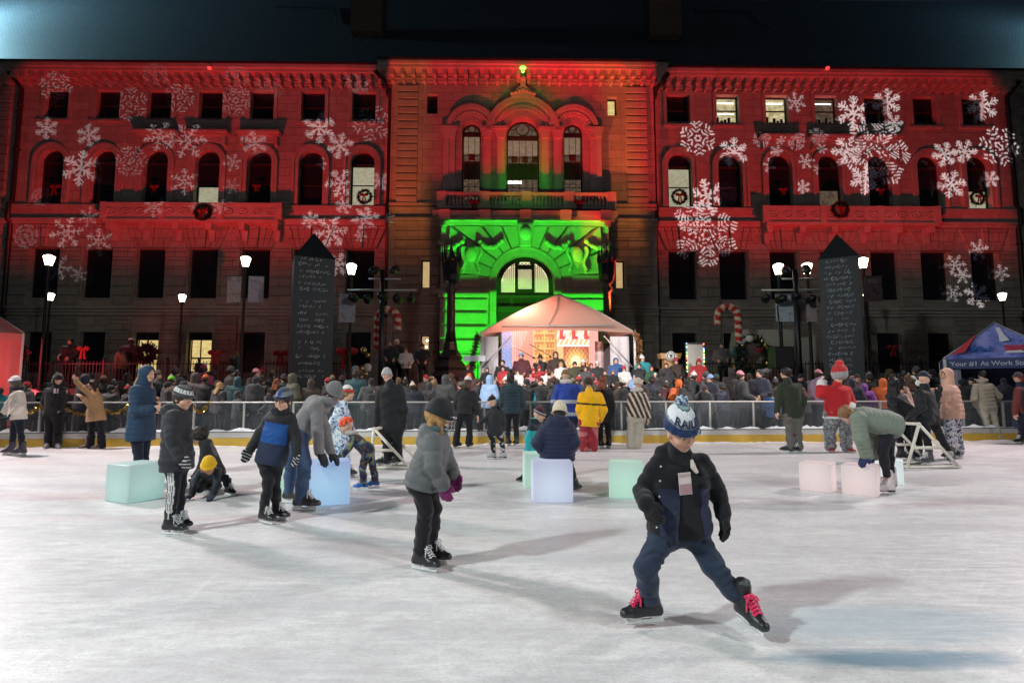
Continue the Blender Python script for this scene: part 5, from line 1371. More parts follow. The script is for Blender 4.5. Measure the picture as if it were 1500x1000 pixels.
fig('boy with glasses in a blue and black jacket, arms held out from his sides', (396, 766), .80, dict(hd=(415, 588, -.03), nk=(411, 604), sl=(397, 611), sr=(425, 612), el=(380, 636), wl=(367, 657, -.04), er=(434, 641), wr=(435, 664, -.06),
    hl=(389, 672), hr=(406, 672), kl=(393, 707, -.05), kr=(403, 705, .06), al=(387, 743), ar=(405, 738, .14)), yaw=-8, pitch=2, roll=3, hs=.207, res=.010, fres=.0045, glasses=True,
    top=dict(colfn=bjk, hem=.06, infl=.030, g=1.05, mat=M_PUFF, folds=.005), legs=dict(col=BLK, infl=.012, folds=.006, end=-.02), feet=dict(l=58, r=70), hat=dict(colfn=bh2, low=.13, m=.085, tall=.14), hair=dict(col=(.04, .025, .018)), scarf=BLK, glove=bgl,
    hands=(dict(d=(-.35, -.2, -.9), n=(.5, -.8, 0), curl=.3), dict(d=(-.05, -.2, -1), n=(-.5, -.8, 0), curl=.4)))
# --- man leaning on the blue cube
fig('man in a grey jacket and jeans bending over the glowing blue cube', (446, 746), 1.05, dict(hd=(488, 577, .02), nk=(476, 590), sl=(463, 593, -.19), sr=(466, 587, .19), el=(465, 631, -.22), wl=(468, 662, -.20), er=(476, 630, .2), wr=(484, 662, .16),
    hl=(436, 637, -.1), hr=(439, 635, .12), kl=(446, 681, -.12), kr=(427, 678, .2), al=(441, 722, -.05), ar=(425, 709, .35)), yaw=72, pitch=34, hs=.235, res=.012,
    top=dict(col=(.20, .19, .195), hem=.05, infl=.022, mat=M_CLOTH, folds=.006), legs=dict(col=(.05, .085, .16), infl=.016, folds=.007, cuff=.05), feet=dict(l=85, r=75, col=(.035, .028, .026)), hat=dict(col=(.15, .15, .16), low=.0), hair=dict(col=(.03, .02, .015)), scarf=(.17, .16, .165), glove=(.02, .025, .035),
    hands=(dict(d=(.55, -.25, -.75), n=(-.3, .2, -.9), curl=.3), dict(d=(.6, .1, -.7), n=(-.3, .2, -.9), curl=.3)))
snowp = patt([(.70, .74, .78), (.70, .74, .78), (.05, .22, .48), (.70, .74, .78), (.02, .06, .20)], 60, 2)
def hband(q):
    c = np.tile(np.array((.66, .64, .62)), (len(q), 1)); c[(q[:, 2] > .02) & (q[:, 2] < .30)] = (.5, .02, .03); return c
fig('girl in a blue and white snow patterned suit with a red headband', (506, 700), .86, dict(hd=(510, 576), nk=(502, 592), sl=(496, 601, -.12), sr=(505, 600, .12), el=(485, 621, -.14), wl=(480, 634, -.12), er=(512, 622, .14), wr=(518, 638, .1),
    hl=(498, 645, -.07), hr=(504, 645, .07), kl=(499, 671, -.07), kr=(507, 671, .08), al=(499, 692), ar=(508, 691, .14)), yaw=80, hs=.215, res=.013, detail=False,
    top=dict(colfn=snowp, hem=.08, infl=.028, hood='down'), legs=dict(colfn=snowp, infl=.015), feet=dict(l=85, r=70), hat=dict(colfn=hband, low=.06, m=.03, cuff=.02), hair=dict(col=(.22, .12, .05), long=.10))
camo = patt([(.012, .02, .05), (.10, .055, .03), (.012, .016, .03), (.05, .10, .22), (.22, .22, .06), (.012, .02, .05)], 30, 5)
def hel(q):
    c = np.tile(np.array((.80, .10, .03)), (len(q), 1)); an = np.arctan2(q[:, 1]+.06, q[:, 0]); r_ = np.hypot(q[:, 0], q[:, 1]); c[(np.abs(np.sin(an*4)) < .38) & (r_ > .18) & (q[:, 2] > .24) & (q[:, 2] < .52)] = (.02, .015, .015); return c
fig('small child in an orange helmet and camouflage suit leaning on the blue cube', (538, 717), .66, dict(hd=(507, 625), nk=(515, 635), sl=(519, 643, -.1), sr=(518, 641, .1), el=(511, 656, -.13), wl=(502, 667, -.1), er=(511, 655, .1), wr=(499, 667, .1),
    hl=(538, 660, -.07), hr=(540, 659, .07), kl=(531, 684, -.08), kr=(546, 682, .08), al=(533, 706), ar=(550, 702, .16)), yaw=-72, pitch=10, hs=.2, res=.011, 
    top=dict(colfn=camo, hem=.05, infl=.028), legs=dict(colfn=camo, infl=.018, cuff=.05), feet=dict(l=-80, r=-70, col=(.01, .08, .28)), hat=dict(kind='helmet', colfn=hel, low=.14, m=.12, cuff=0, mat=M_PUFF), scarf=(.45, .40, .38), glove=(.02, .03, .04),
    hands=(dict(d=(-.9, 0, -.3), n=(0, 0, -1), curl=.25), dict(d=(-.9, 0, -.3), n=(0, 0, -1), curl=.25)))
fig('man in a black coat and pale grey beanie seen from behind, holding a skating aid', (576, 682), 1.07, dict(hd=(567, 550), nk=(571, 562), sl=(558, 571), sr=(585, 569), el=(553, 600), wl=(551, 624, -.05), er=(592, 600), wr=(589, 626), hl=(566, 628), hr=(581, 628), kl=(567, 655), kr=(582, 655), al=(568, 673), ar=(583, 672, .1)),
    yaw=170, res=.015, detail=False, face=False, top=dict(col=(.010, .011, .014), hem=.05, infl=.03), legs=dict(col=(.010, .011, .014), infl=.02, folds=.008, cuff=.06), feet=dict(l=-60, r=-40), hat=dict(col=(.36, .35, .35), low=-.1), glove=BLK)
def jgirl(v, J):
    return np.tile(np.array((.115, .12, .125)), (len(v), 1))
def khel(q):
    c = np.tile(np.array((.012, .013, .016)), (len(q), 1)); c[(np.abs(q[:, 2]-.30) < .07) & (q[:, 1] < -.05) & (np.abs(q[:, 0]-.25) < .25)] = (.6, .62, .65); return c
b = fig('girl in a grey quilted jacket and black hockey helmet, purple gloves, gliding right', (622, 832), .83, dict(hd=(645, 611, .0), nk=(636, 632), sl=(634, 645, -.12), sr=(645, 641, .13), el=(635, 682, -.16), wl=(649, 709, -.12), er=(657, 680, .12), wr=(664, 693, .06),
    hl=(615, 706, -.07), hr=(626, 706, .07), kl=(623, 748, -.09), kr=(636, 745, .09), al=(616, 795, -.04), ar=(630, 790, .12)), yaw=98, pitch=10, hs=.21, res=.010, fres=.005,
    top=dict(colfn=jgirl, hem=.05, infl=.034, quilt=(.085, .011), hood='down', g=1.06), legs=dict(col=(.013, .012, .016), infl=.014, folds=.008, cuff=.05, end=-.03), feet=dict(l=62, r=72), hat=dict(kind='helmet', colfn=khel, low=-.04, m=.17, cuff=0, mat=M_PUFF), hair=dict(col=(.36, .19, .07), long=.20, vol=.12, fall=(-.34, -.2, .3)),
    scarf=(.06, .10, .10), glove=(.16, .015, .10), hands=(dict(d=(.25, 0, -.95), n=(.2, .9, 0), curl=.5), dict(d=(.3, 0, -.95), n=(-.2, -.9, 0), curl=.5)))
# face cage of the helmet
Jh = joints(gnd(622, 832)[1], hd=(645, 611, .0))['hd']; Ah = head_axes(98, 10); mb = MB()
for z in (-.38, -.22, -.06, .10): mb.tube([Jh+(Ah[0]*.42*math.cos(t)+Ah[1]*(.12+.46*math.sin(t))+Ah[2]*z)*.21 for t in np.linspace(0, math.pi, 11)], .0028, 5)
for t in np.linspace(.4, math.pi-.4, 6): mb.tube([Jh+(Ah[0]*.42*math.cos(t)+Ah[1]*(.12+.46*math.sin(t))+Ah[2]*z)*.21 for z in (-.38, -.1, .16)], .0028, 5)
mb.build('face_cage', M_STEEL, b)
fig('woman in a shiny black cropped jacket and white beanie seen from behind', (677, 656), 1.0, dict(hd=(686, 559), nk=(683, 569), sl=(672, 577), sr=(694, 577), el=(666, 596), wl=(672, 606, .1), er=(698, 598), wr=(700, 612), hl=(674, 610), hr=(686, 610), kl=(670, 632), kr=(688, 632), al=(668, 648), ar=(687, 648)),
    yaw=165, res=.017, detail=False, face=False, top=dict(col=(.015, .015, .017), hem=-.06, infl=.035, mat=M_PUFF), legs=dict(col=BLK, infl=.012, cuff=.075), feet=dict(l=150, r=160, kind='figure'), hat=dict(col=(.62, .58, .55)), hair=dict(col=(.06, .035, .02), long=.12))
fig('small boy in dark clothes and a bobble hat skating left by the boards', (730, 672), .74, dict(hd=(720, 588), nk=(723, 598), sl=(717, 604), sr=(735, 604), el=(711, 614), wl=(703, 620, -.1), er=(738, 618), wr=(736, 629), hl=(719, 634), hr=(731, 634), kl=(722, 648), kr=(735, 648), al=(723, 663), ar=(738, 663)),
    yaw=-110, res=.014, detail=False, face=False, top=dict(col=(.02, .021, .025), hem=.05, infl=.03), legs=dict(colfn=patt([BLK, BLK, (.4, .4, .42)], 40, 2), infl=.016), feet=dict(l=-70, r=-60, kind='figure', col=(.4, .4, .4)), hat=dict(col=BLK, pom=(.35, .02, .04), tall=.08), glove=BLK)
fig('woman in a dark teal quilted coat seen from behind at the boards', (750, 653), 1.0, dict(hd=(748, 551), nk=(749, 561), sl=(738, 569), sr=(761, 569), el=(735, 590), wl=(741, 603, .15), er=(765, 590), wr=(759, 603, .15), hl=(744, 605), hr=(756, 605), kl=(744, 627), kr=(756, 627), al=(744, 645), ar=(757, 645)),
    yaw=180, res=.017, detail=False, face=False, top=dict(col=(.016, .035, .045), hem=.02, infl=.045, quilt=(.08, .014)), legs=dict(col=BLK), feet=dict(l=160, r=200), hair=dict(col=(.018, .013, .012), long=.1))
def khat(q):
    c = np.tile(np.array((.05, .015, .03)), (len(q), 1)); u = q[:, 2]+.22*q[:, 1]; c[u < .30] = (.45, .42, .44); c[(u > .14) & (u < .24)] = (.03, .02, .04); return c
fig('child in a turquoise jacket and maroon bobble hat beside the seated woman', (778, 704), .70, dict(hd=(790, 608), nk=(785, 617), sl=(778, 625, -.1), sr=(787, 624, .1), el=(773, 644, -.13), wl=(774, 658, -.12), er=(790, 643, .12), wr=(797, 653, .05), hl=(776, 664, -.06), hr=(784, 664, .06), kl=(776, 683, -.06), kr=(786, 683, .06), al=(769, 697), ar=(782, 697)),
    yaw=70, pitch=12, hs=.2, res=.012, top=dict(colfn=rowcol((.02, .34, .38), [(.86, 1.3, (.012, .02, .03))]), hem=.08, infl=.03, hood='down'), legs=dict(col=(.015, .02, .04)), feet=dict(l=-60, r=60, kind='shoe'), hat=dict(colfn=khat, pom=np.array([(.10, .02, .03), (.22, .05, .09)]), tall=.06, m=.07), glove=(.22, .012, .02))
fig('woman in a navy quilted coat and cream hat sitting on a lit cube', (812, 735), 1.0, dict(hd=(820, 603, .42), nk=(818, 617, .38), sl=(799, 627, .36), sr=(834, 627, .36), el=(788, 649, .32), wl=(796, 660, .5), er=(841, 647, .34), wr=(838, 656, .55), hl=(806, 668, .38), hr=(827, 668, .38), kl=(805, 672, .82), kr=(831, 672, .82), al=(802, 710, .9, 1), ar=(841, 709, .75, 1)),
    yaw=170, pitch=10, hs=.225, res=.012, face=False, top=dict(col=(.016, .020, .052), hem=.06, infl=.040, quilt=(.055, .010), g=1.06, hood='down'), legs=dict(col=BLK, infl=.012), feet=dict(l=180, r=150, kind='shoe'), hat=dict(col=(.62, .54, .40), low=-.16, m=.09), hair=dict(col=(.03, .02, .015)), scarf=(.55, .47, .36), glove=BLK)
fig('man in a blue jacket with two silver reflective stripes, seen from behind', (832, 657), 1.08, dict(hd=(828, 550), nk=(829, 560), sl=(818, 568), sr=(846, 568), el=(812, 586), wl=(818, 604, .1), er=(853, 584), wr=(850, 600, .15), hl=(824, 609), hr=(840, 609), kl=(824, 632), kr=(840, 632), al=(824, 648), ar=(840, 648)),
    yaw=180, res=.016, detail=False, face=False, top=dict(colfn=rowcol((.022, .055, .30), [(.02, .14, (.42, .45, .52)), (.46, .58, (.42, .45, .52))]), hem=.03, infl=.045, mat=M_PUFF), legs=dict(col=(.02, .03, .07), infl=.014), feet=dict(l=160, r=200), hat=dict(col=(.22, .11, .04), low=.0), scarf=(.5, .47, .45), glove=BLK)
fig('person in a bulky yellow jacket and dark red trousers with a brown fur hat', (861, 661), .98, dict(hd=(862, 562), nk=(863, 572), sl=(853, 580), sr=(877, 580), el=(849, 600), wl=(853, 614, .1), er=(884, 600), wr=(878, 614, .1), hl=(857, 618), hr=(869, 618), kl=(856, 638), kr=(869, 638), al=(855, 652), ar=(869, 652)),
    yaw=175, res=.015, detail=False, face=False, top=dict(colfn=rowcol((.78, .40, .01), [(.66, .73, (.02, .015, .012))]), hem=.10, infl=.062, mat=M_CLOTH), legs=dict(colfn=patt([(.22, .02, .03), (.30, .03, .045), (.26, .02, .03), (.42, .12, .13)], 14, 1), infl=.05, cuff=.06), feet=dict(l=175, r=185, kind='shoe', col=(.28, .03, .03)), hat=dict(col=(.045, .022, .016), mat=M_FURM, low=-.25, m=.16, cuff=0))
fig('person in a black coat standing right of the yellow jacket', (884, 656), 1.0, dict(hd=(884, 557), nk=(884, 567), sl=(875, 575), sr=(894, 575), el=(873, 595), wl=(875, 611), er=(897, 595), wr=(896, 611), hl=(879, 612), hr=(890, 612), kl=(879, 633), kr=(891, 633), al=(880, 649), ar=(892, 649)),
    yaw=150, res=.018, detail=False, face=False, top=dict(col=(.014, .012, .014), hem=.12, infl=.03), legs=dict(col=BLK), feet=dict(l=150, r=190), hair=dict(col=(.16, .05, .02), long=.2))
fig('woman in a striped brown shawl and wide beige trousers at the boards', (929, 657), .98, dict(hd=(935, 562), nk=(934, 572), sl=(925, 580), sr=(944, 580), el=(922, 597), wl=(925, 608, -.05), er=(948, 598), wr=(949, 612, -.02), hl=(926, 612), hr=(938, 612), kl=(925, 634), kr=(936, 634), al=(925, 650), ar=(933, 650)),
    yaw=140, res=.014, detail=False, face=False, top=dict(colfn=lambda v, J: np.where((np.abs(np.sin(v[:, 0]*26+v[:, 2]*11)) > .78)[:, None], (.50, .44, .38), (.055, .028, .018)), hem=-.02, infl=.05, flare=.04, mat=M_KNIT, folds=.008), legs=dict(col=(.40, .35, .29), infl=.03, cuff=.09, knee=.075), feet=dict(l=160, r=150, kind='shoe'), hat=dict(col=(.52, .46, .39), low=-.14, m=.10), scarf=(.5, .45, .4))
fig('man in an olive jacket and grey trousers on hockey skates, head turned left', (1163, 663), 1.05, dict(hd=(1150, 546), nk=(1153, 557), sl=(1144, 566), sr=(1170, 567), el=(1140, 585), wl=(1138, 602), er=(1177, 589), wr=(1171, 605, .1), hl=(1155, 610), hr=(1168, 610), kl=(1157, 632), kr=(1168, 632), al=(1158, 652), ar=(1170, 651)),
    yaw=-135, skin='l', res=.015, detail=False, face=False, top=dict(col=(.028, .034, .024), hem=.03, infl=.032, mat=M_CLOTH), legs=dict(col=(.115, .105, .095), infl=.024, folds=.009, cuff=.06), feet=dict(l=-95, r=-60), hair=dict(col=(.015, .012, .011), front=.1))
def santa(v, J):
    ch = (J['sl']+J['sr'])/2; pel = (J['hl']+J['hr'])/2; c = np.tile(np.array((.50, .022, .028)), (len(v), 1)); w = (v-pel)@nrm(ch-pel)
    c[w < -.05] = (.72, .70, .68); 
    for sd in 'lr': c[np.linalg.norm(v-J['w'+sd], axis=1) < .12] = (.72, .70, .68)
    return c
furl = patt([(.10, .10, .11), (.30, .30, .31), (.14, .14, .15), (.42, .42, .43)], 55, 2)
b = fig('person in a red santa coat with white fur trim and grey furry trousers', (1228, 662), 1.04, dict(hd=(1229, 548), nk=(1226, 563), sl=(1212, 571), sr=(1240, 572), el=(1202, 577, .05), wl=(1203, 561, .1), er=(1246, 588), wr=(1246, 596, -.08), hl=(1219, 606), hr=(1236, 606), kl=(1215, 630), kr=(1239, 630), al=(1216, 653), ar=(1240, 653)),
    yaw=178, hs=.35, res=.013, fres=.007, detail=False, face=False, top=dict(colfn=santa, hem=.10, infl=.065, flare=.05, mat=M_CLOTH, g=1.1), legs=dict(colfn=furl, infl=.06, mat=M_FURM, folds=.01, cuff=.055, end=-.02), feet=dict(l=-20, r=15, kind='shoe', col=(.35, .04, .04)), hat=dict(colfn=lambda q: np.where((q[:, 2]+.1*q[:, 0] > .16)[:, None], (.48, .03, .035), (.34, .33, .33)), low=-.42, m=.12, mat=M_FURM, cuff=0, pom=(.55, .035, .03), pr=.26), glove=(.70, .66, .62))
Jt = joints(gnd(1228, 662)[1], al=(1216, 653), ar=(1240, 653))
for k in ('al', 'ar'):
    mb = MB(); a_ = Jt[k]; n = 14
    v = [a_+np.array([.085*math.cos(t*2*math.pi/n), .085*math.sin(t*2*math.pi/n), z]) for z in (.02, .16) for t in range(n)]
    f = np.array([(i, (i+1) % n, n+(i+1) % n, n+i) for i in range(n)]); c = np.array([(.62, .58, .56) if t % 3 == 0 else (.38, .025, .03) for z in (0, 1) for t in range(n)]); mk('cuff', [(np.array(v), f, c)], M_CLOTH, b)
fig('woman in a sage green quilted jacket bending over the pink cube, white figure skates', (1301, 724), 1.0, dict(hd=(1240, 607), nk=(1251, 607), sl=(1257, 613, -.17), sr=(1262, 608, .17), el=(1262, 643, -.2), wl=(1269, 667, -.16), er=(1277, 643, .18), wr=(1281, 665, .12), hl=(1301, 622, -.1), hr=(1304, 620, .12), kl=(1293, 662, -.1), kr=(1302, 658, .3), al=(1301, 702, 0), ar=(1306, 692, .4)),
    yaw=-82, pitch=52, hs=.22, res=.012, face=False, top=dict(col=(.17, .20, .16), hem=.05, infl=.05, quilt=(.06, .008), hood='down'), legs=dict(col=(.012, .011, .018), infl=.008, g=1.0, folds=.004, cuff=.036, end=-.12), feet=dict(l=-80, r=-60, kind='figure', col=(.60, .52, .52), lace=(.6, .55, .55)), hair=dict(col=(.22, .11, .045), long=.06), glove=(.02, .03, .09),
    hands=(dict(d=(-.6, -.2, -.7), n=(.2, .2, -.9), curl=.2), dict(d=(-.4, .2, -.8), n=(.2, .2, -.9), curl=.2)))
fig('woman with very long black hair and a pink sleeved jacket, phone raised', (1324, 674), .98, dict(hd=(1309, 562), nk=(1311, 573), sl=(1303, 581, -.1), sr=(1322, 581, .1), el=(1336, 598, -.05), wl=(1324, 580, .15), er=(1334, 596, .15), wr=(1330, 577, .2), hl=(1315, 614, -.05), hr=(1328, 614, .08), kl=(1318, 640), kr=(1330, 640), al=(1320, 663), ar=(1333, 663, .1)),
    yaw=130, res=.015, detail=False, face=False, top=dict(colfn=lambda v, J: np.where((v[:, 0] > (J['sr'][0]+.05))[:, None], (.50, .28, .24), (.02, .018, .022)), hem=.03, infl=.03), legs=dict(col=(.012, .012, .016)), feet=dict(l=60, r=80), hair=dict(col=(.010, .009, .010), long=.42, vol=.09))
fig('woman with white earmuffs and brown hair in a dark jacket', (1338, 668), .97, dict(hd=(1334, 560), nk=(1337, 570), sl=(1330, 578, -.1), sr=(1344, 578, .1), el=(1327, 597, -.1), wl=(1335, 604, .1), er=(1347, 597, .1), wr=(1345, 606, .2), hl=(1333, 614), hr=(1345, 614), kl=(1334, 638), kr=(1346, 638), al=(1335, 659), ar=(1347, 659)),
    yaw=150, res=.017, detail=False, face=False, top=dict(col=(.018, .017, .018), hem=.06, infl=.03), legs=dict(col=BLK), feet=dict(l=120, r=140), hair=dict(col=(.05, .025, .015), long=.14, vol=.08))
p = joints(gnd(1338, 668)[1], q=(1338, 561))['q']; mb = MB()
mb.ball(p+(0, -.13, 0), (.06, .03, .065), 12, 8); mb.tube([p+np.array([.0, -.10+.0*t, 0])+np.array([0, .11*(1-math.cos(t)), .15*math.sin(t)]) for t in np.linspace(0, math.pi, 9)], .012, 6)
mb.build('earmuffs', simple('earmuff_plush', (.72, .70, .68), .95, bump=.5), bpy.data.objects['person.%03d' % (len([o for o in bpy.data.objects if o.name.startswith('person')])-1)])
fig('person in a black jacket and navy cap pushing a white skating aid, legs apart', (1366, 680), 1.02, dict(hd=(1354, 555), nk=(1354, 567), sl=(1346, 576, -.1), sr=(1362, 576, .12), el=(1350, 596, -.15), wl=(1336, 607, -.12), er=(1366, 594, .1), wr=(1374, 577, .1), hl=(1352, 613, -.06), hr=(1364, 613, .08), kl=(1358, 640, -.06), kr=(1378, 640, .1), al=(1361, 667, -.1), ar=(1394, 667, .1)),
    yaw=120, res=.014, detail=False, face=False, top=dict(col=(.011, .012, .015), hem=.05, infl=.034, mat=M_PUFF), legs=dict(col=(.010, .010, .013), infl=.008, end=-.08), feet=dict(l=-75, r=-50, col=(.07, .075, .085)), hat=dict(col=(.013, .018, .035), m=.07), glove=BLK)
flor = patt([(.62, .62, .66), (.62, .62, .66), (.02, .04, .16), (.62, .62, .66), (.02, .02, .03)], 52, 4)
fig('person in a peach hooded quilted coat and blue patterned trousers facing left', (1396, 672), 1.03, dict(hd=(1386, 549), nk=(1389, 562), sl=(1389, 570, -.14), sr=(1395, 569, .14), el=(1384, 583, -.2), wl=(1372, 577, -.18), er=(1388, 582, .14), wr=(1374, 573, .1), hl=(1391, 603, -.08), hr=(1399, 603, .08), kl=(1391, 632, -.08), kr=(1402, 632, .1), al=(1391, 658, -.04), ar=(1405, 657, .12)),
    yaw=-82, res=.014, detail=False, face=True, skin='m', top=dict(col=(.62, .36, .27), hem=.13, infl=.042, quilt=(.09, .014), hood='up', flare=.01), legs=dict(colfn=flor, infl=.018, cuff=.065, g=.88), feet=dict(l=-70, r=-70), hair=dict(col=(.02, .015, .012)))
fig('man in a beige padded jacket and beige trousers leaning on the boards', (1453, 645), 1.0, dict(hd=(1439, 549), nk=(1439, 558), sl=(1430, 566), sr=(1450, 566), el=(1427, 584), wl=(1431, 594, .15), er=(1463, 580), wr=(1458, 586, .2), hl=(1440, 599), hr=(1452, 599), kl=(1445, 619), kr=(1457, 618), al=(1450, 637), ar=(1462, 636)),
    yaw=180, res=.016, detail=False, face=False, top=dict(col=(.30, .27, .21), hem=.03, infl=.045, quilt=(.10, .016), collar=True), legs=dict(col=(.40, .36, .30), infl=.024, cuff=.06, folds=.008), feet=dict(l=150, r=130, kind='shoe', col=(.08, .08, .09)), hair=dict(col=(.014, .012, .012)), scarf=(.36, .32, .26))
fig('person in a dark red jacket and dark beanie cut off by the right edge', (1498, 650), 1.0, dict(hd=(1491, 553), nk=(1494, 563), sl=(1492, 571, -.12), sr=(1498, 571, .12), el=(1488, 590, -.14), wl=(1487, 605, -.14), er=(1497, 590, .14), wr=(1492, 605, .14), hl=(1495, 607, -.08), hr=(1502, 607, .08), kl=(1496, 628), kr=(1504, 628), al=(1497, 641), ar=(1506, 641)),
    yaw=-95, res=.017, detail=False, skin='t', top=dict(colfn=lambda v, J: np.where((v[:, 0] < J['hl'][0]-.02)[:, None], (.14, .03, .025), (.02, .025, .05)), hem=.06, infl=.036), legs=dict(col=(.012, .014, .03)), feet=dict(l=-90, r=-80), hat=dict(col=(.03, .02, .03)), hair=dict(col=(.15, .03, .02), long=.12))
fig('woman in a white jacket and white headband skating left, black leggings', (24, 667), .98, dict(hd=(21, 560), nk=(25, 570), sl=(28, 577, -.12), sr=(23, 577, .12), el=(30, 595, -.16), wl=(20, 605, -.16), er=(13, 592, .12), wr=(7, 603, .12), hl=(27, 609, -.07), hr=(24, 609, .07), kl=(30, 630, -.07), kr=(20, 630, .07), al=(33, 653, -.02), ar=(18, 653, .08)),
    yaw=-78, res=.014, detail=False, top=dict(col=(.62, .57, .50), hem=.08, infl=.036, flare=.02), legs=dict(col=(.012, .014, .026), infl=.006, end=-.06), feet=dict(l=-82, r=-85, col=(.05, .045, .06)), hat=dict(col=(.66, .66, .70), low=.06, m=.06), hair=dict(col=(.12, .10, .09), long=.06), scarf=(.02, .02, .03), glove=BLK)
b = fig('man in a black tracksuit with chest badge and dark fur hat at the boards', (78, 656), 1.02, dict(hd=(85, 556), nk=(82, 565), sl=(70, 572), sr=(90, 572), el=(65, 588), wl=(69, 600, .05), er=(93, 588), wr=(90, 600, -.03), hl=(73, 605), hr=(85, 605), kl=(72, 628), kr=(85, 628), al=(71, 647), ar=(84, 647)),
    yaw=52, pitch=10, skin='l', res=.015, detail=False, top=dict(col=(.013, .013, .015), hem=.04, infl=.03), legs=dict(col=(.012, .012, .014), infl=.026, cuff=.06), feet=dict(l=20, r=50, kind='shoe', col=(.20, .20, .21)), hat=dict(col=(.02, .016, .014), mat=M_FURM, low=.06, m=.10, cuff=0, ears=True))
p = at(84, 572, gnd(78, 656)[1]-.20); mb = MB(); mb.box(p[0]-.09, p[0]+.02, p[1], p[1]+.006, p[2]-.06, p[2]+.05); mb.build('chest_badge', simple('badge_white', (.6, .58, .6), .7), b)
mb = MB(); mb.box(p[0]-.03, p[0]-.01, p[1]-.003, p[1]-.001, p[2]-.06, p[2]+.05); mb.box(p[0]-.02, p[0]+.0, p[1]-.003, p[1]-.001, p[2]-.03, p[2]+.05); mb.build('badge_mark', simple('badge_red', (.25, .03, .04), .7), b)
fig('woman in a tan coat with one arm raised, long black hair', (140, 657), .97, dict(hd=(136, 563), nk=(139, 572), sl=(133, 579, -.1), sr=(144, 579, .1), el=(121, 568, -.2), wl=(112, 559, -.25), er=(130, 591, -.1), wr=(122, 583, -.2), hl=(135, 608), hr=(146, 608), kl=(134, 630), kr=(148, 630), al=(132, 650), ar=(149, 650)),
    yaw=-75, pitch=-14, skin='t', res=.014, detail=False, top=dict(col=(.36, .21, .105), hem=.14, infl=.026, flare=.035, mat=M_CLOTH, collar=True), legs=dict(col=(.010, .011, .016), infl=.006, cuff=.085, knee=.06), feet=dict(l=-60, r=-30, kind='shoe', col=(.05, .03, .02)), hair=dict(col=(.012, .010, .010), long=.30),
    hands=(dict(d=(-.3, -.3, .9), curl=.1), dict(d=(-.6, -.3, .6), curl=.3)))
# ================================================================ RINK BOARDS, CUBES, AIDS
M_GOLD = simple('gold_tinsel', (.55, .36, .08), .25, .9)
M_REDD = simple('dimly_lit_red_velvet', (.16, .008, .012), .8, bump=.3)  # red velvet again, darkened in colour for the weak light on the hall
M_RED = simple('red_velvet', (.36, .012, .018), .8, bump=.3)
M_FIR = simple('fir_green', (.012, .03, .016), .8, bump=.5)
M_SNOW = simple('snow', (.72, .75, .78), .9, bump=.5, bscale=25)
M_WHITEP = simple('white_board', (.62, .60, .57), .45, var=.18)
M_YEL = simple('yellow_kick_plate', (.60, .38, .05), .45, var=.2)
M_ALU = simple('pale_metal', (.42, .41, .38), .4, .3)
M_DARKP = simple('dark_ledge', (.05, .04, .05), .5)
m, nt, b = newmat('scuffed_acrylic'); co = nt.obj()
b.inputs['Base Color'].default_value = (.20, .22, .24, 1); b.inputs['Roughness'].default_value = .2
n = nt.noise(nt.mapping(co, (1, 1, .5)), 2.2, 6, .7); nt.inp(b, 'Alpha', nt.ramp(n, [(.25, .08), (.55, .17), (.85, .34)])); M_ACR = m
BTH = math.atan2(bd[1], bd[0])
def bloc(px):      # position along the boards (metres) of a picture column
    p = bpt(px); return (p-BA)@bd
boards = thing('rink_boards', 'low rink boards with yellow kick plate, white strip, clear panels and pale rail', 'rink boards', (BA[0], BA[1], 0), BTH)
L0, L1 = -9.0, 35.0
for nme, z0, z1, y0, y1, mt in (('kick_plate', 0, .20, -.02, .12, M_YEL), ('white_strip', .203, .335, .0, .12, M_WHITEP), ('ledge', .338, .36, -.02, .16, M_DARKP)):
    mb = MB(); mb.box(L0, L1, y0, y1, z0, z1); mb.build(nme, mt, boards)
mb = MB(); mb.tube([(L0, .06, 1.07), (L1, .06, 1.07)], .021, 10); mb.build('rail', M_ALU, boards)
s0 = bloc(283); pst = [s0+1.19*k for k in range(-9, 22)]
for s_ in pst:
    if s_ < L0 or s_ > L1: continue
    mb = MB(); mb.box(s_-.022, s_+.022, .035, .085, .36, 1.05); mb.build('post', M_ALU, boards)
    mb = MB(); mb.box(s_+.024, s_+1.19-.024, .055, .066, .365, 1.045); mb.build('panel', M_ACR, boards)
def lumps(name, path, w, hgt, n, label_kind='stuff', seed=1):
    """uneven bank of snow along a path of (x,y,z)"""
    g = np.random.default_rng(seed); path = np.asarray(path, float); v = []; f = []; m_ = 7
    hs = np.convolve(g.random(n+8), np.ones(3)/3, 'same')[4:4+n]; hs = np.clip((hs-.3)*2.2, .05, 1.2)
    for i in range(n):
        t = i/(n-1)*(len(path)-1); k = min(int(t), len(path)-2); p = path[k]*(1-t+k)+path[k+1]*(t-k); d = nrm(path[k+1]-path[k]); sd = np.array([d[1], -d[0], 0])
        for j in range(m_):
            a = math.pi*j/(m_-1); v.append(p+sd*w*math.cos(a)*(.6+.5*hs[i])*(1+.2*g.standard_normal()*.5)+np.array([0, 0, hgt*hs[i]*math.sin(a)*(1+.25*g.standard_normal()*.5)]))
    for i in range(n-1):
        for j in range(m_-1): f.append((i*m_+j, i*m_+j+1, (i+1)*m_+j+1, (i+1)*m_+j))
    mb = MB(); mb.add(v, f, True); return tag(mb.build(name, M_SNOW), kind=label_kind)
def bw(s_, y, z): return np.array([BA[0]+bd[0]*s_-bd[1]*y, BA[1]+bd[1]*s_+bd[0]*y, z])
lumps('snow_on_ledge', [bw(L0, .02, .355), bw(L1, .02, .355)], .05, .09, 420, seed=5)
lumps('snow_at_boards', [bw(L0, -.06, .0), bw(L1, -.06, .0)], .05, .035, 380, seed=9)
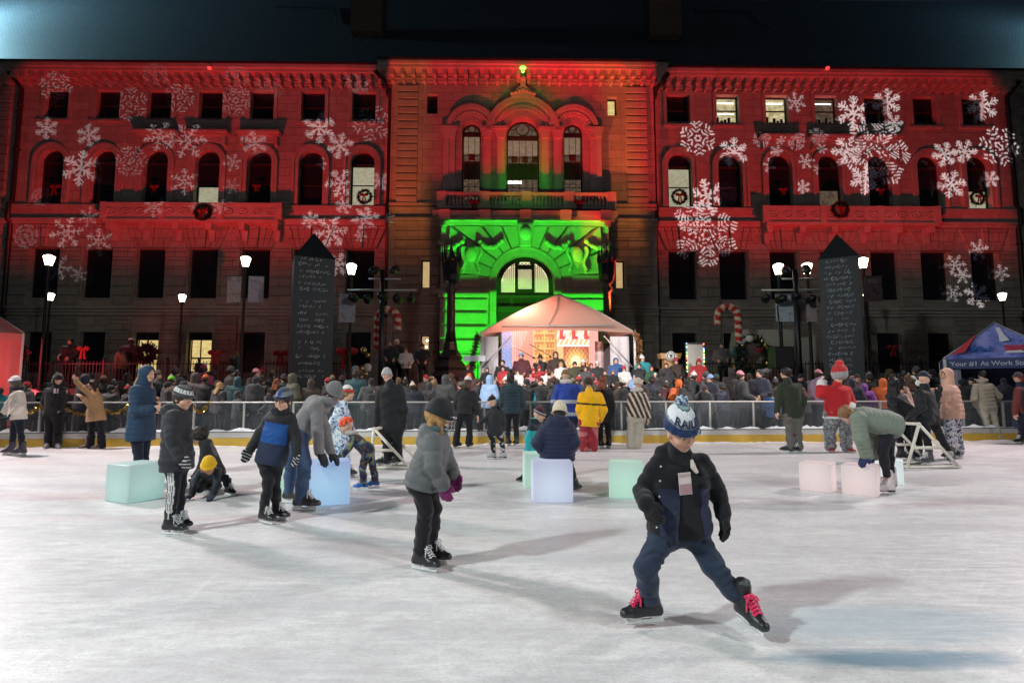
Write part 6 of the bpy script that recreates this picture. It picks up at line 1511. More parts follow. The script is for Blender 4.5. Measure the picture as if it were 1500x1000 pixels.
def tinsel(path, r, n, mat, name='tinsel', parent=None, seed=0):
    g = np.random.default_rng(seed); path = np.asarray(path, float); mb = MB(); seg = len(path)-1
    for _ in range(n):
        t = g.random()*seg; k = int(t); p = path[k]+(path[k+1]-path[k])*(t-k); d = nrm(g.standard_normal(3)); e = nrm(np.cross(d, g.standard_normal(3)))
        L_ = r*(.5+g.random()*.7); w = r*.16; q = p+d*L_; mb.add([p-e*w, p+e*w, q+e*w*.4, q-e*w*.4], [(0, 1, 2, 3)])
    return mb.build(name, mat, parent)
def sag(a, b_, d, n=14): return [np.asarray(a)*(1-t)+np.asarray(b_)*t-np.array([0, 0, d*4*t*(1-t)]) for t in np.linspace(0, 1, n)]
sw = [bw(bloc(px), -.03, z) for px, z in ((8, 1.0), (60, 1.0), (95, 1.0), (150, .98), (190, 1.05))]
pth = []
for a, b_ in zip(sw, sw[1:]): pth += sag(a, b_, .20)
tag(tinsel(pth, .055, 1500, M_GOLD, 'tinsel_garland', seed=3), 'gold tinsel garland swagged below the rail on the left', 'garland')
tag(tinsel(sag(bw(bloc(284), -.03, 1.02), bw(bloc(306), -.03, 1.1), .22), .055, 320, M_GOLD, 'tinsel_garland', seed=4), 'short gold tinsel garland hanging on a post behind the track-trousered boy', 'garland')
def cubemat(name, c, hot, s):
    m, nt, b = newmat(name); co = nt.obj()
    d = nt.vmath('LENGTH', nt.vmath('SUBTRACT', co, (0, 0, .16)))
    k = nt.ramp(d, [(.08, 1.), (.26, .55), (.46, .0)])
    c = tuple(x*.76 for x in c); hot = tuple(min(1., x*1.42) for x in hot)
    nt.inp(b, 'Emission Color', nt.mix(k, rgba(c), rgba(hot))); b.inputs['Emission Strength'].default_value = s
    b.inputs['Base Color'].default_value = (.22, .22, .22, 1); b.inputs['Roughness'].default_value = .4
    b.inputs['Specular IOR Level'].default_value = .3; return m
TEAL = cubemat('glow_teal', (.28, .46, .46), (.29, .54, .48), .72); BLU = cubemat('glow_blue', (.30, .45, .85), (.28, .55, 1.0), .8); LIL = cubemat('glow_lilac', (.42, .44, .70), (.48, .58, .95), .78)
GRN = cubemat('glow_green', (.36, .56, .47), (.34, .66, .49), .72); PNK = cubemat('glow_pink', (.54, .44, .48), (.70, .53, .51), .70); WHI = cubemat('glow_white', (.52, .60, .62), (.6, .7, .72), .75)
for px, py, sz, rz, mt, lb in ((197, 736, .455, -24, TEAL, 'pale teal glowing cube at the left, in front of the navy-coated woman'), (480, 741, .50, 18, BLU, 'blue glowing cube under the bending man\'s hands'), (420, 733, .48, 22, GRN, 'green glowing cube mostly hidden behind the bending man\'s legs'),
    (791, 716, .47, 3, GRN, 'green glowing cube beside the turquoise-jacketed child'), (808, 737, .49, 1, LIL, 'lilac blue glowing cube used as a seat by the navy-coated woman'), (918, 731, .44, -12, GRN, 'green glowing cube left of the nearest skating child'),
    (1199, 721, .38, -42, PNK, 'pink glowing cube standing alone left of the bending woman'), (1263, 727, .39, -42, PNK, 'pink glowing cube under the bending woman\'s hands'), (1304, 709, .34, -36, WHI, 'white glowing cube half hidden behind the bending woman\'s leg')):
    p = gnd(px, py); mb = MB(); mb.box(-sz/2, sz/2, -sz/2, sz/2, 0, sz); o = mb.build('glowing_cube', mt, bevel=.018); dr_ = nrm((p[0], p[1], 0)); o.location = (p[0]+dr_[0]*sz*.55, p[1]+dr_[1]*sz*.55, .002); o.rotation_euler = (0, 0, R(rz))
    for q in o.data.polygons: q.use_smooth = True
    tag(o, lb, 'light cube', 'glowing cubes on the ice')
M_PVC = simple('white_pvc', (.62, .58, .50), .4)
def aid(label, top, front, back, Y, far, r=.026):
    T, Fp, Bp = at(*top, Y), at(*front, Y), at(*back, Y); Fp[2] = Bp[2] = r; far = np.array(far)
    o = thing('skating_aid', label, 'skating aid', (T[0], Y, 0), 0, 'white skating aids'); O = np.array([T[0], Y, 0])
    for d in (np.zeros(3), far):
        mb = MB()
        for a, b_ in ((T, Fp), (T, Bp), (Fp, Bp), (T*.45+Fp*.55, T*.45+Bp*.55+0)): mb.tube([a+d-O, b_+d-O], r*(1 if (a is not T or b_ is not None) else 1), 8)
        for q in (T, Fp, Bp): mb.ball(q+d-O, r*1.35, 8, 6)
        mb.build('side_frame', M_PVC, o)
    for q in (T, Fp): mb = MB(); mb.tube([q-O, q+far-O], r, 8); mb.build('crossbar', M_PVC, o)
    return o
aid('white pipe skating aid pushed by the person in the navy cap', (1346, 621), (1329, 686), (1405, 682), gnd(1366, 686)[1], (-.12, .55, 0))
aid('white pipe skating aid held by the man in the black coat', (548, 628), (541, 687), (600, 687), gnd(566, 687)[1], (.10, .5, 0))
# ================================================================ TERRACE, FENCE
TZ, TY = 1.45, 24.6
mb = MB(); mb.box(-60, 60, TY, 45, -.06, TZ); tag(mb.build('terrace', MATS['pavement_concrete']), kind='structure')
lumps('snow_bank', [(-32, TY-.25, .9), (-16, TY-.3, .9), (-9.5, TY-.3, .9)], .55, .75, 70, seed=11)
lumps('snow_bank', [(9.5, TY-.3, .9), (17, TY-.3, .9), (32, TY-.3, .9)], .55, .75, 70, seed=12)
for (x0, x1, lb) in ((-30, -7.0, 'black iron picket fence along the terrace left of the stage'), (7.0, 30, 'black iron picket fence along the terrace right of the stage')):
    fe = thing('iron_fence', lb, 'fence', (x0, TY+.15, TZ)); n = 8; w = (x1-x0)/n
    for k in range(n):
        mb = MB(); mb.bar((k*w, 0, .16), (k*w+w, 0, .16), .04); mb.bar((k*w, 0, 1.12), (k*w+w, 0, 1.12), .04)
        for q in range(18): x = k*w+.1+q*(w-.12)/18; mb.bar((x, .0, .0), (x, .0, 1.25), .022)
        mb.build('picket_panel', M_IRON, fe)
        mb = MB(); mb.box(k*w-.04, k*w+.04, -.04, .04, 0, 1.3); mb.ball((k*w, 0, 1.36), .07, 8, 6); mb.build('post', M_IRON, fe)
# ================================================================ STREET LAMPS
M_LANT = emit('lantern_glass', (1.0, .88, .64), 8.5)
M_BLACKP = simple('lamp_post_black', (.010, .012, .013), .45, .2)
def lamp_post(px, py, Y, label, s=1.0, base=None, polex=None):
    p = at(px, py, Y); z0 = base if base is not None else (TZ if Y > TY else 0)
    o = thing('street_lamp', label, 'street lamp', (p[0], Y, z0), 0, 'street lamps before the hall'); h = p[2]-z0; a = .24*s
    mb = MB(); mb.lathe([(.22*s, 0), (.22*s, .12), (.15*s, .3), (.14*s, 1.0*s), (.09*s, 1.15*s), (.075*s, 1.5), (.058*s, h-a*2.2), (.10*s, h-a*1.9), (.06*s, h-a*1.6), (.13*s, h-a*1.35)], n=14); mb.build('pole', M_BLACKP, o)
    mb = MB(); mb.lathe([(a*.55, h-a*1.3), (a*.98, h+a*.35), (a*.92, h+a*.5), (a*.45, h+a*.75)], n=8, smooth=False); mb.build('lantern', M_LANT, o)
    mb = MB(); mb.lathe([(a*.50, h+a*.76), (a*.42, h+a*.95), (a*.15, h+a*1.1), (a*.06, h+a*1.4), (a*.01, h+a*1.55)], n=10); mb.build('cap', M_BLACKP, o)
    return o
for px, py, Y, s, lb in ((72, 379, 24.2, .95, 'tall black street lamp with bright lantern, first from the left'), (74, 433, 31, .85, 'lower black street lamp behind the tall one at the far left'), (267, 435, 30, .85, 'lower black street lamp before the lit yellow doorway'),
    (360, 381, 24.2, .95, 'tall black street lamp between two banners left of the pillar'), (515, 392, 24.2, 1.0, 'street lamp just right of the left black pillar'), (1140, 392, 24.2, 1.0, 'left one of the two lamps side by side at the right'),
    (1182, 391, 24.4, 1.0, 'right one of the two lamps side by side, beside the right black pillar'), (1264, 383, 24.2, .95, 'tall street lamp just right of the right black pillar'), (1270, 433, 31, .85, 'lower lamp behind the tall lamp by the right pillar'), (1468, 433, 30, .85, 'lower street lamp at the far right above the blue canopy')):
    lamp_post(px, py, Y, lb, s)
# banners hanging on the posts
def bannermat(name, cols, seed):
    m, nt, b = newmat(name); co = nt.mapping(nt.obj(), (1, 1, 1), loc=(seed*3.1, 0, seed)); n = nt.noise(co, 2.6, 6, .7)
    nt.inp(b, 'Base Color', nt.ramp(n, [(.25+.5*i/(len(cols)-1), c) for i, c in enumerate(cols)])); b.inputs['Roughness'].default_value = .7; return m
for i, (x0, x1, y0, y1, Y, cols, lb) in enumerate(((332, 354, 405, 443, 24.2, [(.03, .025, .02), (.55, .52, .48), (.10, .09, .08)], 'grey photo banner left of the tall lamp by the left pillar'), (363, 387, 405, 443, 24.2, [(.03, .03, .04), (.6, .6, .62), (.06, .28, .50)], 'grey and blue photo banner right of the tall lamp by the left pillar'),
    (496, 521, 430, 472, 24.1, [(.03, .03, .03), (.5, .5, .55), (.04, .22, .42)], 'blue photo banner just right of the left black pillar'), (1137, 1161, 430, 471, 23.9, [(.08, .12, .14), (.50, .56, .60), (.14, .2, .24)], 'pale blue printed banner below the twin lamps'),
    (1168, 1195, 430, 471, 24.1, [(.05, .05, .05), (.45, .36, .36), (.25, .03, .03)], 'red and white photo banner left of the right black pillar'), (1268, 1291, 405, 441, 24.1, [(.03, .02, .02), (.20, .15, .15), (.08, .03, .03)], 'dim reddish photo banner right of the right black pillar'))):
    a, b_ = at(x0, y1, Y), at(x1, y0, Y); o = thing('banner', lb, 'banner', (a[0], Y, a[2])); w, h = b_[0]-a[0], b_[2]-a[2]
    mb = MB(); mb.box(0, w, -.01, .01, 0, h); mb.build('cloth', bannermat('banner_print_%s' % 'abcdef'[i], cols, i+1), o)
    mb = MB(); mb.tube([(-.1, 0, h+.02), (w+.1, 0, h+.02)], .02, 6); mb.build('rod', M_IRON, o)
    mb = MB(); g = random.Random(i)
    for q in range(3): mb.box(w*.15, w*(.5+.35*g.random()), -.016, -.012, h*(.86-.06*q), h*(.885-.06*q))
    mb.build('lettering', simple('banner_ink', (.4, .42, .44), .7), o)
# ================================================================ BLACK PILLARS WITH CHALKED WRITING
M_PIL = simple('black_pillar_panel', (.011, .013, .016), .55, var=.35, nscale=2)
M_PILS = simple('pillar_side', (.05, .042, .038), .6)
M_CHALK = simple('chalk_white', (.75, .78, .80), .9)
M_CHALK2 = simple('chalk_grey', (.40, .50, .55), .9)
def pillar(x0, x1, ysh, xap, yap, Y, rz, label, rows, mat, dens, seed):
    a, b_ = at(x0, ysh, Y), at(x1, ysh, Y); w = (b_[0]-a[0])*math.cos(R(rz))*1.02; h = a[2]; ap = at(xap, yap, Y+.3)[2]; c = at((x0+x1)/2, ysh, Y)[0]
    o = thing('memorial_pillar', label, 'pillar', (c-math.sin(R(rz))*w/2, Y+w/2*math.cos(R(rz)), 0), R(rz), 'tall black pillars'); q = w/2
    mb = MB(); mb.box(-q, q, -q, q, 0, h); mb.build('shaft', M_PIL, o)
    mb = MB(); mb.add([(-q-.03, -q-.03, h), (q+.03, -q-.03, h), (q+.03, q+.03, h), (-q-.03, q+.03, h), (0, 0, ap)], [(0, 1, 4), (1, 2, 4), (2, 3, 4), (3, 0, 4), (3, 2, 1, 0)]); mb.build('peak', M_PIL, o)
    mb = MB(); mb.box(-q-.012, -q-.002, -q+.02, q-.02, 0, h-.01); mb.box(q+.002, q+.012, -q+.02, q-.02, 0, h-.01); mb.build('side_panel', M_PILS, o)
    g = random.Random(seed); mb = MB()
    for zr_ in rows:
        z = at(xap, zr_, Y)[2]; x = -q+.18+.1*g.random(); xe = q-.14-.25*g.random()
        while x < xe:
            if g.random() < .22: x += .10; continue
            k = g.random(); hh = .05+.035*g.random(); pts = []
            if k < .35: pts = [(x+.045*math.cos(t), z+hh*.8*math.sin(t)) for t in np.linspace(g.random()*2, 5+g.random()*2, 8)]
            elif k < .7: pts = [(x-.04+.025*i, z+hh*(1 if i % 2 else -.6)*g.uniform(.5, 1)) for i in range(4)]
            else: pts = [(x-.03, z-hh), (x, z+hh*g.random()), (x+.05, z-hh*.2)]
            mb.tube([(px_, -q-.008, pz_) for px_, pz_ in pts], .0085*dens*(.6+.7*g.random()), 4, caps=False); x += .09+.05*g.random()
    mb.build('writing', mat, o); return o
rowsL = [380, 388, 398, 406, 416, 424, 441, 449, 459, 469, 478, 487, 501, 510, 522, 532, 543, 551]
pillar(432, 492, 377, 461, 337, 20.5, 26, 'tall black pointed pillar covered in white chalk writing, at the left', rowsL, M_CHALK, 1.0, 5)
pillar(1199, 1256, 377, 1224, 340, 20.5, -31, 'tall black pointed pillar with dim scattered writing, at the right', list(np.arange(382, 556, 8.5)), M_CHALK2, 1.25, 8)
# ================================================================ GOTHIC LAMP STANDARDS, CANDY CANES, LIGHT MASTS
for px, Y, lb, sc_ in ((661, 27.0, 'black wrought iron lamp standard with spiked crown left of the green portal', 1.0), (889, 28.5, 'black wrought iron lamp standard with spiked crown right of the green portal', .96)):
    zt = at(px, 412, Y)[2]; o = thing('lamp_standard', lb, 'lamp standard', (at(px, 412, Y)[0], Y, TZ), 0, 'iron lamp standards by the portal'); h = zt-TZ
    mb = MB(); mb.lathe([(1.15, -.3), (1.1, .1), (.95, .35), (.98, .6), (.75, .9), (.80, 1.05), (.55, 1.4), (.60, 1.55), (.36, 1.9), (.30, 2.3)], n=8, smooth=False); mb.build('base', M_BLACKP, o)
    mb = MB(); mb.lathe([(.28, 2.3), (.22, h*.55), (.20, h-.6), (.32, h-.45), (.18, h-.2), (.36, h)], n=10); mb.build('pole', M_BLACKP, o)
    mb = MB(); mb.lathe([(.34, h), (.44, h+.3), (.42, h+.95), (.30, h+1.05)], n=8, smooth=False)
    mb.build('lantern', M_GLASS, o)
    mb = MB()
    for k in range(8):
        a = k*math.pi/4; x, y_ = .45*math.cos(a), .45*math.sin(a); mb.bar((x*.8, y_*.8, h), (x, y_, h+1.0), .05); mb.lathe([(.05, h+1.0), (.07, h+1.15), (.01, h+1.75)], (x, y_, 0), 6)
    mb.lathe([(.3, h+1.05), (.2, h+1.3), (.04, h+1.7), (.01, h+2.4)], n=8); mb.build('crown', M_BLACKP, o)
def candy(px_long, px_hook, ytop, ybot, yend, Y, label):
    A = at(px_long, ytop, Y); B = at(px_hook, ytop, Y); r = abs(A[0]-B[0])/2; cx = (A[0]+B[0])/2; zc = A[2]; z0 = at(px_long, ybot, Y)[2]; z1 = at(px_hook, yend, Y)[2]; sg = 1 if A[0] < B[0] else -1
    pts = [(A[0], Y, z) for z in np.linspace(z0, zc, 26)]+[(cx-sg*r*math.cos(t), Y, zc+r*math.sin(t)) for t in np.linspace(.1, math.pi-.1, 26)]+[(B[0], Y, z) for z in np.linspace(zc, z1, 8)]
    mb = MB(); mb.tube(pts, .155, 12); v = np.concatenate(mb.v); n = 12; f = [q for q in mb.f if len(q) == 4]; ln = np.concatenate([[0], np.cumsum(np.linalg.norm(np.diff(np.array(pts), axis=0), axis=1))])
    ring = np.arange(len(v))//n; ang = (np.arange(len(v)) % n)/n*2*math.pi; ph = (ln[np.minimum(ring, len(ln)-1)]/.36+ang/(2*math.pi)*.6) % 1
    c = np.where((ph < .42)[:, None], (.62, .52, .36), (.40, .02, .02)); o = mk('candy_cane', [(v, np.array(f), c)], M_PUFF, None); tag(o, label, 'candy cane', 'giant candy canes'); return o
candy(553, 583, 468, 512, 484, 24.2, 'giant red and white candy cane left of the stage, hook to the right')
candy(1081, 1051, 464, 500, 476, 24.2, 'giant red and gold candy cane right of the stage, hook to the left')
for px, Y, lb in ((560, 23.6, 'black lighting mast with a crossbar of stage lamps left of the stage'), (1166, 23.4, 'black lighting mast with a crossbar of stage lamps right of the stage')):
    p = at(px, 425, Y); o = thing('lighting_mast', lb, 'lighting mast', (p[0], Y, 0), 0, 'lighting masts'); h = p[2]
    mb = MB(); mb.tube([(0, 0, 0), (0, 0, h+.9)], .11, 10); mb.lathe([(.5, 0), (.5, .06), (.12, .1)], n=12); mb.build('pole', M_BLACKP, o)
    mb = MB(); mb.tube([(-1.5, 0, h), (1.5, 0, h)], .05, 8); mb.tube([(-.6, 0, h+.5), (.8, 0, h+.5)], .04, 8); mb.build('crossbar', M_ALU, o)
    for k, (x, z, rx) in enumerate(((-1.3, h-.05, .5), (-.65, h-.1, -.3), (.0, h+.0, .6), (.65, h-.1, .2), (1.25, h-.05, -.4), (-.4, h+.75, .7), (.5, h+.8, .5))):
        mb = MB(); d = nrm((rx*.5, .9, .45 if k > 4 else -.1)); q = np.array([x, 0, z-.28 if k < 5 else z+.1]); mb.tube([q-d*.28, q-d*.1, q+d*.22, q+d*.25], [.10, .17, .19, .16], 12); mb.bar(q+(-.2, 0, 0), q+(.2, 0, 0), .03); mb.bar(q+(0, 0, .0), (x, 0, z+.05), .04); mb.build('stage_light', M_BLACKP, o)
# ================================================================ WREATHS AND BOWS
def bow(parent, c, s, mat=M_RED):
    mb = MB(); c = np.asarray(c, float)
    for sg in (-1, 1):
        mb.ball(c+(sg*.17*s, 0, .06*s), (.17*s, .07*s, .12*s), 10, 8)
        mb.prism([(c[0]+sg*.01*s, c[2]), (c[0]+sg*.09*s, c[2]), (c[0]+sg*.18*s, c[2]-.5*s), (c[0]+sg*.05*s, c[2]-.46*s)], c[1]-.03*s, c[1]+.0)
    mb.ball(c, (.07*s, .08*s, .07*s), 8, 6); return mb.build('bow', mat, parent)
def wreath(p, r, label, with_bow=True, group=None, face=True):
    o = thing('wreath', label, 'wreath', p, TH, group); pts = [np.array([r*math.cos(t), 0, r*math.sin(t)]) for t in np.linspace(0, 2*math.pi, 24)]
    tinsel(pts, r*.40, 700, M_FIR, 'foliage', o, seed=int(abs(p[0])*10))
    if with_bow: bow(o, (0, -.12, r*.1), r*2.0, M_REDD)
    return o
def onwall(px, py, off): u, z = fac(px, py, off); return wpt(u, z, off)
for px, py, off, r, lb in ((534, 288, .25, .42, 'green wreath with red bow in the lit arched window left of the pavilion'), (995, 288, .25, .44, 'green wreath in the lit arched window right of the pavilion'), (1432, 290, .25, .42, 'wreath in the arched window at the far right'),
    (297, 311, 1.05, .46, 'dark wreath with red bow on the left balcony front'), (1231, 307, 1.05, .46, 'dark wreath with red bow on the right balcony front')):
    wreath(onwall(px, py, off), r, lb)
for px, py, off, s, lb in ((226, 274, .1, .9, 'red bow in the arched window under the left hood'), (376, 273, .1, .9, 'red bow in the arched window under the right hood of the left wing'), (1147, 278, .1, .9, 'red bow in the third arched window of the right wing'), (1290, 279, .1, .9, 'red bow in the fifth arched window of the right wing'),
    (695, 297, 2.0, 1.1, 'red bow on the left end of the pavilion balustrade'), (849, 297, 2.0, 1.1, 'red bow on the right end of the pavilion balustrade'), (80, 274, .1, 1.1, 'trailing red bow in the first arched window at the left')):
    o = thing('bow', lb, 'bow', onwall(px, py, off), TH, 'red bows on the hall'); bow(o, (0, 0, 0), s, M_REDD); 
for px, py, s, lb in ((411, 519, 1.1, 'red bow on the iron fence left of the left pillar'), (508, 517, 1.5, 'large red bow on the iron fence right of the left pillar'), (315, 518, 1.0, 'dark red bow on the fence beside the lit doorway'), (122, 512, .9, 'dim red bow on the fence behind the man in the fur hat'), (1122, 514, 1.4, 'bright red bow on the fence beside the loudspeaker'), (1308, 510, .8, 'dim red bow on the fence right of the right pillar')):
    p = at(px, py, TY-.0); o = thing('bow', lb, 'bow', p, 0, 'red bows on the fence'); bow(o, (0, 0, 0), s)
for px, py, r, lb in ((27, 518, .42, 'dark red wreath on the fence beside the tent lit red'), (215, 518, .5, 'dark red wreath on the fence before the first lit doorway')):
    o = thing('wreath', lb, 'wreath', at(px, py, TY), 0); tinsel([np.array([r*.6*math.cos(t), 0, r*.6*math.sin(t)]) for t in np.linspace(0, 2*math.pi, 18)], r*.6, 600, simple('dark_red_foliage', (.10, .012, .02), .8), 'foliage', o, seed=7)
o = thing('wreath', 'big green wreath with silver and gold baubles on the fence, right of the stage', 'wreath', at(1103, 520, TY-.2), 0); r = .62
tinsel([np.array([r*math.cos(t), 0, r*1.2*math.sin(t)]) for t in np.linspace(0, 2*math.pi, 24)], .28, 900, M_FIR, 'foliage', o, seed=17)
mb = MB(); g = random.Random(4)
for k in range(9): t = g.random()*6.28; mb.ball((r*math.cos(t), -.16, r*1.2*math.sin(t)), .09, 8, 6)
mb.build('bauble', simple('bauble_gold', (.6, .42, .15), .25, .8), o)
mb = MB(); mb.ball((-.55, -.15, .62), (.22, .14, .14)); mb.ball((-.2, -.18, .72), (.2, .14, .16)); mb.ball((.5, -.15, -.7), (.26, .14, .12)); mb.build('ribbon', simple('silver_ribbon', (.6, .6, .58), .5), o)
for px, py, lb in ((533, 513, 'gold bauble ornament on the fence left of the candy cane'), (530, 540, 'silver and gold bauble cluster on the fence left of the candy cane')):
    o = thing('ornament', lb, 'ornament', at(px, py, TY-.3)); mb = MB(); mb.ball((0, 0, 0), .15); mb.ball((.16, .05, -.22), .12); mb.build('bauble', simple('bauble_gold', (.6, .42, .15), .25, .8), o)
    if py > 530: mb = MB(); mb.ball((-.28, 0, -.1), (.2, .12, .26)); mb.ball((.25, 0, .05), (.18, .1, .2)); mb.build('ribbon', simple('silver_ribbon', (.6, .6, .58), .5), o)
# ================================================================ STAGE, TENT AND SCREEN
SZ = .75
st = thing('stage', 'low dark stage platform in front of the green portal', 'stage', (1.6, 23.4, 0))
mb = MB(); mb.box(-4.6, 6.4, -2.6, 1.1, 0, SZ); mb.build('deck', simple('stage_black', (.03, .03, .03), .6), st)
mb = MB(); mb.box(-3.6, 3.4, 1.1, 4.8, -.0, 1.75); mb.build('upper_deck', simple('stage_black', (.03, .03, .03), .6), st)
m, nt, b = newmat('tent_canvas'); co = nt.obj()
nt.inp(b, 'Base Color', nt.mix(nt.noise(co, 1.5, 4), (.52, .34, .27, 1), (.60, .40, .33, 1))); b.inputs['Roughness'].default_value = .7
tr = nt.new('ShaderNodeBsdfTranslucent'); tr.inputs[0].default_value = (.75, .55, .46, 1); ms = nt.new('ShaderNodeMixShader'); ms.inputs[0].default_value = .45
out = [n for n in nt.n if n.type == 'OUTPUT_MATERIAL'][0]; nt.l.new(b.outputs[0], ms.inputs[1]); nt.l.new(tr.outputs[0], ms.inputs[2]); nt.l.new(ms.outputs[0], out.inputs[0]); nt.inp(b, 'Normal', nt.bump(nt.noise(co, 3, 3), .5, .05)); M_TENT = m
def hip_tent(label, fl, fr, apex, Y0, depth, zfloor, mat, leg=True, valance=0., name='tent', vmat=None, droop=0.05, group=None, rz=0., size=None):
    A, B = at(*fl, Y0), at(*fr, Y0)
    if rz: fx = np.array([math.cos(rz), math.sin(rz), 0]); B = A+fx*size
    z = (A[2]+B[2])/2; cx = (A[0]+B[0])/2; w = (B[0]-A[0])/2; ap = at(*apex, Y0+depth/2)
    o = thing(name, label, 'tent', (cx, (A[1]+B[1])/2, zfloor), rz, group); e = z-zfloor; ax_, az_ = ap[0]-cx, ap[2]-zfloor
    if rz: w = size/2; ax_ = 0; az_ = at(*apex, Y0+.45)[2]-zfloor
    C4 = [np.array(q, float) for q in ((-w, 0, e), (w, 0, e), (w, depth, e), (-w, depth, e))]; T = np.array([ax_, depth/2, az_])
    v = []; f = []; N = 8
    for k in range(4):
        a, b_ = C4[k], C4[(k+1) % 4]; s0 = len(v)
        for i in range(N+1):
            for j in range(N+1):
                t = i/N; q = a+(b_-a)*j/N; p = q*(1-t)+T*t; p = p-np.array([0, 0, droop*4*t*(1-t)+droop*1.2*math.sin(math.pi*j/N)*(1-t)]); v.append(p)
        for i in range(N):
            for j in range(N): f.append((s0+i*(N+1)+j, s0+i*(N+1)+j+1, s0+(i+1)*(N+1)+j+1, s0+(i+1)*(N+1)+j))
    mb = MB(); mb.add(v, f, True); mb.build('canopy', mat, o)
    if valance:
        for k in range(4):
            a, b_ = C4[k], C4[(k+1) % 4]; mb = MB(); mb.add([a, b_, b_-(0, 0, valance), a-(0, 0, valance)], [(0, 1, 2, 3)]); mb.build('valance', vmat or mat, o)
    for k in range(4):
        mb = MB(); mb.bar((C4[k][0]*.985, C4[k][1], 0), (C4[k][0]*.985, C4[k][1], e), .08); mb.build('leg', M_ALU, o)
    mb = MB()
    for k in range(4): mb.tube([C4[k]+(0, 0, .03), (C4[k]+T)/2+(0, 0, .03-droop), T+(0, 0, .03)], .02, 6)
    mb.build('seam', M_ALU, o)
    return o, C4, T, w, e
tent, C4, T, w, e = hip_tent('white stage tent with peaked roof glowing pink over the screen', (703, 489), (931, 487), (818, 431), 22.4, 5.0, SZ, M_TENT, name='stage_tent', droop=-.11)
mb = MB(); mb.tube([(-w*.72, -.02, e+.28), (w*.74, -.02, e+.33)], .035, 8); mb.tube([T+(0, 0, .02), (w*.66, .2, e+.2)], .03, 6); mb.tube([T+(0, 0, .02), (-.4, .1, e+.25)], .018, 6)
for sg in (-1, 1): mb.tube([(sg*w*.96, .1, e-1.4), (sg*w*.6, .1, e-.1)], .03, 6)
mb.build('frame_tube', M_ALU, tent)
def drape(parent, x0, x1, y, z0, z1, mat, n=24, amp=.06, name='curtain'):
    mb = MB(); v = []; m_ = 8
    for i in range(n+1):
        for j in range(m_+1): t = i/n; q = j/m_; v.append((x0+(x1-x0)*t, y+amp*math.sin(t*n*1.1)*(1-.6*q), z0+(z1-z0)*q))
    mb.add(v, [(i*(m_+1)+j, (i+1)*(m_+1)+j, (i+1)*(m_+1)+j+1, i*(m_+1)+j+1) for i in range(n) for j in range(m_)], True); return mb.build(name, mat, parent)
M_CURT = simple('grey_curtain', (.22, .17, .18), .8); M_CURTW = simple('white_curtain', (.60, .56, .58), .8)
drape(tent, -w+.1, w-.1, 4.9, .2, e, M_CURT, 60); drape(tent, -w+.05, -w+.75, .3, 0, e-.1, M_CURTW, 10, .08); drape(tent, w-1.0, w-.2, .35, 0, e-.1, M_CURTW, 12, .08); drape(tent, w*.60, w*.72, 2.6, .3, e-.1, M_CURTW, 6, .05)
tag(tinsel([at(700, 490, 22.3), at(697, 505, 22.3), at(693, 525, 22.3), at(690, 545, 22.3)], .20, 420, simple('dead_leaf_garland', (.12, .09, .05), .7), 'leaf_garland', seed=31), 'lit leafy garland hanging down the left tent leg', 'garland')
tag(tinsel([at(930, 487, 22.3), at(936, 500, 22.3), at(937, 520, 22.3), at(936, 535, 22.3)], .16, 380, simple('copper_garland', (.26, .13, .05), .5), 'leaf_garland', seed=32), 'copper leafy garland hanging down the right tent leg', 'garland')
# the video screen: a painted fireside evening, shown by the screen's own light
sx0, sx1 = at(735, 480, 26.2)[0], at(876, 480, 26.2)[0]; sz1, sz0 = at(800, 476.5, 26.2)[2], at(800, 540, 26.2)[2]
NXs, NZs = 190, 96; uu, vv = np.meshgrid(np.linspace(0, 1, NXs), np.linspace(0, 1, NZs)); px_ = 735+141*uu; py_ = 540-63*vv
I = np.zeros((NZs, NXs, 3))+(.72, .30, .22)
I[px_ < 752] = (.20, .34, .66); gsn = (np.sin(px_*3.1+py_*1.7)*np.sin(py_*2.9-px_*1.3)) > .88; I[(px_ < 752) & gsn] = (.7, .8, .95)
cu = (px_ > 750) & (px_ < 752+22*((540-py_)/63)**1.5+4); I[cu] = np.array((.72, .30, .26)); I[cu & (np.sin(px_*1.9) > .2)] = (.90, .50, .40)
bk = (px_ > 781) & (px_ < 813); I[bk] = (.62, .24, .07); shelf = bk & ((np.abs(((py_-479) % 11)-9.5) < 1.0) | (np.abs(((px_-781) % 15.6)-.5) < 1.0)); 
bks = bk & (((py_-479) % 11) > 3) & (np.sin(px_*2.7+np.floor(py_/11)*5) > -.1); I[bks] = (1.0, .62, .20); I[bks & (np.sin(px_*4.1+np.floor((py_-479)/11)*3) > .5)] = (.55, .16, .06); I[shelf] = (.95, .58, .22)
fp_ = px_ > 815; I[fp_] = (1.0, .58, .26); mant = fp_ & (py_ < 507); I[mant & (np.sin((px_+py_*.5)*.9) > .2) & (py_ > 480)] = (1.0, .95, .85)
for i, sxx in enumerate((822, 831, 840, 849, 858)):
    s_ = (np.abs(px_-sxx-(py_-490)*.12*0) < 2.6) & (py_ > 481) & (py_ < 496) | ((np.abs(px_-sxx-2) < 4.2) & (np.abs(py_-495) < 2.4)); I[s_] = (.75, .10, .10) if i % 2 == 0 else (.95, .80, .74); I[(np.abs(px_-sxx) < 3) & (np.abs(py_-481.5) < 1.5)] = (1, .98, .95)
op = (px_ > 825) & (px_ < 862) & (py_ > 507); I[op] = (.55, .12, .08); d_ = np.hypot((px_-843)/15, (py_-528)/16); fl = np.clip(1.35-d_+.25*np.sin(px_*1.1+np.sin(py_*.7)*2), 0, 1)[..., None]; I = np.where(op[..., None], I*(1-fl)+fl*np.array((1.0, .72, .22)), I)
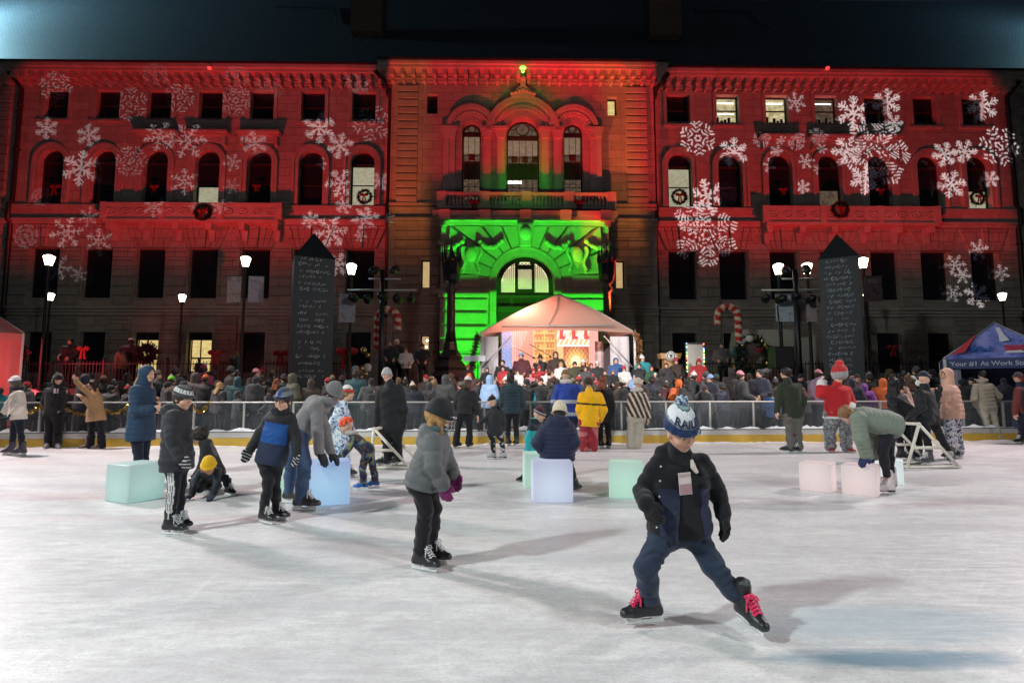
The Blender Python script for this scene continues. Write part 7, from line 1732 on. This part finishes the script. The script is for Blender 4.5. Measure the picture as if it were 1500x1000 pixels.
I[op & (d_ < .45)] = (1., .92, .55); col_ = (px_ > 863); I[col_ & (np.sin(px_*2.2) > -.2)] = (.95, .50, .38); I[col_ & (np.sin(px_*2.2) <= -.2)] = (.82, .40, .36)
I[(py_ > 505) & (py_ < 508) & fp_ & ~col_] = (1., .97, .9)
m, nt, b = newmat('video_picture'); a = nt.new('ShaderNodeAttribute'); a.attribute_name = 'col'; nt.inp(b, 'Emission Color', a.outputs['Color']); b.inputs['Emission Strength'].default_value = 1.15; b.inputs['Base Color'].default_value = (.02, .02, .02, 1); M_VID = m
scr = thing('video_screen', 'bright video screen showing a fireside room with stockings, inside the stage tent', 'screen', (sx0, 26.2, sz0))
V = np.stack([uu*(sx1-sx0), np.zeros_like(uu), vv*(sz1-sz0)], -1).reshape(-1, 3); fq = np.array([(j*NXs+i, j*NXs+i+1, (j+1)*NXs+i+1, (j+1)*NXs+i) for j in range(NZs-1) for i in range(NXs-1)])
mk('picture', [(V, fq, I.reshape(-1, 3))], M_VID, scr, flat=True)
mb = MB(); mb.box(-.06, sx1-sx0+.06, .02, .2, -.06, sz1-sz0+.06); mb.build('cabinet', M_BLACKP, scr)
# tent lamp; unseen spots added beside the camera to light the singers' faces
lamp('tent_lamp', 'POINT', tuple(np.array([.2, 24.2, 4.6])), 1000, (1.0, .36, .26), .25)
lamp('added_stage_spot', 'SPOT', (-11.0, -3.0, 10.6), 26000, (1.0, .9, .84), .15, (2.6, 21.6, 1.6), 17, .5)
lamp('added_stage_spot', 'SPOT', (11.5, -4.0, 10.6), 22000, (1.0, .92, .9), .15, (3.4, 21.6, 1.6), 19, .5)
# ================================================================ OTHER TENTS AND FURNITURE
M_TENTR = simple('red_lit_canvas', (.52, .16, .15), .7)  # red lamplight on the tent put into the canvas colour
tl, C4r, Tr, wr_, er_ = hip_tent('small tent lit red cut off by the left edge', (-136, 480), (36, 489), (-42, 425), 19.86, 3.2, .0, M_TENTR, valance=.35, rz=R(42), size=3.2)
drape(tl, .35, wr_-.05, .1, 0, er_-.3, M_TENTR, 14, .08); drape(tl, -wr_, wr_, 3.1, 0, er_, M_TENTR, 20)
lamp('tent_lamp', 'POINT', (-21.2, 21.9, 2.6), 420, (1.0, .10, .12), .2)
lamp('tent_lamp', 'POINT', (-19.2, 19.9, 2.0), 160, (1.0, .25, .25), .2)
m, nt, b = newmat('blue_canopy_print'); co = nt.obj(); sx_ = nt.new('ShaderNodeSeparateXYZ'); nt.inp(sx_, 0, co)
n = nt.noise(co, 1.4, 5, .7); c = nt.mix(nt.ramp(n, [(.4, 0.), (.62, 1.)]), (.05, .09, .42, 1), (.34, .38, .80, 1)); nt.inp(b, 'Base Color', c); b.inputs['Roughness'].default_value = .35; nt.inp(b, 'Normal', nt.bump(nt.noise(co, 2.5, 3), .5, .05)); M_BLUEC = m
M_NAVYC = simple('navy_valance', (.02, .035, .13), .45); M_WHT = simple('print_white', (.72, .74, .78), .6); M_REDP = simple('print_red', (.62, .05, .07), .6); M_BLUP = simple('print_blue', (.05, .14, .45), .6)
bt, C4b, Tb, wb, eb = hip_tent('blue printed pop-up canopy at the right edge behind the boards', (1382, 526), (1517, 521), (1450, 474), 17.6, 3.0, .0, M_BLUEC, valance=.32, vmat=M_NAVYC, name='pop_up_canopy', droop=.03, rz=R(-36), size=2.9)
def put_text(parent, txt, size, p, mat, rx=90, rz=0, bold=0., name='lettering', align='CENTER', ext=.004):
    me = text_mesh(txt, size, ext, align, bold); o = link(name, me, mat, parent); o.location = p; o.rotation_euler = (R(rx), 0, R(rz)); return o
put_text(bt, 'Your #1 At Work Station', .20, (-wb+.16, -.012, eb-.17), simple('print_silver', (.42, .46, .52), .6), align='LEFT', bold=.002)
sl = math.degrees(math.atan2(Tb[2]-eb, 1.5)); fr = lambda t, x: (x, 1.5*t-.03, eb+(Tb[2]-eb)*t+.025)
put_text(bt, '96.1', .34, fr(.24, -.46), M_BLUP, sl, bold=.012); put_text(bt, 'SRS', .36, fr(.24, .34), M_REDP, sl, bold=.016); 
mb = MB(); q = lambda t, x: np.array(fr(t, x))
mb.add([q(.42, .0), q(.45, .25), q(.66, .14), q(.84, .10), q(.86, -.02), q(.64, .02)], [(0, 1, 2, 3, 4, 5)]); mb.add([q(.10, .05), q(.10, .55), q(.17, .45), q(.17, .12)], [(0, 1, 2, 3)]); mb.build('printed_flash', M_WHT, bt)
mb = MB(); mb.add([(-wb+.2, -.0, eb+.13), (-wb+.55, .05, eb+.22), (-wb*.35, 1.0, eb+.86), (-wb*.38, .95, eb+.80)], [(0, 1, 2, 3)]); mb.build('printed_stripe', M_REDP, bt)
drape(bt, -wb+.05, wb, 2.95, 0, eb-.3, M_NAVYC, 20, .05, 'back_wall'); drape(bt, -wb+.05, -wb+.42, .12, .0, eb-.33, simple('pale_blue_drape', (.20, .20, .26), .7), 6, .05, 'leg_drape')
put_text(bt, 'SRS', .62, (.45, 2.86, 1.25), simple('print_dark_red', (.20, .03, .05), .6), bold=.02)
lc = thing('lectern', 'pale wooden lectern with a round seal, right of the stage', 'lectern', (at(981, 545, 22.2)[0], 22.2, SZ)); M_OAKL = simple('lectern_oak', (.36, .20, .08), .5); hl = at(981, 522, 22.2)[2]-SZ
mb = MB(); mb.prism([(-.38, hl-.1), (.38, hl-.1), (.46, hl+.12), (-.42, hl+.12)], -.2, .3); mb.build('desk', M_OAKL, lc); mb = MB(); mb.prism([(-.20, 0), (.30, 0), (.36, hl-.1), (-.24, hl-.1)], -.1, .25); mb.box(-.35, .4, -.2, .3, 0, .06); mb.build('stand', M_OAKL, lc)
mb = MB(); mb.tube([(0, -.23, hl), (0, -.205, hl)], .2, 20); s_ = mb.build('seal', simple('seal_white', (.55, .58, .55), .5), lc); mb = MB(); mb.prism([(-.07, hl+.07), (.07, hl+.07), (.0, hl-.1)], -.245, -.232); mb.tube([(.15*math.cos(t), -.235, hl+.15*math.sin(t)) for t in np.linspace(0, 6.28, 18)], .012, 5); mb.build('emblem', M_IRON, s_)
bx = thing('loudspeaker', 'black loudspeaker box on a pole right of the stage', 'loudspeaker', (at(1145, 540, 21)[0], 21, 0)); za, zb2 = at(1145, 540, 21)[2], at(1145, 508, 21)[2]
mb = MB(); mb.box(-.38, .38, -.3, .3, za, zb2); mb.build('cabinet', M_BLACKP, bx, bevel=.03); mb = MB(); mb.tube([(0, 0, 0), (0, 0, za)], .03, 8); mb.tube([(0, .0, zb2), (-.05, 0, zb2+1.6)], .03, 8); mb.build('pole', M_IRON, bx); mb = MB(); mb.box(-.33, .33, -.312, -.301, za+.05, zb2-.05); mb.build('grille', simple('speaker_grille', (.02, .02, .022), .7, bump=.6, bscale=200), bx)
pf = thing('notice_board', 'tall framed notice board edged with coloured fairy lights', 'notice board', (at(1019, 550, 21.4)[0], 21.4, .0)); w2 = .36; z0, z1 = at(1019, 548, 21.4)[2], at(1019, 503, 21.4)[2]
mb = MB(); mb.box(-w2, w2, .0, .05, z0, z1); mb.build('board', simple('board_grey', (.42, .40, .36), .6), pf)
mb = MB()
for a, b_ in (((-w2, z0), (-w2, z1)), ((w2, z0), (w2, z1)), ((-w2, z1), (w2, z1)), ((-w2, z0), (w2, z0))): mb.bar((a[0], -.01, a[1]), (b_[0], -.01, b_[1]), .05)
mb.bar((-w2, .02, 0), (-w2, .02, z0), .05); mb.bar((w2, .02, 0), (w2, .02, z0), .05); mb.build('frame', M_IRON, pf)
cs = [(1, .2, .1), (.2, 1, .2), (.3, .4, 1), (1, .7, .2)]
for k in range(4):
    mb = MB(); g = random.Random(k)
    for i in range(9): s_ = g.choice((-1, 1)); mb.ball((s_*w2*.93, -.05, z0+(z1-z0)*g.random()), .026, 6, 5)
    mb.build('fairy_light', emit('fairy_%s' % 'abcd'[k], cs[k], 3.0), pf)
wt = thing('canvas_shelter', 'pale canvas shelter behind the fence left of the right pillar', 'tent', (at(1140, 515, 26)[0], 26, TZ)); a, b_ = at(1082, 515, 26), at(1200, 482, 26); mb = MB()
X0, X1 = a[0]-wt.location[0], b_[0]-wt.location[0]; zt2 = b_[2]-TZ
mb.add([(X0, 0, 0), (X1, 0, 0), (X1, .2, zt2), (X0+.4, .2, zt2), (X0, 2, 0), (X1, 2, 0), (X1, 1.8, zt2), (X0+.4, 1.8, zt2)], [(0, 1, 2, 3), (4, 5, 6, 7), (3, 2, 6, 7), (0, 3, 7, 4), (1, 2, 6, 5)]); mb.build('canvas', simple('pale_canvas', (.34, .32, .28), .8, bump=.4, bscale=6), wt)
for px, lb in ((690, 'silver music stand at the left of the stage'), (700, 'second music stand with white sheets at the left of the stage')):
    p = at(px, 527, 22.0); o = thing('music_stand', lb, 'music stand', (p[0], 22.0, SZ)); mb = MB(); mb.tube([(0, 0, 0), (0, 0, p[2]-SZ)], .018, 6)
    for k in range(3): a = k*2.1; mb.tube([(0, 0, .25), (.3*math.cos(a), .3*math.sin(a), 0)], .012, 5)
    mb.build('stand', M_IRON, o); mb = MB(); mb.obox((0, 0, p[2]-SZ+.06), (.3, 0, 0), (0, .02, .0), (0, .08, .12)); mb.build('sheet', M_WHT, o)
for px, py, dx, lb in ((757, 515, .5, 'slanted microphone boom stand left on the stage'), (783, 513, .45, 'slanted microphone boom stand in the middle of the stage')):
    p = at(px, py, 22.6); o = thing('microphone_stand', lb, 'microphone stand', (p[0]+.2, 22.6, SZ)); z = p[2]-SZ; mb = MB(); mb.tube([(0, 0, 0), (0, 0, z-.1)], .015, 6); mb.tube([(-.4, 0, z+.25), (dx, -.1, z-.25)], .013, 6); mb.lathe([(.16, 0), (.16, .03), (.02, .04)], n=10); mb.build('stand', M_IRON, o); mb = MB(); mb.ball((dx, -.1, z-.26), (.05, .04, .05), 8, 6); mb.build('microphone', M_IRON, o)
# distant tower glimpsed above the roof
tw = thing('distant_tower', 'far dark tower block with a few lit windows just above the roof', 'tower', (0, 90, 0)); p0, p1 = at(1085, 30, 90), at(1195, -60, 90)
mb = MB(); mb.box(p0[0], p1[0], 0, 12, 0, p1[2]); mb.build('wall', simple('tower_dark', (.05, .05, .055), .6), tw)
for px, py, w_ in ((1096, 1, 10), (1110, 1, 8), (1150, 8, 14), (1160, 14, 8), (1176, 14, 14), (1185, 21, 8)):
    a = at(px, py, 89.9); mb = MB(); mb.box(a[0], a[0]+w_*.1125, -.12, -.05, a[2]-.35, a[2]+.25); mb.build('window', emit('tower_window', (1.0, .75, .4), .5), tw)
# ================================================================ THE CROWD: a few figures, copied with their own coats and hats
M_OC = objcolor('crowd_cloth', .7); M_OK = objcolor('crowd_knit', .95, .5, 90)
def proto(kind, face):
    yaw = 0 if face else 180; s = -1 if not face else 1
    up = kind == 'phone'
    J = {k: np.array(v, float) for k, v in dict(hd=(0, 0, 1.585), nk=(0, .0, 1.44), sl=(-.18, 0, 1.38), sr=(.18, 0, 1.38), el=(-.25, .02, 1.13), er=(.25, .02, 1.13), wl=(-.17, .2 if not face else -.2, 1.02), wr=(.17, .2 if not face else -.2, 1.0),
        hl=(-.09, 0, .90), hr=(.09, 0, .90), kl=(-.10, 0, .48), kr=(.10, 0, .48), al=(-.10, 0, .10), ar=(.10, 0, .10)).items()}
    if up: J['el'] = np.array((-.26, .16, 1.36)); J['wl'] = np.array((-.10, .30, 1.58)); J['er'] = np.array((.26, .16, 1.36)); J['wr'] = np.array((.10, .30, 1.58))
    kw = dict(yaw=yaw, res=.032, fres=.012, face=face, detail=False, top=dict(col=(.5, .5, .5), hem=.08, infl=.04, mat=M_OC, folds=.006), legs=dict(col=(.015, .016, .02), mat=M_CLOTH), feet=dict(kind='shoe', l=yaw, r=yaw, col=(.03, .028, .026)), hs=.212)
    if kind in ('beanie', 'phone', 'santa', 'bobble', 'furhat'):
        kw['hat'] = dict(col=(.5, .5, .5), low=-.02 if not face else .10, mat=M_OK, m=.045, tall=.09)
        if kind == 'bobble': kw['hat'].update(pom=(.45, .43, .42), tall=.14)
        if kind == 'santa': kw['hat'].update(tall=.22, pom=(.7, .68, .66))
    if kind == 'hood': kw['top']['hood'] = 'up'; kw['top']['infl'] = .045
    if kind == 'fur': kw['top']['hood'] = 'up'; kw['top']['trim'] = (.28, .2, .12)
    if kind in ('short', 'long', 'parka', 'beanie', 'bobble', 'santa'):
        kw['hair'] = dict(vol=.06, col=(.5, .5, .5) if kind in ('short', 'long', 'parka') else (.04, .025, .018), long=.18 if kind in ('long',) or (face and kind in ('santa', 'bobble')) else 0)
    if kind == 'parka': kw['top']['hood'] = 'down'; kw['scarf'] = (.26, .18, .11)
    b = person('crowd figure', J, 1.0, skin='l', **kw)
    for c in b.children:
        if c.name.startswith('hair') and kind in ('short', 'long', 'parka'): c.data.materials.clear(); c.data.materials.append(M_OK)
    return b
PROTO = {}
def get(kind, face):
    k = (kind, face)
    if k not in PROTO: PROTO[k] = proto(kind, face)
    return PROTO[k]
CW = dict(black=(.012, .012, .014), charcoal=(0.0193, 0.0198, 0.022), grey=(0.066, 0.066, 0.0688), navy=(0.0066, 0.0099, 0.0248), blue=(.03, .09, .25), turquoise=(.02, .28, .32), teal=(.015, .07, .08), brown=(0.0385, 0.022, 0.0138), tan=(0.182, 0.112, 0.056), cream=(.55, .48, .38), white=(.65, .64, .63), red=(.40, .02, .025), maroon=(0.077, 0.0105, 0.0175), pink=(.52, .20, .24), magenta=(.30, .02, .10), purple=(.22, .06, .30), lilac=(.28, .18, .27), orange=(.60, .12, .02), green=(.02, .07, .035), lime=(.20, .62, .04), olive=(.05, .05, .025), yellow=(.6, .35, .02), plaid=(0.0605, 0.0413, 0.033), auburn=(.16, .045, .015), blond=(.38, .24, .10), lightblue=(.20, .32, .52))
CN = dict(lightblue='light blue', plaid='brown checked')
HW = dict(beanie='{} beanie', hood='raised hood', bobble='{} bobble hat', short='short {} hair', long='long {} hair', phone='{} beanie, arms raised', fur='raised fur-edged hood', parka='fur collar and {} hair', santa='red santa hat')
SKT = dict(l=None)
def zone(px, Y, row):
    if row == 'terrace': return 'on the terrace '+('left of the left pillar' if px < 424 else 'beside the left candy cane' if px < 640 else 'beside the right candy cane')
    if row == 'stage': return 'on stage, '+('left of the screen' if px < 745 else 'below the bookshelf picture' if px < 812 else 'below the fire picture' if px < 866 else 'by the right tent leg' if px < 960 else 'near the lectern')
    for x, t in ((60, 'at the far left'), (200, 'behind the tan-coated woman'), (265, 'behind the navy-coated woman'), (345, 'left of the tall banner lamp'), (424, 'just left of the left pillar'), (500, 'before the left pillar'), (600, 'below the left candy cane'), (700, 'left of the stage tent'), (830, 'below the stage'), (960, 'right of the yellow jacket'), (1060, 'behind the nearest child'), (1140, 'below the loudspeaker'), (1200, 'before the right pillar'), (1310, 'right of the santa coat')):
        if px < x: return t
    return 'left of the blue canopy'
USED = {}
def crowd(px, py, Y, coat, kind='beanie', hat='black', face=False, zg=0., rz=None, row='', note=''):
    if row == '' and not face and kind == 'beanie' and random.random() < .4: kind = random.choice(('bobble', 'bobble', 'phone', 'beanie'))
    if row == '' and not face and kind in ('short', 'hood') and random.random() < .22: kind = 'fur' if kind == 'hood' else 'parka'
    if row == '' and not face and kind in ('beanie', 'bobble', 'long', 'short') and random.random() < .15: face = True; rz = random.choice((-1, 1))*random.uniform(55, 100)
    src = get(kind, face); o = copy_tree(src); p = at(px, py, Y); s = max(.45, (p[2]-zg)/1.585)
    o.location = (p[0], Y, zg); o.scale = (s*random.uniform(.92, 1.1), s, s*random.uniform(.97, 1.03)); o.rotation_euler = (R(random.uniform(-4, 4)), R(random.uniform(-5, 5)), R(rz if rz is not None else random.uniform(-62, 62)))
    for c in o.children:
        n = c.name.split('.')[0]
        if n == 'jacket':
            c.color = (*CW[coat], 1)
            for q in c.children: q.color = (*CW[coat], 1)
        elif n in ('hat', 'hair'): c.color = (*CW[hat], 1)
    who = ('child' if s < .80 else 'person'); cn = CN.get(coat, coat)
    lb = f"{who} in {cn} coat, {note or HW[kind].format(CN.get(hat, hat))}, {zone(px, Y, row)}"
    if lb in USED:
        for extra in ('lower one', 'right hand one', 'rear one', 'rightmost one', 'smallest one'):
            if lb+', '+extra not in USED: lb = lb+', '+extra; break
    USED[lb] = 1
    if len(lb.split()) > 16: lb = lb.replace(' in '+cn+' coat', ' in '+cn)
    if len(lb.split()) > 16: print('LONG', lb)
    tag(o, lb, 'person', {'terrace': 'people on the terrace', 'stage': 'singers on the stage'}.get(row, 'spectators behind the boards')); return o
fr = lambda px: float(bpt(px)[1])+.55        # front row, just behind the boards
for e in [(4, 574, 0, 'turquoise', 'short', 'grey'), (44, 566, 0, 'grey', 'beanie', 'red'), (58, 578, .5, 'black', 'short', 'brown'), (100, 572, .9, 'brown', 'long', 'brown'), (117, 556, .2, 'navy', 'hood', 'navy'), (152, 558, 1.2, 'black', 'beanie', 'tan'), (158, 568, .1, 'black', 'short', 'black'), (167, 562, 1.6, 'brown', 'bobble', 'grey'), (172, 580, .2, 'charcoal', 'long', 'brown'), (187, 570, .6, 'charcoal', 'beanie', 'red'), (66, 567, 2.2, 'charcoal', 'beanie', 'grey'), (30, 566, 2.4, 'brown', 'short', 'brown'),
    (237, 548, .9, 'charcoal', 'beanie', 'plaid'), (241, 563, .1, 'black', 'short', 'black'), (251, 556, .6, 'black', 'bobble', 'lime'), (258, 545, 2.6, 'grey', 'beanie', 'grey'), (276, 550, 1.0, 'plaid', 'hood', 'white'), (290, 542, 3.4, 'magenta', 'beanie', 'magenta'), (299, 556, .8, 'black', 'beanie', 'orange'), (317, 562, .5, 'charcoal', 'short', 'brown'), (326, 568, .2, 'black', 'long', 'blond'), (335, 545, 2.4, 'brown', 'beanie', 'grey'), (340, 557, 1.3, 'teal', 'hood', 'teal'), (349, 577, 0, 'charcoal', 'hood', 'grey'),
    (367, 559, .1, 'black', 'parka', 'black'), (374, 544, 2.5, 'brown', 'beanie', 'pink'), (386, 559, .8, 'black', 'beanie', 'black'), (396, 572, .1, 'charcoal', 'short', 'brown'), (407, 562, .4, 'black', 'long', 'auburn'), (415, 556, 1.2, 'charcoal', 'beanie', 'navy'), (431, 554, .4, 'olive', 'hood', 'olive'), (452, 561, .3, 'brown', 'fur', 'brown'), (478, 560, 1.3, 'maroon', 'beanie', 'red'), (491, 557, .8, 'charcoal', 'beanie', 'tan'),
    (519, 551, 1.4, 'teal', 'beanie', 'brown'), (537, 560, .5, 'grey', 'short', 'black'), (546, 570, .2, 'charcoal', 'long', 'brown'), (597, 562, 1.8, 'black', 'beanie', 'charcoal'), (609, 566, .3, 'navy', 'beanie', 'cream'), (625, 567, .9, 'charcoal', 'hood', 'grey'), (640, 561, 1.5, 'black', 'short', 'tan'), (652, 557, .3, 'charcoal', 'hood', 'charcoal'), (671, 564, 1.2, 'black', 'beanie', 'grey'), (700, 562, 1.4, 'black', 'short', 'brown'),
    (713, 555, .9, 'lightblue', 'hood', 'lightblue'), (728, 566, 1.6, 'brown', 'long', 'blond'), (767, 558, .5, 'black', 'short', 'black'), (781, 565, .9, 'turquoise', 'beanie', 'black'), (794, 560, .6, 'black', 'phone', 'maroon'), (804, 556, 1.2, 'charcoal', 'beanie', 'maroon'), (815, 563, .4, 'charcoal', 'long', 'black'),
    (896, 572, .6, 'black', 'beanie', 'black'), (906, 562, 1.4, 'brown', 'short', 'brown'), (915, 561, .2, 'black', 'beanie', 'cream'), (946, 556, 1.0, 'navy', 'beanie', 'black'), (952, 570, .5, 'black', 'long', 'brown'), (964, 575, .2, 'charcoal', 'short', 'black'), (976, 566, .9, 'maroon', 'beanie', 'plaid'), (990, 563, .8, 'orange', 'hood', 'orange'), (1005, 562, .2, 'black', 'long', 'black'), (1011, 553, 1.6, 'charcoal', 'bobble', 'white'), (1029, 552, 1.4, 'grey', 'beanie', 'grey'), (1042, 553, 1.1, 'navy', 'beanie', 'lightblue'),
    (1034, 570, .2, 'black', 'parka', 'brown'), (1060, 568, .3, 'navy', 'beanie', 'charcoal'), (1075, 560, .8, 'brown', 'short', 'brown'), (1088, 551, .3, 'charcoal', 'beanie', 'pink'), (1099, 572, .9, 'black', 'long', 'blond'), (1136, 560, 1.0, 'plaid', 'beanie', 'grey'), (1127, 577, .1, 'blue', 'short', 'black'), (1118, 561, 1.3, 'charcoal', 'phone', 'black'),
    (1178, 570, .3, 'charcoal', 'long', 'auburn'), (1194, 547, .9, 'lilac', 'beanie', 'pink'), (1252, 560, .2, 'navy', 'hood', 'navy'), (1259, 554, 1.3, 'brown', 'beanie', 'brown'), (1271, 565, .8, 'purple', 'hood', 'purple'), (1281, 553, 1.9, 'black', 'beanie', 'charcoal'), (1293, 559, .7, 'orange', 'hood', 'orange'), (1304, 556, 1.6, 'charcoal', 'short', 'brown'), (1327, 553, 1.8, 'black', 'bobble', 'tan'), (1410, 563, .8, 'charcoal', 'short', 'black'), (1420, 558, 1.7, 'black', 'beanie', 'navy'), (1300, 545, 5.5, 'black', 'short', 'tan'), (1345, 544, 3.4, 'charcoal', 'beanie', 'grey'), (1466, 561, .9, 'navy', 'short', 'black'),
    # deeper rows, seen as heads between the others
    (82, 553, 3.5, 'black', 'beanie', 'charcoal'), (132, 552, 4.5, 'charcoal', 'short', 'brown'), (180, 552, 4.2, 'brown', 'hood', 'brown'), (225, 552, 4.4, 'black', 'beanie', 'grey'), (268, 556, 3.9, 'navy', 'long', 'black'), (308, 549, 4.4, 'charcoal', 'beanie', 'maroon'), (352, 551, 4.0, 'black', 'bobble', 'grey'), (399, 549, 4.4, 'brown', 'beanie', 'tan'), (505, 556, 3.6, 'black', 'beanie', 'maroon'), (530, 549, 4.2, 'navy', 'short', 'brown'), (585, 556, 3.4, 'charcoal', 'short', 'tan'), (617, 555, 3.6, 'brown', 'beanie', 'red'), (660, 551, 4.0, 'black', 'long', 'brown'), (685, 553, 4.4, 'maroon', 'beanie', 'orange'), (740, 556, 3.8, 'charcoal', 'beanie', 'white'), (845, 556, 3.8, 'black', 'beanie', 'red'), (872, 556, 4.4, 'brown', 'long', 'brown'), (968, 551, 4.0, 'black', 'short', 'black'), (1052, 552, 3.6, 'charcoal', 'beanie', 'teal'), (1070, 547, 4.2, 'black', 'hood', 'black'), (1105, 552, 3.2, 'brown', 'short', 'brown'), (1172, 553, 3.8, 'navy', 'beanie', 'navy'), (1210, 556, 4.0, 'charcoal', 'beanie', 'charcoal'), (1270, 549, 4.4, 'brown', 'long', 'brown'), (1318, 549, 4.2, 'black', 'beanie', 'grey'), (1362, 548, 4.6, 'charcoal', 'short', 'black')]:
    px, py, dy, coat, kind, hat = e; crowd(px, py, fr(px)+dy, coat, kind, hat)
crowd(1111, 547, fr(1111)+.9, 'navy', 'short', 'black', True, rz=-55)
for px, py, Y, coat, kind, hat, face in [(102, 500, 25.6, 'black', 'short', 'black', True), (176, 514, 25.2, 'tan', 'parka', 'brown', False), (192, 499, 25.6, 'maroon', 'beanie', 'white', False), (345, 519, 25.4, 'green', 'short', 'tan', False), (574, 502, 25.8, 'black', 'short', 'grey', True), (583, 500, 26.4, 'black', 'short', 'white', True), (597, 511, 25.6, 'white', 'short', 'grey', True), (623, 506, 26.0, 'black', 'beanie', 'black', True), (1058, 505, 25.2, 'grey', 'short', 'black', True), (1081, 499, 25.4, 'teal', 'beanie', 'black', True), (290, 528, 26.2, 'black', 'beanie', 'black', False)]:
    crowd(px, py, Y, coat, kind, hat, face, TZ, random.uniform(-15, 15), 'terrace')
for px, py, Y, coat, kind, hat in [(683, 537, 21.6, 'maroon', 'bobble', 'orange'), (709, 541, 21.4, 'black', 'long', 'black'), (734, 533, 21.8, 'black', 'short', 'black'), (741, 540, 21.5, 'red', 'long', 'black'), (757, 545, 21.2, 'white', 'long', 'brown'), (766, 522, 22.6, 'maroon', 'beanie', 'lightblue'), (776, 549, 21.0, 'pink', 'long', 'black'), (778, 542, 21.5, 'red', 'santa', 'red'), (790, 540, 21.8, 'red', 'beanie', 'red'), (793, 523, 22.8, 'black', 'beanie', 'black'), (798, 545, 21.2, 'white', 'bobble', 'red'),
    (818, 522, 22.4, 'brown', 'hood', 'brown'), (823, 533, 21.8, 'white', 'long', 'blond'), (839, 535, 21.6, 'olive', 'beanie', 'brown'), (853, 531, 22.0, 'brown', 'bobble', 'white'), (857, 541, 21.4, 'grey', 'long', 'brown'), (867, 536, 21.9, 'pink', 'long', 'auburn'), (877, 535, 21.6, 'charcoal', 'beanie', 'white'), (883, 547, 21.0, 'black', 'fur', 'black'), (899, 546, 21.2, 'black', 'long', 'tan'), (904, 530, 22.0, 'blue', 'fur', 'blue'), (917, 540, 21.5, 'white', 'santa', 'red'), (935, 536, 21.7, 'black', 'short', 'brown'),
    (946, 527, 22.2, 'turquoise', 'bobble', 'white'), (953, 541, 21.4, 'green', 'long', 'auburn'), (958, 551, 21.0, 'grey', 'beanie', 'white'), (973, 537, 21.6, 'charcoal', 'long', 'brown'), (995, 530, 21.9, 'brown', 'santa', 'red'), (1020, 530, 20.8, 'red', 'santa', 'red'), (750, 553, 20.8, 'charcoal', 'long', 'black'), (829, 547, 21.0, 'green', 'bobble', 'green'), (868, 552, 20.9, 'red', 'bobble', 'red'), (928, 552, 20.9, 'lightblue', 'beanie', 'lightblue'), (811, 550, 20.9, 'brown', 'long', 'blond')]:
    crowd(px, py, Y, coat, kind, hat, True, SZ, random.uniform(-18, 18), 'stage')
for o in list(PROTO.values()):
    def rm(q):
        for c in list(q.children): rm(c)
        bpy.data.objects.remove(q, do_unlink=True)
    rm(o)
bpy.context.view_layer.update()
